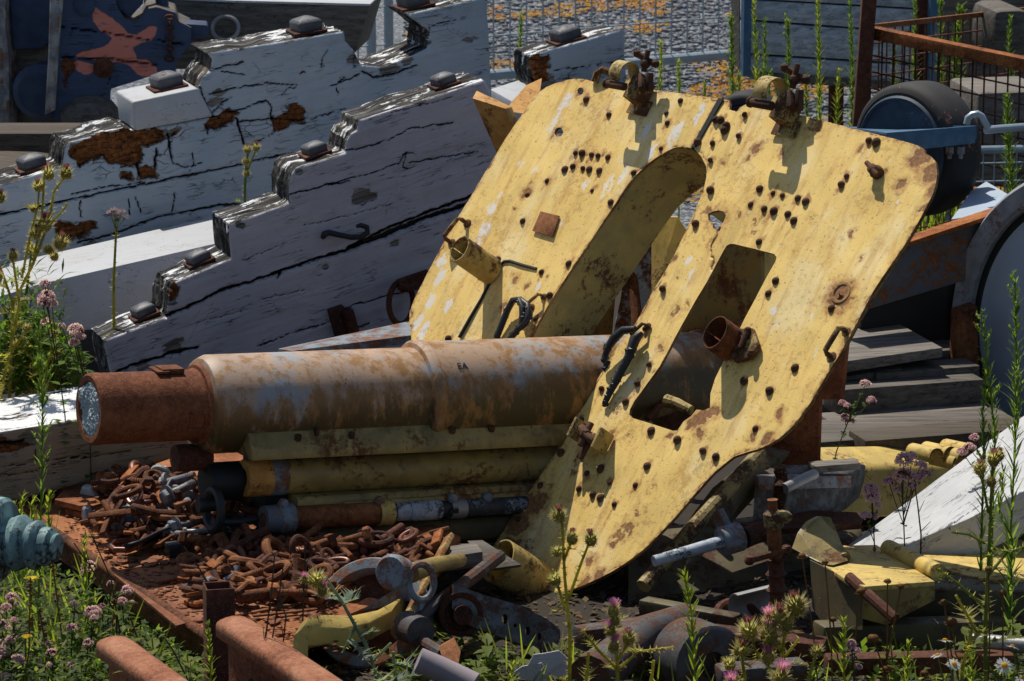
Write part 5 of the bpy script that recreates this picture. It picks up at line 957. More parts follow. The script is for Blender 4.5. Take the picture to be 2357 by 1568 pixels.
b = MB(); c = W(1383, 192); b.tube([c - sU * .02 + sN * .004, c - sU * .015 + sV * .02 + sN * .012, c + sV * .032 + sN * .014, c + sU * .03 + sV * .03, c + sU * .045 + sV * .015], [.011, .011, .010, .010, .009], 8); b.build('top_loop', MT['bracket'], shL)
b = MB(); c = W(1938, 675); b.torus(c + sN * .0, sN, .024, .006, 20, 6); b.build('dent_rim', MT['shielde'], shR); 
# leather straps hanging from small handles
def strap(pts, hs, w_, parent, name='leather_strap'):
    b = MB(); P_ = [W(x, y, h) for (x, y), h in zip(pts, hs)]; b.tube(P_, w_, 8)
    for i in range(len(P_) * 2): 
        j = random.randrange(len(P_) - 1); b.ball(P_[j].lerp(P_[j + 1], random.random()), (w_[j] if isinstance(w_, list) else w_) * 1.0, 6, jit=.35)
    b.build(name, MT['strap'], parent, smooth=60)
strap([(1150, 782), (1165, 752), (1180, 722), (1196, 702), (1215, 702), (1232, 715), (1234, 740), (1222, 755), (1205, 765), (1182, 788)], [.012, .016, .02, .026, .03, .03, .028, .024, .02, .016], .0085, shL)
strap([(1215, 705), (1222, 720), (1220, 745), (1212, 760)], [.035, .035, .03, .02], .008, shL)
strap([(1490, 775), (1478, 792), (1460, 830), (1440, 862), (1425, 885), (1412, 905), (1400, 928), (1397, 935)], [.022, .028, .022, .018, .014, .012, .01, .008], [.008, .014, .011, .0105, .010, .009, .0075, .004], shR)
strap([(1480, 770), (1455, 775), (1432, 790), (1415, 810), (1404, 830), (1398, 838)], [.03, .035, .03, .026, .02, .016], [.008, .010, .012, .010, .008, .006], shR)
strap([(1398, 830), (1390, 850), (1384, 868), (1378, 890), (1370, 905)], [.0, -.01, -.01, -.01, -.01], [.010, .008, .007, .006, .004], shR)
# ------------------------------------------------ what stands behind the shield
b = MB(); b.prism([P(1600, 570, 9.35), P(1752, 555, 9.35), P(1752, 800, 9.3), P(1560, 800, 9.3)], Vector((.01, .012, 0))); b.build('side_plate', MT['orangey'], gun, bevel=.001)
b = MB(); b.prism([P(1752, 555, 9.36), P(1786, 560, 9.42), P(1760, 700, 9.42), P(1752, 800, 9.34)], Vector((.01, .01, 0))); b.build('side_plate_edge', MT['yel'], gun)
b = MB(); b.prism([P(1320, 600, 9.75), P(1425, 590, 9.75), P(1406, 800, 9.65), P(1290, 800, 9.65)], Vector((0, .01, 0))); b.build('back_panel', MT['orangey'], gun)
b = MB(); b.tube([P(1400, 560, 9.8), P(1440, 590, 9.75), P(1458, 650, 9.7), P(1465, 720, 9.65), P(1465, 800, 9.6)], .014, 10); b.build('curved_pipe', MT['rust'], gun)
b = MB(); b.prism([P(1438, 540, 9.72), P(1560, 520, 9.72), P(1560, 640, 9.7), P(1480, 800, 9.6), P(1405, 800, 9.6), P(1430, 680, 9.7)], Vector((0, .01, 0))); b.build('flaking_plate', MT['flake'], gun)
b = MB(); b.prism([P(1500, 500, 9.6), P(1560, 500, 9.55), P(1600, 560, 9.5), P(1500, 700, 9.5)], Vector((0, .01, 0))); b.build('side_plate', MT['yel'], gun)
b = MB(); b.prism([P(1565, 770, 9.3), P(1700, 740, 9.2), P(1690, 860, 9.15), P(1600, 905, 9.2)], Vector((.02, .04, 0))); b.prism([P(1640, 720, 9.35), P(1730, 740, 9.3), P(1700, 770, 9.2), P(1600, 770, 9.3)], Vector((0, .02, -.02))); b.build('breech_bracket', MT['rust'], gun, bevel=.002)
b = MB(); b.prism([P(1475, 965, 9.05), P(1545, 905, 9.1), P(1600, 935, 9.1), P(1600, 1010, 9.05), P(1500, 1010, 9.0)], Vector((.02, .08, 0))); b.tube([P(1490, 965, 9.0), P(1520, 930, 9.05), P(1545, 920, 9.05)], .008, 8); b.build('elevating_arc', MT['rustd'], gun, bevel=.002)
b = MB(); b.tube([P(1532, 922, 9.0), P(1560, 930, 8.98), P(1590, 945, 8.95)], [.016, .014, .012], 10); b.build('worm_shaft', MT['bracketw'], gun)
b = MB(); b.prism([P(1850, 870, 9.15), P(1950, 770, 9.2), P(1935, 920, 9.15), P(1885, 920, 9.15), P(1880, 1070, 9.1), P(1750, 1090, 9.1), P(1740, 1010, 9.1)], Vector((.01, .01, 0))); b.build('rear_plate', MT['rusto2'], gun, bevel=.001)
# undercarriage
def und():
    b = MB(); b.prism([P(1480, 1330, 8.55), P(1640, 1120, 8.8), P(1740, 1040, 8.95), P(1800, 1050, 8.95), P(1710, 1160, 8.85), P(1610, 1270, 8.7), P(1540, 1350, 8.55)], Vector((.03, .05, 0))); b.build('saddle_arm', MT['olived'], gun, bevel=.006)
    b = MB(); b.tube([P(1480, 1350, 8.5), P(1600, 1210, 8.65), P(1690, 1110, 8.8), P(1750, 1040, 8.9)], .018, 10); b.build('saddle_edge', MT['yelr'], gun)
    b = MB(); b.tube([P(1505, 1292, 8.42), P(1665, 1246, 8.5)], [.013, .015], 14); b.build('lever_rod', MT['chippedw'], gun)
    b = MB(); b.lathe(P(1660, 1248, 8.5), P(1720, 1230, 8.53) - P(1660, 1248, 8.5), [(0, .02), (0, .034), (.05, .034), (.055, .02)], 22); b.bar(P(1685, 1250, 8.55), P(1650, 1180, 8.6), .02, .035); b.build('rod_socket', MT['chipped'], gun, bevel=.001)
    b = MB(); b.lathe(P(1712, 1238, 8.52), P(1765, 1220, 8.56) - P(1712, 1238, 8.52), [(0, .0), (0, .026), (.02, .024), (.075, .024), (.085, .026), (.085, 0)], 18); b.build('shaft_end', MT['rustd'], gun)
    b = MB(); b.prism([P(1735, 1092, 8.85), P(1947, 1090, 9.0), P(1945, 1125, 9.0), P(1930, 1175, 9.0), P(1900, 1200, 8.95), P(1730, 1205, 8.8)], Vector((.06, .10, 0))); b.build('gear_box', MT['chipd'], gun, bevel=.008)
    b = MB(); b.prism([P(1735, 1092, 8.83), P(1949, 1090, 8.98), P(1949, 1118, 8.98), P(1735, 1124, 8.83)], Vector((.01, -.02, 0))); b.build('box_lip', MT['chipped'], gun, bevel=.003)
    b = MB(); b.tube([P(1806, 1125, 8.7), P(1860, 1098, 8.75), P(1874, 1092, 8.78)], .013, 12); b.build('small_pipe', MT['steel'], gun)
    b = MB(); b.tube([P(1800, 1090, 8.75), P(1798, 1120, 8.72), P(1792, 1170, 8.72), P(1785, 1210, 8.72)], [.012, .018, .016, .016], 10); b.ball(P(1796, 1086, 8.74), .016, 8); b.build('bent_lever', MT['rust'], gun)
    b = MB(); b.prism([P(1700, 1205, 8.75), P(1870, 1175, 8.9), P(1990, 1180, 8.95), P(1980, 1205, 8.9), P(1760, 1220, 8.7)], Vector((0, .02, -.02))); b.build('cross_plate', MT['rustd'], gun)
    # the two trail legs
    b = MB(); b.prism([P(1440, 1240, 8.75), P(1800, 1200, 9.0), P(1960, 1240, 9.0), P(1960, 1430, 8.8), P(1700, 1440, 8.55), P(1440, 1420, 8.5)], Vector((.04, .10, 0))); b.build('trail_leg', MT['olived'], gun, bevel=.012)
    b = MB(); b.prism([P(1780, 1078, 9.05), P(2290, 1066, 9.6), P(2300, 1180, 9.55), P(1930, 1200, 9.1), P(1790, 1180, 9.05)], Vector((.05, .22, 0))); b.build('trail_leg', MT['yel'], gun, bevel=.018, seg=3)
    for i, (x, y) in enumerate(((2128, 1046), (2160, 1042), (2192, 1050), (2205, 1036), (2180, 1062))):
        b = MB(); c = P(x, y, 9.25 + .03 * (i % 2)); b.lathe(c, Vector((.6, -1, .1)), [(-.05, .022), (.05, .022)], 14, R(0), R(215)); b.lathe(c, Vector((.6, -1, .1)), [(-.05, .018), (.05, .018)], 14, R(0), R(215)); b.build('hinge_knuckle', MT['yel'], gun)
    b = MB(); b.box(P(1920, 1072, 8.95), (Vector((1, .3, 0)), Vector((-.3, 1, 0)), Z), (.12, .05, .018)); b.build('wood_chock', MT['pallet'], gun, bevel=.003)
    # seat bracket and round plate
    b = MB(); c = P(1945, 1300, 8.3); q = [P(1925, 1256, 8.55), P(2018, 1254, 8.60), P(2152, 1338, 8.15), P(1990, 1350, 8.02), P(1950, 1335, 8.10), P(1880, 1290, 8.32)]
    b.prism(q, Vector((0, 0, -.012))); b.build('seat_plate', MT['yel'], gun, bevel=.002)
    b = MB(); b.prism([P(1990, 1352, 8.03), P(2152, 1340, 8.16), P(2152, 1382, 8.16), P(2040, 1440, 8.08), P(1985, 1425, 8.03)], Vector((0, .01, 0))); b.build('seat_skirt', MT['olive'], gun, bevel=.002)
    b = MB(); b.prism([P(1822, 1262, 8.35), P(1836, 1225, 8.38), P(1855, 1200, 8.4), P(1878, 1188, 8.42), P(1900, 1190, 8.42), P(1915, 1225, 8.42), P(1925, 1262, 8.4), P(1940, 1290, 8.32), P(1905, 1300, 8.25), P(1880, 1292, 8.3)], Vector((.012, -.004, .0))); b.build('curved_wing', MT['olive'], gun, bevel=.001)
    b = MB(); b.tube([P(1905, 1210, 8.42), P(1920, 1250, 8.4), P(1945, 1285, 8.33)], [.008, .012, .014], 8); b.build('wing_rib', MT['olive'], gun)
    b = MB(); b.prism([P(1865, 1290, 8.30), P(1990, 1352, 8.06), P(1985, 1450, 8.02), P(1900, 1445, 8.2), P(1870, 1400, 8.3)], Vector((0, .008, 0))); b.build('bracket_web', MT['olived'], gun)
    b = MB(); b.tube([P(1955, 1330, 8.1), P(2010, 1380, 8.0), P(2060, 1425, 7.95)], .013, 10); b.build('stay_rod', MT['rustd'], gun)
    b = MB(); b.tube([P(2045, 1262, 8.52), P(2160, 1318, 8.2)], .020, 18); b.build('roller', MT['yel'], gun)
    c3 = P(2240, 1295, 8.45); pts = [P(x, y, 0.1 + 8.45 - (y - 1295) * .0052) for x, y in ((2050, 1252), (2062, 1238), (2100, 1228), (2160, 1224), (2240, 1228), (2330, 1238), (2420, 1258), (2420, 1320), (2357, 1333), (2280, 1334), (2200, 1318), (2160, 1300), (2120, 1285), (2100, 1270))]
    b = MB(); b.prism(pts, Vector((0, 0, -.014))); b.build('round_plate', MT['yel'], gun, bevel=.003)
    b = MB(); b.prism([p + Vector((0, .02, -.016)) for p in pts[8:12]] + [pts[8 + 3] + Vector((.1, .1, -.3)), pts[8] + Vector((0, .1, -.3))], Vector((0, .02, 0))); b.build('plate_skirt', MT['olived'], gun)
    b = MB(); b.box(P(2290, 1400, 8.35), (Vector((1, -.1, 0)), Vector((.1, 1, 0)), Z), (.5, .12, .12)); b.build('trail_foot', MT['olived'], gun, bevel=.01)
    # small arch of sheet and lower debris belonging to the carriage
    b = MB(); c = P(1742, 1398, 8.2); b.lathe(c, Vector((1, .5, .1)), [(-.05, .042), (.06, .042), (.06, .039), (-.05, .039)], 20, R(-100), R(100), closed=True); b.build('sheet_arch', MT['steel'], gun)
    b = MB(); b.tube([P(1360, 1560, 7.75), P(1480, 1465, 8.0), P(1580, 1430, 8.1)], [.05, .045, .04], 12); b.lathe(P(1610, 1520, 7.9), Vector((.5, -1, .1)), [(-.06, .085), (.05, .085), (.06, .07), (.06, .03), (.04, .03), (.04, .001)], 28); b.build('axle_housing', MT['rustd2'], gun)
    # perforated arm below the shield foot
    pl = Plane(P(1150, 1400, 8.15), (.35, -1, .35), (1, .2, 0)); ol = [(1045, 1345), (1100, 1365), (1200, 1395), (1260, 1425), (1290, 1450), (1290, 1475), (1268, 1504), (1240, 1498), (1140, 1462), (1080, 1440), (1040, 1400)]
    relief_plate('pierced_arm', ol, pl, .03, .004, lambda V: (fb(V[:, 0], V[:, 1], 20, 20) * .002, np.zeros((len(V), 3))), [circ(1162, 1425, 7, 12), circ(1215, 1452, 6, 11), circ(1242, 1465, 5, 9), circ(1186, 1440, 4, 5)], (MT['chippedu'], MT['rustd']), gun)
    b = MB(); b.tube([P(925, 1462, 8.0), P(990, 1400, 8.12), P(1080, 1335, 8.3), P(1150, 1280, 8.45)], [.014, .015, .016, .016], 10); b.lathe(P(945, 1445, 7.95), P(1000, 1470, 7.85) - P(945, 1445, 7.95), [(-.02, .02), (-.02, .034), (.05, .034), (.05, .015)], 20); b.tube([P(975, 1478, 7.9), P(1020, 1505, 7.8)], .013, 10); b.build('crank_arm', MT['rustd2'], gun)
    b = MB(); b.bar(P(918, 1455, 7.95), P(1035, 1235, 8.35), .012, .026, (0, 1, 0)); b.ball(P(920, 1452, 7.95), .022, 10, (1, .5, 1)); b.build('flat_link', MT['rustyel'], gun, bevel=.002)
    b = MB(); b.prism([P(1010, 1490, 7.8), P(1045, 1470, 7.82), P(1060, 1500, 7.8), P(1055, 1530, 7.75), P(1020, 1520, 7.75)], Vector((0, .01, 0))); b.build('crank_tab', MT['rust'], gun)
    b = MB(); b.lathe(P(1062, 1415, 8.12), (.3, -1, .2), [(-.05, .05), (.0, .05), (.0, .038), (-.01, .034), (-.01, .022), (.015, .022), (.015, .001)], 24); b.build('pivot_hub', MT['rustd'], gun)
und()
# ---------------------------------------------------------------- rusty deck, rails, post
random.seed(11)
DZ = .12
dA = PZ(85, 1194, DZ); dB = PZ(472, 1460, DZ); e1 = (dB - dA).normalized(); e2 = Z.cross(e1); e2 = e2 if e2.x > 0 else -e2
dk = thing('steel_deck', Vector((dB.x, dB.y, 0)), 'rusty steel deck plate with rolled edge carrying the scrap heap', 'steel deck')
b = MB(); L = (dB - dA).length * 1.32; s0 = dA - e1 * .25
q = [s0 + e2 * .012, s0 + e1 * (L + .1) + e2 * .012, PZ(740, 1475, DZ), PZ(790, 1420, DZ), PZ(1000, 1330, DZ), PZ(1060, 1235, DZ), PZ(620, 1040, DZ), PZ(60, 1040, DZ)]; b.prism(q, -Z * .012); b.build('plate', MT['deck'], dk, bevel=.001)
b = MB(); b.tube([s0 - Z * .004, s0 + e1 * (L + .25) - Z * .004], .012, 12); b.bar(s0 - Z * .035 + e2 * .006, s0 + e1 * (L + .25) - Z * .035 + e2 * .006, .008, .06); b.build('edge_channel', MT['rust'], dk)
for k in (0.3, .7): b = MB(); b.bar(s0 + e1 * k + e2 * .1 - Z * .06, s0 + e1 * k + e2 * .6 - Z * .06, .05, .09); b.build('bearer', MT['rustd'], dk)
b = MB(); b.prism([PZ(360, 1318, DZ + .003), PZ(262, 1322, DZ + .003), PZ(405, 1440, DZ + .003), PZ(560, 1400, DZ + .003), PZ(470, 1300, DZ + .003)], -Z * .006); b.build('patch_plate', MT['deck2'], dk)
for i in range(26):
    x = random.choice((random.uniform(270, 400), random.uniform(560, 730))); y = random.uniform(1285, 1300) if x < 420 else random.uniform(1370, 1440)
    p = PZ(x, y, DZ + .004); b = MB(); pts = [p + Vector((math.cos(a) * random.uniform(.006, .02), math.sin(a) * random.uniform(.008, .028), random.uniform(0, .004))) for a in [k * 1.05 for k in range(6)]]
    b.prism(pts, -Z * .003); b.build('rust_flake', MT['deck2'], dk)
def rail(pe, z, lab, hw=.036, ln=1.2):
    c = PZ(pe[0], pe[1], z); t = thing('rail', c, lab, 'rail'); d = e1 * 1.0; s = e2
    sec = []
    for i in range(9): a = math.pi * (1 - i / 8); sec.append((math.cos(a) * hw * (1 if abs(math.cos(a)) < .98 else 1), math.sin(a) * .012))
    sec = [(-hw, -.028), (-hw, -.006), (-hw * .93, .001), (-hw * .7, .006), (-hw * .35, .009), (0, .010), (hw * .35, .009), (hw * .7, .006), (hw * .93, .001), (hw, -.006), (hw, -.028), (hw * .75, -.036), (hw * .28, -.05), (hw * .24, -.06), (hw * .24, -.16), (hw * .3, -.175), (hw * 1.5, -.19), (hw * 1.5, -.2), (-hw * 1.5, -.2), (-hw * 1.5, -.19), (-hw * .3, -.175), (-hw * .24, -.16), (-hw * .24, -.06), (-hw * .28, -.05), (-hw * .75, -.036)]
    b = MB(); n = len(sec); K_ = 40; vs = []
    for k in range(K_ + 1):
        for (u, v) in sec:
            w_ = noise.noise(Vector((k * .3, u * 40, v * 30))) * .0012; r = .004 if k == 0 else 0
            vs.append(c + d * (ln * k / K_) + s * (u * (1 - r * 8)) + Z * (v + w_ - r * .4))
    fs = [(k * n + i, (k + 1) * n + i, (k + 1) * n + (i + 1) % n, k * n + (i + 1) % n) for k in range(K_) for i in range(n)] + [tuple(range(n)), tuple(range((K_) * n + n - 1, K_ * n - 1, -1))]
    b.add(vs, fs); b.build('rail_body', MT['rail'], t, smooth=50)
    return t, c
r1_, c1_ = rail((258, 1473), .27, 'rusty rail end nearest the flowers at the bottom left'); r2_, c2_ = rail((533, 1427), .30, 'longer rusty rail starting beside the square tube post')
for k in (.12, .42): b = MB(); b.lathe(c2_ + e1 * k - e2 * (.036 * .25) - Z * .11, -e2, [(0, .022), (.001, .022), (.001, .001)], 16); b.build('fish_bolt_hole', MT['blackp'], r2_)
def post():
    c = PZ(503, 1347, .30); w_ = .030; t = thing('tube_post', Vector((c.x, c.y, 0)), 'rusty open square tube post standing between the two rails', 'post')
    ax = Vector((.95, .2, 0)).normalized(); ay = Z.cross(ax); pr = [(-1, -1), (1, -1), (1, 1), (-1, 1)]; vs = []
    for (z, r) in ((-c.z, w_), (0, w_), (0, w_ * .86), (-.12, w_ * .86)):
        for i, j in pr: vs.append(c + ax * (i * r) + ay * (j * r) + Z * z)
    fs = [(k * 4 + i, k * 4 + (i + 1) % 4, k * 4 + 4 + (i + 1) % 4, k * 4 + 4 + i) for k in range(3) for i in range(4)] + [(12, 13, 14, 15)]
    b = MB(); b.add(vs, fs); b.build('tube', MT['rustd'], t, bevel=.002)
post()
# ---------------------------------------------------------------- scrap ironwork
def loc_mb(fn): b = MB(); fn(b); return b
XL = Vector((1, 0, 0)); YL = Vector((0, 1, 0))
def hexhead(b, x, r, h, n=6): b.lathe(Vector((x, 0, 0)), XL, [(0, r * .8), (h * .18, r), (h * .9, r), (h, r * .86)], n)
def shank(b, L, r, thr=0., n=12):
    pr = [(0, r)]; t = L * (1 - thr); pr.append((t, r))
    if thr:
        k = max(4, int(L * thr / (r * .42)))
        for i in range(k): pr += [(t + L * thr * (i + .3) / k, r * 1.08), (t + L * thr * (i + .8) / k, r * .86)]
    pr.append((L, r * .9)); b.lathe((0, 0, 0), XL, pr, n)
def mk(kind, mat, L=.1, r=.01):
    """returns list of (part name, MB)"""
    a = MB(); c = MB()
    if kind == 'hex': shank(a, L, r, .5); hexhead(c, -r * 1.2, r * 1.9, r * 1.5)
    elif kind == 'square': shank(a, L, r, .25); hexhead(c, -r * 1.6, r * 2.1, r * 1.8, 4)
    elif kind == 'flange': shank(a, L, r, .3); hexhead(c, -r * 1.9, r * 1.7, r * 1.5); c.lathe((-r * .4, 0, 0), XL, [(0, r * 2.5), (r * .45, r * 2.3), (r * .5, r)], 20)
    elif kind == 'coach':
        pr = []; k = 7
        for i in range(k): pr += [(L * i / k, r * .78), (L * (i + .35) / k, r * .8), (L * (i + .55) / k, r * 1.15), (L * (i + .75) / k, r * .8)]
        a.lathe((0, 0, 0), XL, [(0, r * .5)] + pr + [(L, r * .6)], 14); return [('thread', a)]
    elif kind == 'nut': a.lathe((-r, 0, 0), XL, [(0, r * 1.7), (r * .15, r * 1.9), (r * 1.8, r * 1.9), (r * 2, r * 1.7), (r * 2, r), (0, r)], 6, closed=True); return [('nut', a)]
    elif kind == 'sqnut': a.lathe((-r, 0, 0), XL, [(0, r * 1.9), (r * .15, r * 2.1), (r * 1.8, r * 2.1), (r * 2, r * 1.9), (r * 2, r), (0, r)], 4, closed=True); return [('nut', a)]
    elif kind == 'link': a.torus((0, 0, 0), Z, L * .5, r, 26, 9, (1.2, .72)); return [('link', a)]
    elif kind == 'hook':
        p = [Vector((math.cos(t) * L * .35, math.sin(t) * L * .35, 0)) for t in [R(-110 + 290 * i / 14) for i in range(15)]]; p += [Vector((-L * .35, -L * .4, 0)), Vector((-L * .3, -L * .8, 0))]; a.tube(p, [r] * 15 + [r, r * .9], 9); return [('hook', a)]
    elif kind == 'bar': a.box((0, 0, 0), (XL, YL, Z), (L, r * 2.2, r)); return [('bar', a)]
    elif kind == 'rod': a.tube([(-L / 2, 0, 0), (-L / 6, 0, r * .4), (L / 6, L * .03, 0), (L / 2, L * .08, r * .3)], r, 8); return [('rod', a)]
    elif kind == 'pin': shank(a, L, r); c.lathe((-r * .9, 0, 0), XL, [(0, r * .9), (0, r * 1.7), (r * .9, r * 1.7), (r, r)], 18)
    return [('shank', a), ('head', c)]
NMS = dict(hex='hex_bolt', square='square_bolt', flange='flanged_bolt', coach='coach_screw', nut='hex_nut', sqnut='square_nut', link='chain_link', hook='iron_hook', bar='flat_bar', rod='iron_rod', pin='iron_pin')
CTS = dict(hex='bolt', square='bolt', flange='bolt', coach='screw', nut='nut', sqnut='nut', link='chain link', hook='hook', bar='bar', rod='rod', pin='pin')
GR = 'scrap ironwork heaped on the deck'
def orient(o, d, up):
    d = Vector(d).normalized(); up = Vector(up); y = up.cross(d).normalized(); z = d.cross(y); o.rotation_euler = Matrix((d, y, z)).transposed().to_euler()
def item(kind, mat, p, d, L, r, lab, up=Z):
    ps = mk(kind, mat, L, r)
    if len(ps) == 1:
        o = ps[0][1].build(NMS[kind], MT[mat], None, local=True, bevel=(.0015 if kind in ('bar', 'nut', 'sqnut') else 0))
    else:
        o = bpy.data.objects.new(NMS[kind], None); COL.objects.link(o); o.empty_display_size = .03
        for nm, m in ps: c = m.build(nm, MT[mat], None, local=True); c.parent = o
    o.location = p; orient(o, d, up); return tag(o, lab, CTS[kind], GR)
def between(kind, mat, a, q, r, lab, h=.02, h2=None, up=Z):
    p1 = PZ(*a, DZ + h); p2 = PZ(*q, DZ + (h if h2 is None else h2)); L = (p2 - p1).length; d = p2 - p1
    if kind in ('bar', 'rod', 'link'): return item(kind, mat, (p1 + p2) / 2, d, L, r, lab, up)
    return item(kind, mat, p1, d, L, r, lab, up)
between('hex', 'boltg', (208, 1136), (268, 1102), .013, 'pale hex head bolt with rusty thread resting on the flat plates', .035, .05)
between('flange', 'boltg', (369, 1096), (325, 1146), .012, 'pale flanged bolt standing head up at the top of the heap', .08, .05)
between('flange', 'bolt', (392, 1132), (350, 1128), .013, 'grey flanged bolt lying sideways beside the rusty nut', .06)
between('sqnut', 'rust', (420, 1139), (432, 1132), .012, 'rusty brown square nut on the heap left of the black tube stub', .06)
between('pin', 'rust', (430, 1134), (470, 1117), .008, 'rusty pin pointing up right behind the square nut', .06, .08)
between('coach', 'boltg', (314, 1138), (356, 1164), .012, 'grey coarse coach screw sloping down to the right', .05)
between('coach', 'bolt', (344, 1166), (414, 1172), .013, 'grey coach screw lying level in the middle of the heap', .045)
between('hex', 'bolt', (206, 1187), (254, 1183), .013, 'grey bolt with chunky head at the left end of the heap', .022)
between('hex', 'bolt', (262, 1140), (290, 1142), .015, 'grey nut like bolt head behind the copper brown hook', .03)
between('flange', 'bolt', (405, 1212), (474, 1196), .010, 'grey bolt pointing right above the black curved plate', .045)
between('hex', 'steel', (428, 1224), (485, 1221), .0055, 'thin bright bolt lying level under the black tube stub', .05)
between('hex', 'rust', (428, 1240), (500, 1244), .011, 'rusty threaded bolt beside the two big nuts', .035)
between('sqnut', 'rust', (506, 1256), (522, 1252), .015, 'big rusty square nut in front of the recoil rod', .03)
between('sqnut', 'rustd', (553, 1250), (566, 1240), .016, 'big tilted dark nut leaning near the arm plate', .035, .05)
between('square', 'rust', (430, 1298), (545, 1272), .0105, 'long square headed bolt at the front of the heap', .028)
between('pin', 'rust', (648, 1362), (548, 1376), .014, 'stout rusty pin with round head right of the square post', .03)
between('hook', 'copper', (246, 1212), (262, 1216), .012, 'copper brown curled hook at the left of the heap', .02); 
b = MB(); pp = [(252, 1256), (262, 1247), (300, 1243), (314, 1236), (328, 1214), (336, 1208), (343, 1216), (338, 1232), (318, 1258), (296, 1266), (265, 1266), (252, 1256)]; b.tube([PZ(x, y, DZ + .012 + .02 * (x > 300)) for x, y in pp], .0072, 12, False); tag(b.build('open_shackle', MT['copper']), 'polished copper brown bent shackle at the front left of the heap', 'shackle', GR)
b = MB(); cc = [(292, 1270), (330, 1258), (372, 1236), (405, 1224), (432, 1214)]; pts = [PZ(x, y, DZ + .006) for x, y in cc]; pt2 = [PZ(x - 6, y - 10, DZ + .045) for x, y in cc]; n = len(pts)
b.add(pts + pt2, [(i, i + 1, n + i + 1, n + i) for i in range(n - 1)]); o = b.build('curved_plate', MT['black']); o.modifiers.new('t', 'SOLIDIFY').thickness = .006; tag(o, 'black curved strip of iron standing on edge in front of the heap', 'iron strip', GR)
for i, (q, lab) in enumerate((([(126, 1150), (200, 1168), (262, 1150), (250, 1128), (150, 1122)], 'upper rusty flat plate under the pale hex bolt'), ([(150, 1170), (196, 1184), (290, 1170), (262, 1150), (150, 1150)], 'lower rusty flat plate at the left end of the heap'))):
    b = MB(); b.prism([PZ(x, y, DZ + .035 - .017 * i) for x, y in q], -Z * .014); tag(b.build('flat_plate', MT['deck'], bevel=.001), lab, 'plate', GR)
b = MB()
for (x, y, h) in ((398, 1258, .03), (398, 1272, .01)): b.box(PZ(x, y, DZ + h), (e2, e1, Z), (.03, .03, .018))
tag(b.build('black_blocks', MT['black'], bevel=.002), 'pair of small black iron blocks stacked in the heap', 'iron blocks', GR)
between('bar', 'rust', (458, 1322), (630, 1277), .007, 'long rusty flat bar slanting up to the right across the heap', .02, .03); between('bar', 'rust', (360, 1341), (480, 1316), .006, 'rusty flat bar with pointed end at the front edge of the heap', .010)
between('bar', 'rust', (580, 1410), (752, 1376), .005, 'rear one of two thin flat bars lying right of the pin', .008); between('bar', 'rust', (582, 1418), (730, 1402), .005, 'front one of two thin flat bars lying right of the pin', .008)
between('hook', 'rusto', (452, 1388), (462, 1396), .008, 'orange iron hook lying flat left of the square post', .012)
between('bar', 'rust', (500, 1318), (560, 1312), .009, 'short thick bar lying under the long slanting bar', .014); between('rod', 'rust', (520, 1330), (600, 1300), .007, 'short rusty rod crossing under the slanting bar', .02); between('rod', 'rustd', (560, 1308), (615, 1330), .009, 'dark blunt rod right of the square bolt', .02)
between('link', 'rust', (620, 1300), (672, 1282), .0085, 'large oval chain link lying below the recoil rod', .02); between('link', 'rustd', (672, 1290), (720, 1262), .008, 'dark upright chain link beside the oval link', .035, .05, up=(.4, -1, .2)); between('link', 'rust', (735, 1300), (700, 1280), .008, 'rusty chain link right of the dark upright link', .015)
between('pin', 'rust', (735, 1286), (800, 1258), .009, 'long rusty pin below the cradle front', .03)
# copies fill the heap
random.seed(5); protos = []
for kind, mat, L, r in (('link', 'rust', .06, .0075), ('link', 'rustd', .05, .007), ('link', 'copper', .055, .007), ('hook', 'rust', .06, .007), ('hex', 'rust', .07, .009), ('hex', 'bolt', .06, .009), ('square', 'rust', .075, .009), ('pin', 'rustd', .07, .009), ('rod', 'rust', .10, .006), ('bar', 'rusto', .10, .008), ('sqnut', 'rust', .03, .011), ('nut', 'rustd', .03, .010), ('flange', 'bolt', .06, .009), ('rod', 'rustd', .08, .009), ('link', 'rust', .075, .009), ('bar', 'rust', .14, .006)):
    protos.append((kind, mat, item(kind, mat, (0, 0, -5), (1, 0, 0), L, r, 'x')))
CN = dict(rust='brown rusty', rustd='dark rusty', copper='copper brown', bolt='grey', rusto='orange rusty'); used_p = set()
def fill(n, box, hfun, where):
    for i in range(n):
        x = random.uniform(*box[0]); y = random.uniform(*box[1]); kind, mat, o = random.choice(protos if x < 560 else protos[:5] + protos[6:12] + protos[13:])
        h = hfun(x, y)
        if h is None: continue
        c = o if id(o) not in used_p else copy_tree(o)
        used_p.add(id(o)); p = PZ(x, y, DZ + .012 + h * random.uniform(.5, 1.)); c.location = p
        a = random.uniform(0, 6.28); d = Vector((math.cos(a), math.sin(a), random.uniform(-.35, .35))); up = Vector((random.uniform(-.7, .7), random.uniform(-.9, .3), 1)); orient(c, d, up)
        s = random.uniform(.8, 1.25); c.scale = (s, s, s); c['label'] = '%s %s lying loose %s' % (CN[mat], NMS[kind].replace('_', ' '), where); c['group'] = '%s %ss %s' % (CN[mat], CTS[kind], where)
fill(190, ((235, 560), (1078, 1290)), lambda x, y: None if (y > 1225 + (x - 300) * .25 or y < 1180 - (x - 100) * .33 and y < 1085) else .09 * math.exp(-((y - 1130) / 80) ** 2), 'in the heap left of the cradle')
fill(95, ((560, 1010), (1232, 1300)), lambda x, y: .07 * max(0, 1 - (y - 1225) / 80), 'in the heap under the cradle')
fill(75, ((400, 780), (1285, 1375)), lambda x, y: .03 if x > 430 + (y - 1290) * .5 else None, 'at the front of the scrap heap')
for k, m, o in protos:
    if id(o) not in used_p:
        for c in list(o.children): bpy.data.objects.remove(c)
        bpy.data.objects.remove(o)
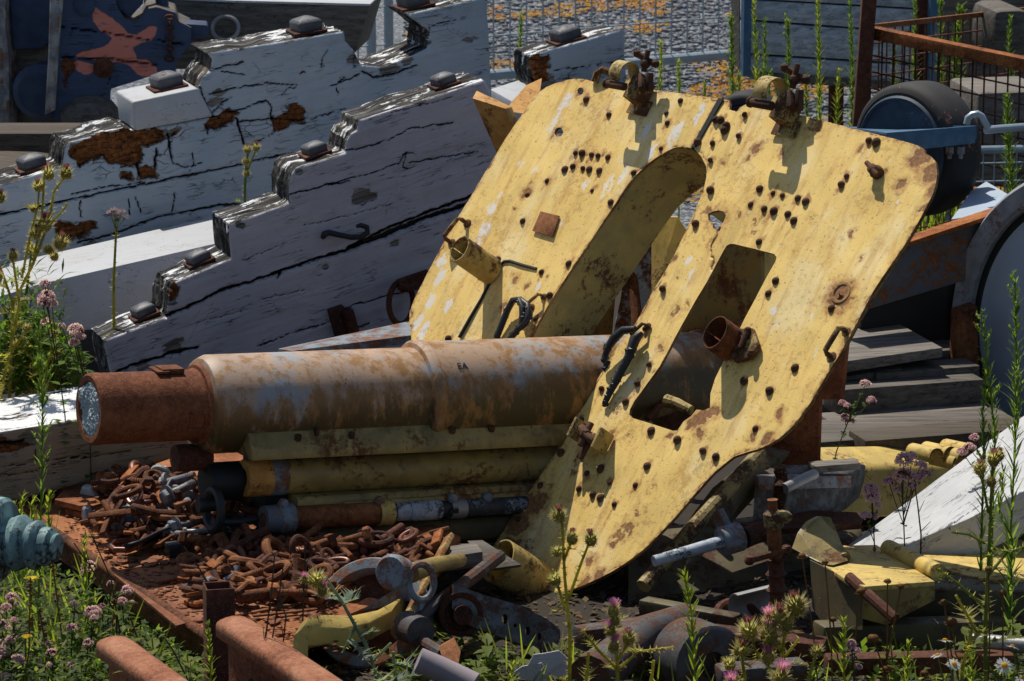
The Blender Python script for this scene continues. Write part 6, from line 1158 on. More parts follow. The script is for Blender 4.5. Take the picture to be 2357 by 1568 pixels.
# ---------------------------------------------------------------- wheel ring and curved yellow bar beside the deck
def ring_wheel():
    c = P(860, 1420, 8.15); ax = Vector((-.30, -.75, .5)).normalized(); m = mpp(c); t = thing('rusty_wheel_rim', (c.x, c.y, 0), 'rusty wheel rim with flaking blue grey paint lying between deck and shield foot', 'wheel')  # a wheel rim with its disc and spoke
    b = MB(); r = 132 * m; b.lathe(c, ax, [(-.04, r), (.035, r), (.04, r * .97), (.04, r * .80), (.03, r * .76), (-.02, r * .78), (-.04, r * .86)], 72, closed=True); b.build('rim', MT['wheelp'], t)
    b = MB(); b.lathe(c, ax, [(.0, r * .80), (.005, r * .3), (.03, r * .28), (.03, .001)], 40); b.build('disc', MT['rustd'], t)
    b = MB(); b.prism([c + ax * .03 + Vector((-.02, 0, -.0)), c + ax * .03 + Vector((.09, 0, .07)), c + ax * .03 + Vector((.11, 0, .03))], ax * .01); b.build('spoke', MT['chipped'], t)
    q = P(930, 1315, 8.05); t2 = thing('bent_tube_bracket', q, 'grey brown knobbed tube end beside the rusty wheel rim', 'bracket')
    d = P(985, 1310, 8.15) - P(905, 1320, 7.98); b = MB(); b.lathe(P(898, 1318, 7.98), d, [(0, .012), (0, .034), (.012, .04), (.03, .038), (.036, .028), (.05, .03), (.065, .03), (.07, .015)], 22); b.build('knob', MT['chipped'], t2)
    b = MB(); b.tube([P(945, 1320, 8.05), P(1000, 1300, 8.15), P(1060, 1290, 8.3)], [.022, .018, .016], 12); b.build('tube', MT['olive'], t2)
    b = MB(); b.torus(P(970, 1340, 8.0), (.5, -1, .2), .030, .008, 20, 8, (1, 1.3)); b.build('eye', MT['chipped'], t2)
    b = MB(); pts = [(700, 1500, 7.75), (684, 1475, 7.75), (686, 1452, 7.76), (706, 1438, 7.8), (745, 1436, 7.86), (800, 1438, 7.92), (860, 1425, 8.0), (910, 1398, 8.08), (950, 1362, 8.18), (975, 1335, 8.25)]; P_ = [P(*q) for q in pts]
    vs = []; n = len(P_)
    for p in P_: 
        for (s, h) in ((-.03, 0), (.03, .012), (.03, -.03), (-.03, -.04)): vs.append(p + Vector((.25 * s, s, h)))
    b.add(vs, [(i * 4 + k, i * 4 + (k + 1) % 4, i * 4 + 4 + (k + 1) % 4, i * 4 + 4 + k) for i in range(n - 1) for k in range(4)] + [(0, 3, 2, 1), (4 * n - 4, 4 * n - 3, 4 * n - 2, 4 * n - 1)])
    o = b.build('curved_bar', MT['yel'], bevel=.003); tag(o, 'curved mustard yellow bar sweeping round the rusty wheel rim', 'steel bar')
    b = MB(); b.tube([P(962, 1520, 7.72), P(1010, 1540, 7.72), P(1090, 1580, 7.7)], [.028, .028, .03], 18); tag(b.build('grey_pipe', MT['pinkp']), 'grey and pinkish pipe end lying at the bottom edge below the crank', 'pipe')
    b = MB(); b.box(P(1040, 1285, 8.45), (Vector((1, .2, .1)), Vector((-.2, 1, 0)), Z), (.13, .08, .035)); tag(b.build('wood_offcut', MT['pallet'], bevel=.003), 'pale wood offcut wedged under the gun behind the crank arm', 'timber')
    b = MB(); b.prism([P(1075, 1245, 8.6), P(1110, 1243, 8.6), P(1200, 1300, 8.5), P(1130, 1310, 8.5)], Vector((0, .05, -.02))); tag(b.build('tilted_plank', MT['plankd'], bevel=.002), 'tilted dark plank edge under the lower beam', 'timber')
    b = MB()
    for (x, y) in ((1240, 1530), (1265, 1520), (1225, 1550), (1285, 1540)):
        c = P(x, y, 7.8); pts = [c + Vector((math.cos(a) * random.uniform(.02, .045), random.uniform(-.01, .01), math.sin(a) * random.uniform(.015, .03))) for a in [k * 1.05 for k in range(6)]]; b.prism(pts, Vector((.0, .003, 0)))
    tag(b.build('crumpled_paper', MT['white']), 'crumpled white paper scraps on the ground at the bottom edge', 'paper')
ring_wheel()
def screw_jack():
    c = P(1785, 1350, 8.1); t = thing('screw_jack', Vector((c.x, c.y, 0)), 'rusty upright screw rod with cross bar standing before the gun trail', 'screw jack'); o = lambda y: P(1778 + (y - 1150) * .05, y, 8.1)
    b = MB(); b.tube([o(1152), o(1185)], .0105, 10); b.tube([o(1150), o(1152)], .0125, 8); b.tube([o(1205), o(1290)], [.017, .015], 10); b.build('screw', MT['rust'], t)
    b = MB(); b.tube([o(1176), o(1182), o(1212), o(1218)], [.014, .022, .022, .015], 14); b.ball(P(1800, 1190, 8.08), .02, 10, (1.2, .5, .8)); b.build('collar', MT['yelr'], t)
    b = MB(); pr = []; 
    for i in range(28): y = 1285 + i * 9; pr += [(o(y), .017 if i % 4 else .024)]
    b.tube([p for p, r in pr], [r for p, r in pr], 12); b.build('lower_tube', MT['rustd'], t)
    b = MB(); b.tube([P(1725, 1290, 8.02), P(1760, 1280, 8.06), P(1810, 1266, 8.12)], .0085, 8).ball(P(1725, 1290, 8.02), .012, 8).ball(P(1810, 1266, 8.12), .013, 8); b.build('tommy_bar', MT['rust'], t)
screw_jack()
# ---------------------------------------------------------------- bronze cannon end at the left edge
def bronze():
    c = P(135, 1262, 7.6); ax = Vector((-.93, .30, .04)).normalized(); t = thing('bronze_cascabel', c, 'verdigris bronze cannon breech end poking in at the left edge', 'cannon')
    m = mpp(c); pr = [(0, .001), (0, 26), (3, 32), (8, 34), (12, 31), (15, 36), (20, 44), (34, 46), (40, 44), (44, 52), (52, 58), (60, 57), (64, 50), (70, 51), (80, 60), (92, 66), (104, 62), (112, 56), (122, 58), (126, 74), (130, 92), (138, 100), (150, 100), (156, 96), (160, 104), (240, 106)]
    b = MB(); b.lathe(c, ax, [(z * m * 1.05, r * m) for z, r in pr], 56); b.build('breech_mouldings', MT['bronze'], t, smooth=28)
bronze()
# ---------------------------------------------------------------- plants
random.seed(21)
def rv3(s=1.): return Vector((random.uniform(-s, s), random.uniform(-s, s), random.uniform(-s, s)))
def leaf(b, p, d, L, w_, up=Z, fold=.25, curl=-.25, seg=3):
    d = Vector(d).normalized(); s = d.cross(up)
    s = s.normalized() if s.length > 1e-3 else Vector((1, 0, 0)); n = s.cross(d); vs = []; c = p
    for i in range(seg + 1):
        t = i / seg; ww = w_ * (math.sin(math.pi * (t ** .8) * .93 + .12)) * .5; q = p + d * (L * t) + n * (curl * L * t * t)
        vs += [q - s * ww + n * (fold * ww), q, q + s * ww + n * (fold * ww)]
    fs = []
    for i in range(seg): a = i * 3; fs += [(a, a + 1, a + 4, a + 3), (a + 1, a + 2, a + 5, a + 4)]
    b.add(vs, fs)
def stempath(pts, d, base=True):
    P_ = [P(x, y, d if not isinstance(d, (list, tuple)) else d[i]) for i, (x, y) in enumerate(pts)]
    if base: P_ = [Vector((P_[0].x, P_[0].y, min(0, P_[0].z)))] + P_ if P_[0].z > .01 else P_
    return P_
def along(P_, t):
    L = [(P_[i + 1] - P_[i]).length for i in range(len(P_) - 1)]; T = sum(L) * t
    for i, l in enumerate(L):
        if T <= l or i == len(L) - 1: return P_[i].lerp(P_[i + 1], min(1, T / max(l, 1e-6))), (P_[i + 1] - P_[i]).normalized()
        T -= l
def plen(P_): return sum((P_[i + 1] - P_[i]).length for i in range(len(P_) - 1))
def finish(name, P0, parts, label, cat, group):
    t = thing(name, P0, label, cat, group)
    for nm, b, m in parts:
        if b.v: b.build(nm, MT[m], t, smooth=60 if nm == 'stem' else None)
    return t
GF = 'tall green fleabane stalks'; GT = 'spiny thistle plants'; GO = 'flowering oregano plants'
def fleabane(pts, d, label, dens=1., ll=.045, top=.3, lw=.006, bushy=0, m='lf'):
    P_ = stempath(pts, d); L = plen(P_); S = MB(); F = MB(); n = int(L / .0075 * dens)
    S.tube(P_, [.0032 * (1 - .6 * i / (len(P_) - 1)) for i in range(len(P_))], 6)
    for i in range(n):
        t = (i + random.random()) / n
        if t < .12: continue
        p, u = along(P_, t); a = i * 2.4; o = Vector((math.cos(a), math.sin(a), 0)); k = 1 - .65 * max(0, (t - .6) / .4); leaf(F, p, o * .5 + u * (.85 + .6 * t), ll * k * random.uniform(.7, 1.25), lw * random.uniform(.8, 1.2), curl=random.uniform(-.5, .1))
        if t > 1 - top:
            for q in range(2 + bushy): 
                a2 = random.uniform(0, 6.28); o2 = Vector((math.cos(a2), math.sin(a2), 0)); leaf(F, p + o2 * random.uniform(0, .006 + .012 * bushy * (1 - t) / top), o2 * .35 + u, ll * .45 * random.uniform(.5, 1), lw * .7, seg=2)
    if bushy:
        for i in range(14 * bushy):
            t = 1 - top * random.random() ** 1.2; p, u = along(P_, t); a = random.uniform(0, 6.28); o = Vector((math.cos(a), math.sin(a), 0)); l = .07 * (1 - (t - 1 + top) / top * .6) * random.uniform(.5, 1); e = p + (o * .6 + u * .9) * l; S.tube([p, e], .0009, 4, False)
            for q in range(7): leaf(F, p.lerp(e, .4 + .1 * q), rv3(.6) + u, .012, .005, seg=2)
    return finish('fleabane', P_[0], [('stem', S, m), ('leaves', F, m)], label, 'weed', GF)
def thistle_leaf(F, Sp, p, d, L, w_, up=Z):
    d = Vector(d).normalized(); s = d.cross(up).normalized(); n = s.cross(d); k = 5; curl = random.uniform(-.4, -.05)
    ax = [p + d * (L * i / k) + n * (curl * L * (i / k) ** 2) for i in range(k + 1)]; mw = w_ * .18
    vs = []
    for i, q in enumerate(ax): ww = mw * (1 - i / k * .8); vs += [q - s * ww, q + s * ww]
    F.add(vs, [(2 * i, 2 * i + 1, 2 * i + 3, 2 * i + 2) for i in range(k)])
    for i in range(1, k):
        for sg in (-1, 1):
            l = w_ * .5 * math.sin(math.pi * (i / k) * .8 + .4) * random.uniform(.8, 1.2); q = ax[i]; e = q + (s * sg * .85 + d * .55 + n * random.uniform(-.2, .7)) * l; w2 = L / k * .42; F.add([q - d * w2, q + d * w2, e + d * w2 * .1, e - d * w2 * .1], [(0, 1, 2, 3)]); f = (e - q).normalized(); Sp.add([e - d * .0006, e + d * .0006, e + f * l * .5], [(0, 1, 2)])
            e2 = q + (s * sg * .5 + d * 1.0 + n * random.uniform(-.1, .5)) * l * .8; F.add([q, q + d * w2 * 1.4, e2], [(0, 1, 2)])
    Sp.add([ax[-1] - s * .0008, ax[-1] + s * .0008, ax[-1] + d * L * .15], [(0, 1, 2)])
def bud(B, c, u, r, bloom=1., fl_len=1., dry=False):
    Bd = Sp = Fl = B; B.mat(0)
    u = Vector(u).normalized(); x, y, z = fr(u); Bd.ball(c, r * .86, 10, (1, 1, 1.12), (x, y, z)); B.mat(1)
    for i in range(150):
        zz = random.uniform(-.9, .85); a = random.uniform(0, 6.28); s = math.sqrt(1 - zz * zz); n = x * (s * math.cos(a)) + y * (s * math.sin(a)) + z * zz; t = x * -math.sin(a) + y * math.cos(a); p = c + n * r * .84; e = c + n * r * random.uniform(1.3, 1.75) + z * r * .28; w_ = r * .075; Sp.add([p - t * w_, p + t * w_, e], [(0, 1, 2)])
    B.mat(3 if dry else 2)
    for i in range(int(80 * bloom)):
        a = random.uniform(0, 6.28); q = random.random() ** .6; o = x * math.cos(a) * q + y * math.sin(a) * q; p = c + z * r * .9 + o * r * .35; e = c + z * r * (1.15 + fl_len * random.uniform(.6, .95) * (1 - .3 * q)) + o * r * (.75 * fl_len + .2); t = (e - p).cross(o + rv3(.1)).normalized() * r * .035; Fl.add([p - t, p + t, e + t, e - t], [(0, 1, 2, 3)])
def thistle(stems, d, buds, leaves, label, r=.012, sp='spine', dense=1., lf='lfd', fl='purple', ls=.06):
    """stems: pixel polylines (first is the main stem); buds: (x, y, size factor, kind)"""
    S = MB(); F = MB(); Sp = MB(); Bd = MB(); Pu = MB(); Br = MB(); base = None; heads = []
    for i, st in enumerate(stems):
        P_ = stempath(st, d, base=(i == 0)); base = base or P_[0]; S.tube(P_, [(.0052 if i == 0 else .0036) * (1 - .5 * k / len(P_)) for k in range(len(P_))], 6); L = plen(P_)
        for k in range(int(L / .007 * dense)):
            p, u = along(P_, random.random()); a = random.uniform(0, 6.28); x, y, z = fr(u); o = x * math.cos(a) + y * math.sin(a); q = p + o * .002; l = random.uniform(.006, .015); Sp.add([q - u * .0012, q + u * .0012, q + (o + u * .3) * l], [(0, 1, 2)])
            if k % 2: F.add([p - u * .004, p + u * .006, p + (o * .8 + u * .2) * .008], [(0, 1, 2)])
        for k in range(int(leaves * L / .1)):
            t = random.uniform(.05, .92); p, u = along(P_, t); a = random.uniform(0, 6.28); o = Vector((math.cos(a), math.sin(a), .0)); thistle_leaf(F, Sp, p, o + u * random.uniform(.0, .7), ls * random.uniform(.6, 1.2) * (1.15 - .5 * t), .035 * ls / .06 * random.uniform(.8, 1.2))
    for (x, y, s, kind) in buds:
        c = P(x, y, d - .004); u = Vector((random.uniform(-.2, .2), random.uniform(-.25, .1), 1)); hb = MB(); bud(hb, c, u, r * s * 1.12, {'p': 1.5, 'b': .8, 'n': 0}[kind], {'p': 1.25, 'b': .55, 'n': 0}[kind], kind == 'b'); heads.append(hb)
    t = finish('thistle', base, [('stem', S, lf), ('leaves', F, lf), ('spines', Sp, sp)], label, 'thistle', GT)
    for hb in heads: hb.build('flower_head', [MT['bud'], MT[sp], MT[fl], MT['maroon']], t, smooth=None)
    return t
def floret(B, c, r, n=22, k=1.):
    Pk = Mr = B
    for i in range(n):
        a = random.uniform(0, 6.28); z = random.uniform(-.3, 1); q = math.sqrt(max(0, 1 - z * z)); o = Vector((math.cos(a) * q, math.sin(a) * q, z * .8)); p = c + o * r * random.uniform(.7, 1); B.mat(1); Mr.ball(p - o * r * .15, r * .17, 5); B.mat(0)
        if random.random() < k:
            x, y, _ = fr(o); s = r * random.uniform(.2, .32)
            for j in range(4): t = x * math.cos(j * 1.57 + i) + y * math.sin(j * 1.57 + i); t2 = o.cross(t); Pk.add([p, p + t * s * .8 - t2 * s * .5 + o * s * .6, p + t * s * 1.5 + o * s * .5, p + t * s * .8 + t2 * s * .5 + o * s * .6], [(0, 1, 2, 3)])
def oregano(pts, d, heads, label, lf='lfg', nl=10, ls=.018, bloom=.8, stem='twig', base=True, name='oregano'):
    P_ = stempath(pts, d, base); S = MB(); F = MB(); Pk = MB(); Mr = MB(); S.tube(P_, .0016, 5); hs = []
    for i in range(nl):
        t = (i + .6) / nl * .92; p, u = along(P_, t); a = i * 1.57 + random.uniform(-.3, .3)
        for sg in (0, 3.14): o = Vector((math.cos(a + sg), math.sin(a + sg), .25)); leaf(F, p, o, ls * random.uniform(.7, 1.3), ls * .62, curl=random.uniform(-.4, .1))
    for (x, y, r) in heads:
        c = P(x, y, d + random.uniform(-.02, .02)); q, _ = along(P_, random.uniform(.6, .85)); S.tube([q, q.lerp(c, .6) - Z * .004, c], .001, 4); hb = MB(); floret(hb, c, r * mpp(c) * 1.05, 40, min(1, bloom + .15)); hs.append(hb)
        for j in range(2): leaf(F, q.lerp(c, .5 + .2 * j), rv3() + Z * .4, ls * .7, ls * .4)
    t = finish(name, P_[0], [('stem', S, stem), ('leaves', F, lf)], label, 'wildflower', GO)
    for hb in hs: hb.build('flower_cluster', [MT['pink'], MT['maroon']], t, smooth=None)
    return t
# -- fleabane stalks, far
far = [((1512, 260), (1520, 190), (1522, 95), 12.6, 'beside the far clamp, just above the shield top'), ((1198, 190), (1197, 110), (1199, 35), 13.2, 'between the big cheek and the timber stub'), ((1690, 290), (1684, 150), (1683, 40), 12.6, 'just left of the blue crate post'), ((1745, 260), (1740, 120), (1735, 5), 12.7, 'just right of the blue crate post'), ((1758, 250), (1760, 130), (1760, 45), 12.9, 'second right of the blue crate post'),
       ((1813, 230), (1815, 140), (1814, 50), 12.6, 'in the middle of the plank crate front'), ((1886, 270), (1885, 130), (1882, -10), 12.5, 'tallest in front of the plank crate'), ((1960, 280), (1962, 150), (1955, -5), 12.4, 'just left of the rusty cage post'), ((1860, 300), (1855, 240), (1856, 175), 12.3, 'short one right of the near clamp'), ((1565, 260), (1563, 200), (1562, 140), 12.9, 'small one on the gravel left of the crate'),
       ((2102, 230), (2104, 130), (2106, -5), 12.6, 'behind the cage mesh, left one'), ((2168, 220), (2165, 110), (2166, -5), 12.5, 'behind the cage mesh, middle one'), ((2062, 250), (2058, 160), (2060, 90), 12.7, 'behind the top of the fat tyre'), ((2330, 200), (2322, 120), (2326, 40), 12.2, 'at the right edge behind the mesh'), ((1625, 290), (1622, 240), (1621, 190), 12.9, 'short one beside the moss'),
       ((1925, 290), (1928, 220), (1930, 160), 12.2, 'between near clamp and cage post'), ((1775, 290), (1770, 220), (1772, 165), 12.3, 'short one behind the near clamp'), ((1705, 290), (1702, 230), (1700, 170), 12.5, 'short one at the foot of the crate post')]
for i, (a, m_, t, d, w_) in enumerate(far): fleabane([a, m_, t], d, 'green fleabane stalk ' + w_, 1.4, .052, .45, .0062, 1 if i in (2, 5, 11) else 0, 'lfy' if i % 3 == 0 else 'lf')
fleabane([(2208, 255), (2200, 120), (2212, 20)], 12.6, 'bushy fleabane with spreading top behind the cage rail', 1., .08, .6, .009, 3, 'lf')
fleabane([(2330, 470), (2320, 330), (2318, 225)], 10.9, 'fleabane stalk in front of the grey fence tube at the right', 1., .06, .5, .007, 2, 'lf')
# -- fleabane, near
fleabane([(2325, 1250), (2338, 1000), (2340, 830), (2336, 650)], 8.25, 'tallest fleabane at the right edge in front of the disc wheel', .9, .055, .45, .006, 1)
fleabane([(2290, 1010), (2278, 880), (2262, 740)], 8.5, 'slimmer fleabane left of the tallest one at the right edge', .9, .045, .5, .0055, 1)
fleabane([(2265, 1030), (2262, 950), (2270, 860)], 8.45, 'shortest fleabane in front of the disc wheel', 1., .045, .4, .0055)
fleabane([(2330, 1240), (2300, 1180), (2310, 1080)], 8.15, 'leafy fleabane before the white leaning plank', .9, .06, .3, .007)
fleabane([(1600, 1580), (1595, 1480), (1590, 1400), (1573, 1318)], 7.6, 'bright fleabane leaning left below the saddle arm', 1.1, .055, .35, .007, 0, 'lfy')
fleabane([(1945, 1600), (1940, 1500), (1943, 1425)], 7.6, 'bright fleabane at the bottom edge below the seat bracket', 1.2, .045, .4, .007, 0, 'lfy')
fleabane([(487, 1600), (484, 1520), (478, 1432)], 7.25, 'fleabane growing against the square tube post', 1., .032, .3, .006, 0, 'lfy')
fleabane([(88, 1400), (95, 1150), (98, 950), (92, 820)], 8.2, 'thin fleabane crossing the ground beam at the left', .75, .04, .4, .005, 1)
fleabane([(98, 960), (97, 880), (88, 740)], 9.2, 'pale budding fleabane among the thistles at the left edge', .9, .04, .6, .005, 2)
for x, y0, y1, d in ((50, 1215, 1140, 8.4), (112, 1195, 1135, 8.5), (30, 1200, 1160, 8.5), (195, 1290, 1240, 8.1), (75, 1180, 1150, 8.6)): fleabane([(x, y0), (x - 3, (y0 + y1) / 2), (x + 4, y1)], d, 'small fleabane shoot %s' % {50: 'under the ground beam, above the bronze', 112: 'at the corner of the deck', 30: 'furthest left under the ground beam', 195: 'at the front edge of the deck', 75: 'under the ground beam beside the deck'}[x], 1., .045, .3, .007, 0, 'lfy')
# -- thistles
thistle([[(20, 960), (30, 700), (75, 610), (110, 520), (125, 440), (155, 400)], [(75, 600), (95, 520), (100, 440), (102, 400)], [(50, 640), (70, 540), (88, 470), (90, 430)], [(110, 520), (140, 490), (155, 470)], [(30, 700), (10, 640), (-20, 560)]], 9.35,
        [(112, 402, 1.0, 'b'), (152, 400, 1.0, 'b'), (89, 430, .9, 'b'), (103, 518, 1.3, 'b'), (82, 538, 1.0, 'b'), (140, 560, 1.15, 'b'), (112, 575, .8, 'n'), (0, 455, .9, 'b'), (78, 480, .7, 'n')], .9, 'tall golden thistle with spiny heads at the left edge', .0145, dense=1.6, ls=.055, lf='thg')
thistle([[(30, 960), (55, 800), (60, 680), (75, 560)], [(55, 800), (20, 740), (5, 700)]], 9.5, [(70, 575, 1.0, 'b'), (125, 590, .9, 'b')], 2.2, 'leafy dark thistle behind the golden one at the left edge', .013, ls=.07)
thistle([[(1310, 1640), (1312, 1460), (1300, 1330), (1293, 1190)], [(1308, 1380), (1340, 1290), (1360, 1240)], [(1300, 1400), (1278, 1330), (1272, 1310)], [(1298, 1290), (1318, 1240)]], 7.65,
        [(1286, 1188, 1.05, 'b'), (1317, 1240, .95, 'b'), (1360, 1242, 1., 'b'), (1278, 1335, .95, 'n'), (1282, 1270, .8, 'n')], .55, 'tall thistle standing before the foot of the shield', .0135, dense=2.0, ls=.06, lf='thg')
thistle([[(1425, 1640), (1420, 1520), (1410, 1440), (1412, 1400)], [(1420, 1520), (1440, 1490), (1460, 1468)], [(1422, 1540), (1470, 1500), (1550, 1490)], [(1420, 1540), (1380, 1500), (1340, 1450)]], 7.6, [(1412, 1408, 1.0, 'p'), (1406, 1452, .85, 'p'), (1412, 1490, 1.0, 'p'), (1447, 1470, 1.1, 'b'), (1416, 1430, .8, 'n')], 1.4, 'thistle with three purple blooms right of the shield foot', .0125, dense=1.8, lf='thg', ls=.055)
thistle([[(1790, 1640), (1800, 1500), (1812, 1430), (1832, 1400)], [(1800, 1500), (1770, 1460), (1765, 1430)], [(1790, 1560), (1740, 1500), (1724, 1450)], [(1800, 1520), (1840, 1470)]], 7.62,
        [(1832, 1396, 1.3, 'b'), (1790, 1425, 1.35, 'b'), (1724, 1452, 1.2, 'b'), (1770, 1465, 1.25, 'p'), (1772, 1430, .9, 'p'), (1768, 1515, .9, 'p'), (1810, 1440, .9, 'n')], 1.5, 'golden thistle clump with large round heads at the bottom right', .0155, dense=2.2, lf='thg', ls=.055)
thistle([[(1780, 1640), (1790, 1580), (1796, 1556)], [(1700, 1640), (1690, 1590), (1686, 1572)]], 7.45, [(1795, 1560, 1.2, 'p'), (1686, 1580, 1.0, 'p')], 1.5, 'low purple thistle cut by the bottom edge below the golden clump', .014, lf='thg')
thistle([[(2270, 1640), (2268, 1440), (2275, 1300), (2280, 1180), (2285, 1060)], [(2275, 1180), (2262, 1110), (2250, 1080)], [(2270, 1400), (2200, 1340), (2160, 1310)], [(2270, 1330), (2320, 1270), (2357, 1260)], [(2268, 1250), (2230, 1230), (2190, 1225)]], 7.75,
        [(2287, 1058, 1.05, 'b'), (2255, 1080, .95, 'b'), (2300, 1050, .8, 'b'), (2282, 1110, .8, 'n')], 1.0, 'tall dark thistle in front of the round yellow plate', .0135, dense=1.4, ls=.075)
thistle([[(890, 1640), (850, 1500), (790, 1390), (750, 1330)], [(820, 1440), (790, 1500)], [(860, 1520), (900, 1480)]], 7.7, [(728, 1335, 1.3, 'n'), (742, 1360, .9, 'p'), (700, 1335, .6, 'p')], 1.6, 'silvery spiny thistle leaning left before the yellow bar', .0125, ls=.075, lf='thb')
thistle([[(930, 1640), (910, 1560), (905, 1500)], [(915, 1600), (860, 1540)]], 7.6, [], 3., 'low silvery thistle rosette at the bottom beside the grey pipe', ls=.085, lf='thb')
thistle([[(1340, 1640), (1350, 1560), (1355, 1500)], [(1340, 1600), (1290, 1560)]], 7.5, [], 3., 'low thistle leaves at the bottom edge between the two middle thistles', ls=.07, lf='thg')
thistle([[(563, 480), (565, 400), (572, 340)], [(566, 400), (590, 345)]], 10.95, [(570, 345, .8, 'b'), (590, 340, .8, 'b'), (566, 372, .7, 'n'), (568, 400, .7, 'n')], 1.2, 'small dim thistle between the two stepped cheeks', .0135, lf='lfd', ls=.045)
thistle([[(262, 730), (262, 640), (266, 560), (268, 520)]], 10.3, [(268, 505, .5, 'n')], .5, 'slender thistle with pale pink flower tuft before the white timber', .012, ls=.04, lf='thg')
Pk = MB(); Mr = MB(); S = MB()
for (x, y) in ((255, 492), (268, 497), (287, 503), (262, 486), (280, 490)):
    c = P(x, y, 10.3); S.tube([P(266, 530, 10.3), c], .0012, 4); 
    for i in range(60): o = rv3().normalized(); o.z = abs(o.z); t = o.cross(rv3()).normalized() * .0007; Pk.add([c - t, c + t, c + o * .013 + t, c + o * .013 - t], [(0, 1, 2, 3)])
tt_ = finish('pink_knapweed', P(266, 530, 10.3), [('stem', S, 'lfd'), ('flowers', Pk, 'lilac')], 'pale pink tufted flower cluster above the white timber', 'wildflower', None)
# -- oregano
oregano([(150, 960), (135, 850), (115, 740), (105, 690)], 9.0, [(103, 655, 13), (108, 685, 20), (98, 700, 12), (120, 700, 13), (107, 742, 12)], 'dark pink oregano among the thistles at the left edge', nl=12, ls=.034, bloom=.5)
oregano([(205, 920), (190, 850), (178, 800)], 9.0, [(174, 762, 18), (170, 790, 12), (185, 775, 12), (142, 750, 8)], 'oregano head at the lower end of the near cheek', nl=9, ls=.034, bloom=.5)
oregano([(2085, 1330), (2080, 1200), (2075, 1110)], 8.55, [(2080, 1060, 20), (2078, 1098, 22), (2046, 1110, 13), (2118, 1072, 14), (2110, 1100, 15), (2130, 1092, 14), (2066, 1130, 11), (2100, 1120, 12), (2100, 1050, 12)], 'large pink oregano in front of the yellow trail tube', nl=8, bloom=1.)
oregano([(2015, 1300), (2010, 1200), (2008, 1150)], 8.5, [(2004, 1128, 17), (2008, 1145, 17), (1992, 1188, 12), (2020, 1165, 10), (2012, 1190, 10)], 'pink oregano left of the larger one by the white plank', nl=6, bloom=1.)
oregano([(1905, 1150), (1925, 1040), (1960, 950), (1985, 900)], 9.1, [(1992, 885, 12), (1940, 928, 9), (1950, 935, 8), (1945, 962, 11), (2005, 922, 11), (1957, 970, 9)], 'spindly oregano right of the shield with pale flowers', nl=10, ls=.024, bloom=1., stem='lfd')
oregano([(2260, 1060), (2250, 1040), (2245, 1010)], 8.9, [(2243, 1008, 11), (2232, 1030, 13), (2215, 1040, 12)], 'oregano heads between yellow knuckles and the disc wheel', bloom=1.)
heads = [(205, 1305, 16), (28, 1375, 13), (15, 1400, 12), (213, 1412, 19), (172, 1390, 10), (292, 1360, 13), (282, 1385, 11), (32, 1430, 10), (5, 1440, 16), (24, 1475, 10), (10, 1500, 14), (26, 1470, 12), (40, 1518, 14), (120, 1505, 13), (166, 1445, 12), (255, 1345, 9), (235, 1395, 8), (203, 1480, 11), (115, 1483, 10), (165, 1530, 9), (15, 1560, 12), (8, 1478, 9)]
wh = ['below the deck edge', 'under the bronze, upper', 'under the bronze, lower', 'large head left of the deck', 'small head mid patch', 'by the deck edge, upper', 'by the deck edge, lower', 'small one at the far left', 'at the left border, largest', 'left border, small', 'left border, low', 'left border, maroon', 'low left pair', 'bottom patch, maroon', 'centre of the patch', 'nearest the rolled edge', 'right of the large head', 'above the near rail end', 'bottom patch, upper', 'bottom patch, lowest', 'bottom left corner', 'left border, tiny']
for (x, y, r), w_ in zip(heads, wh):
    d = 8.15 - (y - 1300) * .0024; oregano([(x + random.uniform(-20, 20), y + 190), (x + random.uniform(-8, 8), y + 90), (x, y + 8)], d, [(x, y, r)] + ([(x + random.uniform(-22, 22), y + random.uniform(5, 30), r * .5)] if r > 11 else []), 'oregano flower stalk in the bottom left patch, ' + w_, nl=13, ls=.030, bloom=.9 if r > 9 else .4)
# -- leafy undergrowth at the bottom left and bottom: uncountable
F = MB(); F2 = MB(); random.seed(3)
def patch(n, xr, yr, ok, z, ls, lo=0.):
    for i in range(n):
        x = random.uniform(*xr); y = random.uniform(*yr)
        if not ok(x, y): continue
        zz = z * random.random() ** .7; p = PZ(x, y, zz); (leaf(F if random.random() < .6 else F2, p, Vector((random.uniform(-1, 1), random.uniform(-1, 1), random.uniform(-.2, .7))), ls * random.uniform(.5, 1.3), ls * .6 * random.uniform(.6, 1.1), curl=random.uniform(-.4, .2), seg=2))
edge = lambda x: 1194 + (x - 85) * .687 + 62
patch(2600, (-30, 480), (1230, 1640), lambda x, y: y > edge(x) + 15 * math.sin(x * .13) and noise.noise(Vector((x * .018, y * .018, 3))) > -.25, .10, .024); patch(2300, (-30, 440), (1260, 1640), lambda x, y: y > edge(x) + 20 and noise.noise(Vector((x * .025, y * .025, 7))) > .0, .26, .022)
patch(1000, (330, 480), (1440, 1600), lambda x, y: y > edge(x), .10, .022); patch(450, (880, 1130), (1430, 1600), lambda x, y: noise.noise(Vector((x * .02, y * .02, 0))) > .0, .06, .034); patch(450, (1080, 1500), (1480, 1620), lambda x, y: noise.noise(Vector((x * .02, y * .02, 5))) > .0, .05, .024)
patch(900, (1850, 2357), (1490, 1640), lambda x, y: noise.noise(Vector((x * .02, y * .02, 9))) > -.05, .08, .026); patch(1300, (-20, 200), (640, 960), lambda x, y: y < 930 and x < 60 + (y - 640) * .5, .02, .01) if 0 else None
tag(F.build('undergrowth', MT['lfg'], smooth=None, origin=(0, 7, 0)), kind='stuff'); tag(F2.build('undergrowth', MT['lfy2'], smooth=None, origin=(0, 7, 0)), kind='stuff')
F = MB(); random.seed(8)
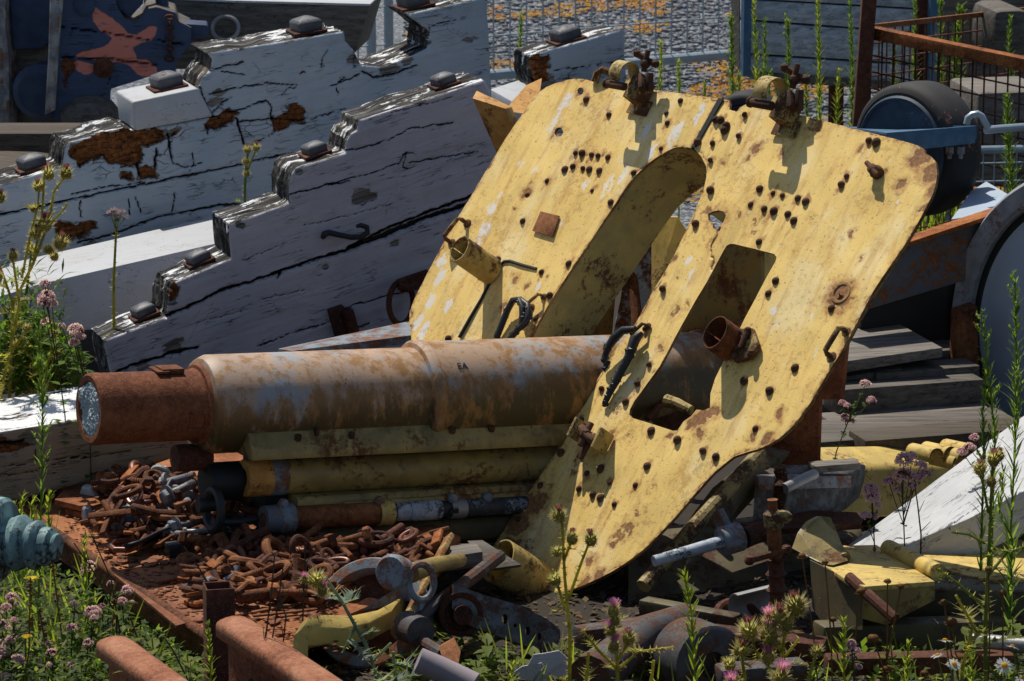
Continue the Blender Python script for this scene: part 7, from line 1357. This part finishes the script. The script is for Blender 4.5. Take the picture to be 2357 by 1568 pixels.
for i in range(2600):
    x = random.uniform(-30, 195); y = random.uniform(680, 905); 
    if y < 700 + abs(x - 60) * .9: continue
    p = P(x, y, 9.4 + random.uniform(-.05, .3)); leaf(F, p, Vector((random.uniform(-1, 1), random.uniform(-1, 1), random.uniform(-.1, 1))), random.uniform(.018, .042), random.uniform(.006, .018), curl=random.uniform(-.4, .2), seg=2)
for i in range(1500):
    x = random.uniform(-30, 150); y = random.uniform(600, 900); p = P(x, y, 9.5 + random.uniform(0, .15))
    if y < 890 and random.random() < (y - 600) / 260: leaf(F, p, Vector((random.uniform(-1, 1), random.uniform(-1, 1), random.uniform(-.1, 1.5))), random.uniform(.03, .05), random.uniform(.004, .009), seg=2)
tag(F.build('undergrowth', MT['lfg'], smooth=None, origin=(0, 9, 0)), kind='stuff')
G = MB()      # grass and weeds at the foot of the far crate
for i in range(2600):
    x = random.uniform(1700, 2380); z0 = PZ(x, random.uniform(160, 300), 0); h = random.uniform(.02, .06)
    if z0.y < 11.9 or z0.y > 13.3 and x > 1700: continue
    if noise.noise(Vector((z0.x * 2, z0.y * 2, 4))) < -.12: continue
    leaf(G, z0, Vector((random.uniform(-.4, .4), random.uniform(-.4, .4), 1)), h, .010, seg=2, curl=random.uniform(-.6, .6), up=Vector((0, 1, 0)))
for i in range(3000):
    x = random.uniform(1.1, 2.4); y = random.uniform(11.6, 13.0)
    if noise.noise(Vector((x * 2, y * 2, 4))) < -.05: continue
    leaf(G, Vector((x + .2, y, 0)), Vector((random.uniform(-.5, .5), random.uniform(-.5, .5), 1)), random.uniform(.05, .20) * (.35 if x < .75 else 1), .012, seg=2, curl=random.uniform(-.6, .6), up=Vector((0, 1, 0)))
tag(G.build('grass', MT['lfy'], smooth=None, origin=(0, 12, 0)), kind='stuff')
# -- daisies, seed heads, dandelions
def daisy(x, y, d, r, label, tilt=(0, -.6, 1), pet=True):
    c = P(x, y, d); S = MB(); Pt = MB(); Yk = MB(); u = Vector(tilt).normalized(); a, b_, z = fr(u); P_ = [Vector((c.x + .03, c.y, 0)), c.lerp(Vector((c.x + .03, c.y, 0)), .5) + Vector((.006, 0, 0)), c]; S.tube(P_, .0013, 5)
    for i in range(17):
        t = 2 * math.pi * i / 17 + random.uniform(-.1, .1); o = a * math.cos(t) + b_ * math.sin(t); s = z.cross(o); q = r * random.uniform(.85, 1.08); dz = z * r * random.uniform(-.25, .05)
        Pt.add([c + o * r * .25 - s * r * .06, c + o * r * .25 + s * r * .06, c + o * q * .8 + s * r * .13 + dz * .7, c + o * q + dz, c + o * q * .8 - s * r * .13 + dz * .7], [(0, 1, 2, 3, 4)])
    Yk.ball(c + z * r * .06, r * .33, 12, (1, 1, .6), (a, b_, z)); 
    return finish('daisy', P_[0], [('stem', S, 'lfd'), ('petals', Pt, 'petal'), ('centre', Yk, 'yolk')], label, 'daisy', 'white daisies')
for (x, y, r, tl, w_) in ((2175, 1474, 20, (0, .3, 1), 'highest of the group'), (2158, 1508, 17, (-.2, .1, 1), 'furthest left'), (2196, 1528, 19, (.2, -.5, .9), 'below the highest, half hidden by a seed head'), (2312, 1532, 23, (.1, -.8, .8), 'largest, facing the viewer'), (2330, 1488, 18, (.3, .3, 1), 'upper right'), (2352, 1560, 17, (0, -.3, 1), 'bottom right corner'), (2300, 1572, 12, (.1, .2, 1), 'lowest, cut by the bottom edge')): daisy(x, y, 7.62, r * .86e-3 * 1.05, 'white daisy at the bottom right, ' + w_, tl)
def seedhead(x, y, x2, d, s, label):
    c = P(x, y, d); q = P(x2, 1640, d); S = MB(); S.tube([Vector((q.x, q.y, min(q.z, 0))), c.lerp(q, .5) + Vector((.004, 0, 0)), c], .0017, 5); B_ = MB(); B_.ball(c, .0105 * s, 9, (1, 1, .7), jit=.12)
    for i in range(26): o = rv3().normalized(); o.z = -abs(o.z) * .4; t = o.cross(Z).normalized() * .0012; B_.add([c + o * .008 * s - t, c + o * .008 * s + t, c + o * .017 * s], [(0, 1, 2)])
    return finish('dry_seedhead', q, [('stem', S, 'dry'), ('seed_cone', B_, 'seed')], label, 'seed head', 'dry brown seed heads on stalks')
for (x, y, x2, s, w_) in ((1846, 1280, 1890, .9, 'furthest left, rising before the curved wing'), (1899, 1294, 1918, .7, 'second from left before the curved wing'), (1981, 1362, 1940, 1., 'in front of the seat skirt, left'), (2043, 1338, 2032, .8, 'overlapping the seat plate corner'), (2074, 1350, 2010, .8, 'just right of the seat plate corner'), (1917, 1426, 1935, .8, 'small one below the bracket web'), (2010, 1470, 2060, 1.3, 'broad one before the trail foot'), (2042, 1540, 2046, 1.1, 'low one near the bottom edge'), (2128, 1550, 2130, .9, 'low one left of the daisies'), (2173, 1386, 2200, .9, 'right of the seat skirt'), (2190, 1432, 2210, 1.2, 'above the highest daisy'), (2200, 1516, 2206, 1.2, 'among the daisies'), (2308, 1364, 2300, .9, 'below the round yellow plate'), (2275, 1310, 2272, .8, 'overlapping the round yellow plate')): seedhead(x, y, x2, 7.7, s, 'brown seed head on a thin stalk, ' + w_)
def dandelion(x, y, d, label):
    c = P(x, y, d); S = MB(); Fl = MB(); S.tube([Vector((c.x, c.y, 0)), c], .002, 5)
    for i in range(70): a = random.uniform(0, 6.28); e = random.uniform(0, 1); o = Vector((math.cos(a), math.sin(a) * .8, .25 + .5 * (1 - e))); t = o.cross(Z).normalized() * .0012; Fl.add([c - t * .5, c + t * .5, c + o * .018 * (.5 + e * .5) + t, c + o * .018 * (.5 + e * .5) - t], [(0, 1, 2, 3)])
    return finish('hawkweed', Vector((c.x, c.y, 0)), [('stem', S, 'lfd'), ('flower', Fl, 'dand')], label, 'wildflower', 'yellow hawkweed flowers')
dandelion(58, 1470, 7.72, 'bright yellow hawkweed flower in the bottom left patch'); dandelion(72, 1336, 8.0, 'yellow hawkweed flower just under the bronze')
# -- bare twigs before the rails
for i, (pts, w_) in enumerate((([(590, 1640), (610, 1480), (625, 1360), (632, 1280), (625, 1270)], 'leftmost, forked at the top'), ([(618, 1640), (622, 1500), (640, 1390), (652, 1300)], 'second, slightly curved'), ([(697, 1420), (700, 1350), (703, 1250)], 'straight thick one before the deck'), ([(268, 1420), (230, 1340), (205, 1300), (170, 1250)], 'leaning left before the deck edge'), ([(512, 1400), (460, 1310), (425, 1260)], 'crossing the square post'), ([(275, 1450), (255, 1330), (290, 1360), (245, 1240)][:2] + [(210, 1230)], 'thin one by the curled hook'), ([(655, 1640), (650, 1500), (658, 1420), (640, 1360)], 'third, before the far rail'), ([(470, 1640), (400, 1500), (380, 1470)], 'low one between the rails'), ([(2120, 1230), (2112, 1160), (2105, 1115)], 'dark twig rising over the white plank'))):
    d = 7.3 if pts[0][1] > 1500 else (8.4 if pts[0][0] > 2000 else 7.9); P_ = stempath(pts, d); S = MB(); S.tube(P_, [.0022 * (1 - .5 * k / len(P_)) for k in range(len(P_))], 5)
    for k in range(5): p, u = along(P_, random.uniform(.45, 1)); S.tube([p, p + (u + rv3(.7)).normalized() * random.uniform(.02, .05)], [.0011, .0006], 4)
    tag(finish('bare_twig', P_[0], [('stem', S, 'twig')], 'bare brown twig, ' + w_, 'twig', 'bare dry twigs'))
# -- fuller growth along the bottom edge
thistle([[(1480, 1640), (1500, 1560), (1505, 1520)], [(1490, 1600), (1450, 1570)]], 7.5, [], 3., 'low thistle rosette between purple thistle and bright fleabane', ls=.075, lf='thg')
thistle([[(1870, 1640), (1862, 1560), (1880, 1500)]], 7.55, [(1880, 1498, .9, 'b')], 2.4, 'small golden thistle right of the big golden clump', ls=.06, lf='thg')
thistle([[(1700, 1640), (1715, 1560), (1705, 1500)], [(1710, 1580), (1680, 1530)]], 7.6, [(1705, 1498, 1.1, 'b'), (1680, 1530, .9, 'n')], 2.2, 'golden thistle left of the big golden clump', .0145, dense=2., ls=.06, lf='thg')
thistle([[(2210, 1640), (2215, 1540), (2240, 1440), (2200, 1370)]], 7.7, [], 2., 'leafy thistle stem behind the daisies', ls=.085, lf='thg', dense=1.5)
for x, y, d, w_ in ((1230, 1500, 7.9, 'by the pierced arm'), (1120, 1470, 7.95, 'below the crank arm'), (1095, 1520, 7.8, 'right of the grey pipe'), (960, 1480, 7.9, 'between yellow bar and grey pipe'), (2050, 1480, 7.8, 'below the seat skirt'), (2230, 1450, 7.9, 'under the round plate'), (2330, 1420, 8.0, 'at the right edge under the round plate'), (430, 1500, 7.6, 'between the two rails'), (350, 1470, 7.7, 'behind the near rail')): 
    oregano([(x + 15, y + 130), (x + 6, y + 60), (x, y)], d, [], 'leafy green seedling ' + w_, lf='lfy2', nl=8, ls=.042, name='seedling', stem='lfd')
for x, y0, y1, d, w_ in ((1180, 1640, 1530, 7.6, 'at the bottom edge right of the grey pipe'), (2090, 1640, 1480, 7.6, 'left of the daisies'), (2240, 1640, 1500, 7.6, 'between the daisies'), (300, 1640, 1500, 7.4, 'by the near rail end'), (740, 1640, 1540, 7.3, 'in front of the far rail')): fleabane([(x + 5, y0), (x - 4, (y0 + y1) / 2), (x, y1)], d, 'small bright fleabane ' + w_, 1.1, .045, .35, .006, 0, 'lfy')
oregano([(1975, 1640), (1965, 1560), (1960, 1480)], 7.6, [(1960, 1482, 11), (1968, 1500, 12), (1955, 1515, 10), (1975, 1535, 9)], 'purple oregano spike at the bottom edge behind the bright fleabane', bloom=1.)
# -- more thistles and dry stems at the left edge
thistle([[(-10, 960), (20, 820), (45, 700), (30, 600)], [(20, 820), (60, 760)]], 9.3, [(30, 590, .9, 'b'), (62, 755, .8, 'n'), (-5, 640, 1., 'b')], 3.2, 'golden leafy thistle low at the left border', .013, dense=1.4, ls=.06, lf='thg')
thistle([[(110, 960), (105, 860), (125, 770)], [(108, 880), (70, 820)]], 9.35, [(126, 765, .7, 'n')], 3.6, 'leafy thistle under the dark pink oregano', .012, ls=.06, lf='thg')
thistle([[(60, 960), (90, 880), (60, 800), (15, 740)]], 9.45, [], 3.4, 'bending thistle stem among the left undergrowth', .012, ls=.065, lf='thg')
b_ = MB(); random.seed(31)
for i in range(170):
    x = random.uniform(-30, 330); y = random.uniform(1290, 1640)
    if y < edge(x) + 70: continue
    leaf(b_, PZ(x, y, 0), Vector((random.uniform(-.5, .5), random.uniform(-.4, .4), 1)), random.uniform(.08, .19), .0045, curl=random.uniform(-.7, .7), up=Vector((0, 1, 0)), seg=4)
for i in range(150):
    x = random.uniform(1150, 2380); y = random.uniform(1530, 1640); leaf(b_, PZ(x, y, 0), Vector((random.uniform(-.6, .6), random.uniform(-.4, .4), 1)), random.uniform(.04, .12), .004, curl=random.uniform(-.8, .8), up=Vector((0, 1, 0)), seg=4)
tag(b_.build('grass', MT['lfy'], smooth=None, origin=(0, 7.8, 0)), kind='stuff')
for i, (x, x2, y1) in enumerate(((40, 70, 1330), (150, 120, 1290), (230, 262, 1380), (330, 300, 1420), (100, 90, 1400))): 
    P_ = stempath([(x, 1640), ((x + x2) / 2 + 12, 1500), (x2, y1)], 7.75); S = MB(); S.tube(P_, [.0018] * len(P_), 5)
    for k in range(14): p, u = along(P_, random.uniform(.55, 1)); S.ball(p + rv3(.006), .0035, 5, jit=.3)
    finish('dry_stalk', P_[0], [('stem', S, 'dry')], 'dry brown stalk number %s from the left rising out of the bottom left flowers' % ('two', 'four', 'five', 'six', 'three')[i], 'dry stalk', 'dry stalks in the bottom left flowers')
# ---------------------------------------------------------------- dark iron clutter on the ground under the trails
MT['littr'] = m_flat('brown_leaf_litter', (.07, .05, .032), .9, 0, 12, .6)
random.seed(77)
def junk():
    spec = [((1330, 1470, 8.0), (1560, 1440, 8.15), .05, .05, 'rustd2', 'dark rusty box section lying below the shield foot'), ((1640, 1470, 8.0), (1900, 1500, 7.95), .07, .05, 'rustd', 'dark rusty beam behind the golden thistle clump'), ((1880, 1470, 8.1), (2380, 1452, 8.3), .06, .07, 'olived', 'dark olive beam lying low below the seat skirt'), ((1900, 1530, 7.85), (2330, 1520, 7.9), .05, .04, 'rustd', 'rusty dark bar along the bottom right behind the daisies'), ((1480, 1400, 8.3), (1700, 1440, 8.15), .04, .05, 'olived', 'dark olive bar under the saddle arm'), ((1650, 1560, 7.8), (1850, 1545, 7.85), .06, .05, 'rustd2', 'dark steel bar at the bottom edge below the golden thistles')]
    for a, q, w_, h, m, lab in spec:
        b = MB(); b.bar(P(*a), P(*q), w_, h); tag(b.build('iron_beam', MT[m], bevel=.006), lab, 'iron beam')
    for (x, y, d, lab) in ((1700, 1425, 8.2, 'small rusty ring half buried under the trail leg'), (1560, 1500, 8.0, 'rusty ring lying behind the bright fleabane')):
        b = MB(); b.torus(P(x, y, d), (.3, -.6, 1), .05, .010, 26, 8); tag(b.build('iron_ring', MT['rustd']), lab, 'ring')
    b = MB(); pts = [P(1650, 1445, 8.15), P(1700, 1452, 8.1), P(1760, 1478, 8.05), P(1840, 1480, 8.1), P(1900, 1500, 8.05)]; b.tube(pts, .009, 8); tag(b.build('bent_rod', MT['rustd']), 'thin bent rusty rod lying below the white sheet arch', 'rod')
    b = MB(); b.tube([P(2230, 1475, 7.95), P(2400, 1490, 7.9)], .018, 12); tag(b.build('grey_tube', MT['steel']), 'grey tube lying above the daisies at the right edge', 'tube')
junk()
def litter():
    b = MB(); c = MB(); D = MB(); random.seed(99)
    for i in range(5200):
        x = random.uniform(700, 2400); y = random.uniform(1010, 1600) if x > 1850 else random.uniform(1230, 1600); p = PZ(x, y, .004); r = random.uniform(.004, .016); a = random.uniform(0, 6.28); d = Vector((math.cos(a), math.sin(a), random.uniform(-.1, .5))); e = Vector((-d.y, d.x, random.uniform(-.3, .3))) * random.uniform(.25, .8)
        (b if i % 3 else c).add([p - d * r, p - e * r, p + d * r, p + e * r], [(0, 1, 2, 3)])
    tag(b.build('ground_litter', MT['littr'], smooth=None, origin=(0, 8, 0)), kind='stuff'); tag(c.build('ground_litter', MT['dry'], smooth=None, origin=(0, 8, 0)), kind='stuff')
    for i in range(2600):
        x = random.uniform(150, 780); y = random.uniform(1150, 1500)
        if y > 1185 + (x - 85) * .687 or y < 1140: continue
        p = PZ(x, y, DZ + .004); r = random.uniform(.001, .0055) * (1.6 if noise.noise(Vector((x * .02, y * .03, 2))) > .1 else 1); D.ball(p, r, 4, (1.4, 1, .5), jit=.4)
    tag(D.build('rust_scale', MT['deck2'], smooth=None, origin=(0, 8, 0)), kind='stuff')

litter()
def right_stack():
    a = Vector((1, .3, 0)).normalized(); n = Vector((.3, -1, 0)).normalized()
    for x, y, d, sz, m, lab in ((2080, 905, 9.95, (.42, .10, .07), 'plankd', 'lower pallet board in shade behind the pale oregano'), (2120, 870, 10.05, (.30, .10, .07), 'plankd', 'dark pallet block beside the orange end plate'), (2090, 960, 9.85, (.46, .14, .022), 'pallet', 'thin grey pallet slat lying lowest in the stack'), (2060, 1000, 9.7, (.66, .22, .05), 'plankd', 'sunlit timber top in front of the pallet stack'), (2180, 1025, 9.6, (.5, .12, .09), 'sleeper', 'dark brown timber baulk lying behind the yellow trail tube'), (2000, 800, 10.3, (.5, .3, .03), 'plankd', 'dark boards lying on top of the pallet by the shield')):
        b = MB(); b.box(P(x, y, d), (a, -n, Z), sz); tag(b.build('timber', MT[m], bevel=.004), lab, 'timber')
    b = MB(); b.box(P(90, 372, 12.1), (X_, Vector((0, 1, 0)), Z), (1.1, .2, .22)); tag(b.build('shade_block', MT['sleeper'], bevel=.01), 'added black brown block standing in for deep shade under the blue carriages', 'timber')  # dark block added to stand for the black shade under the carriages
right_stack()
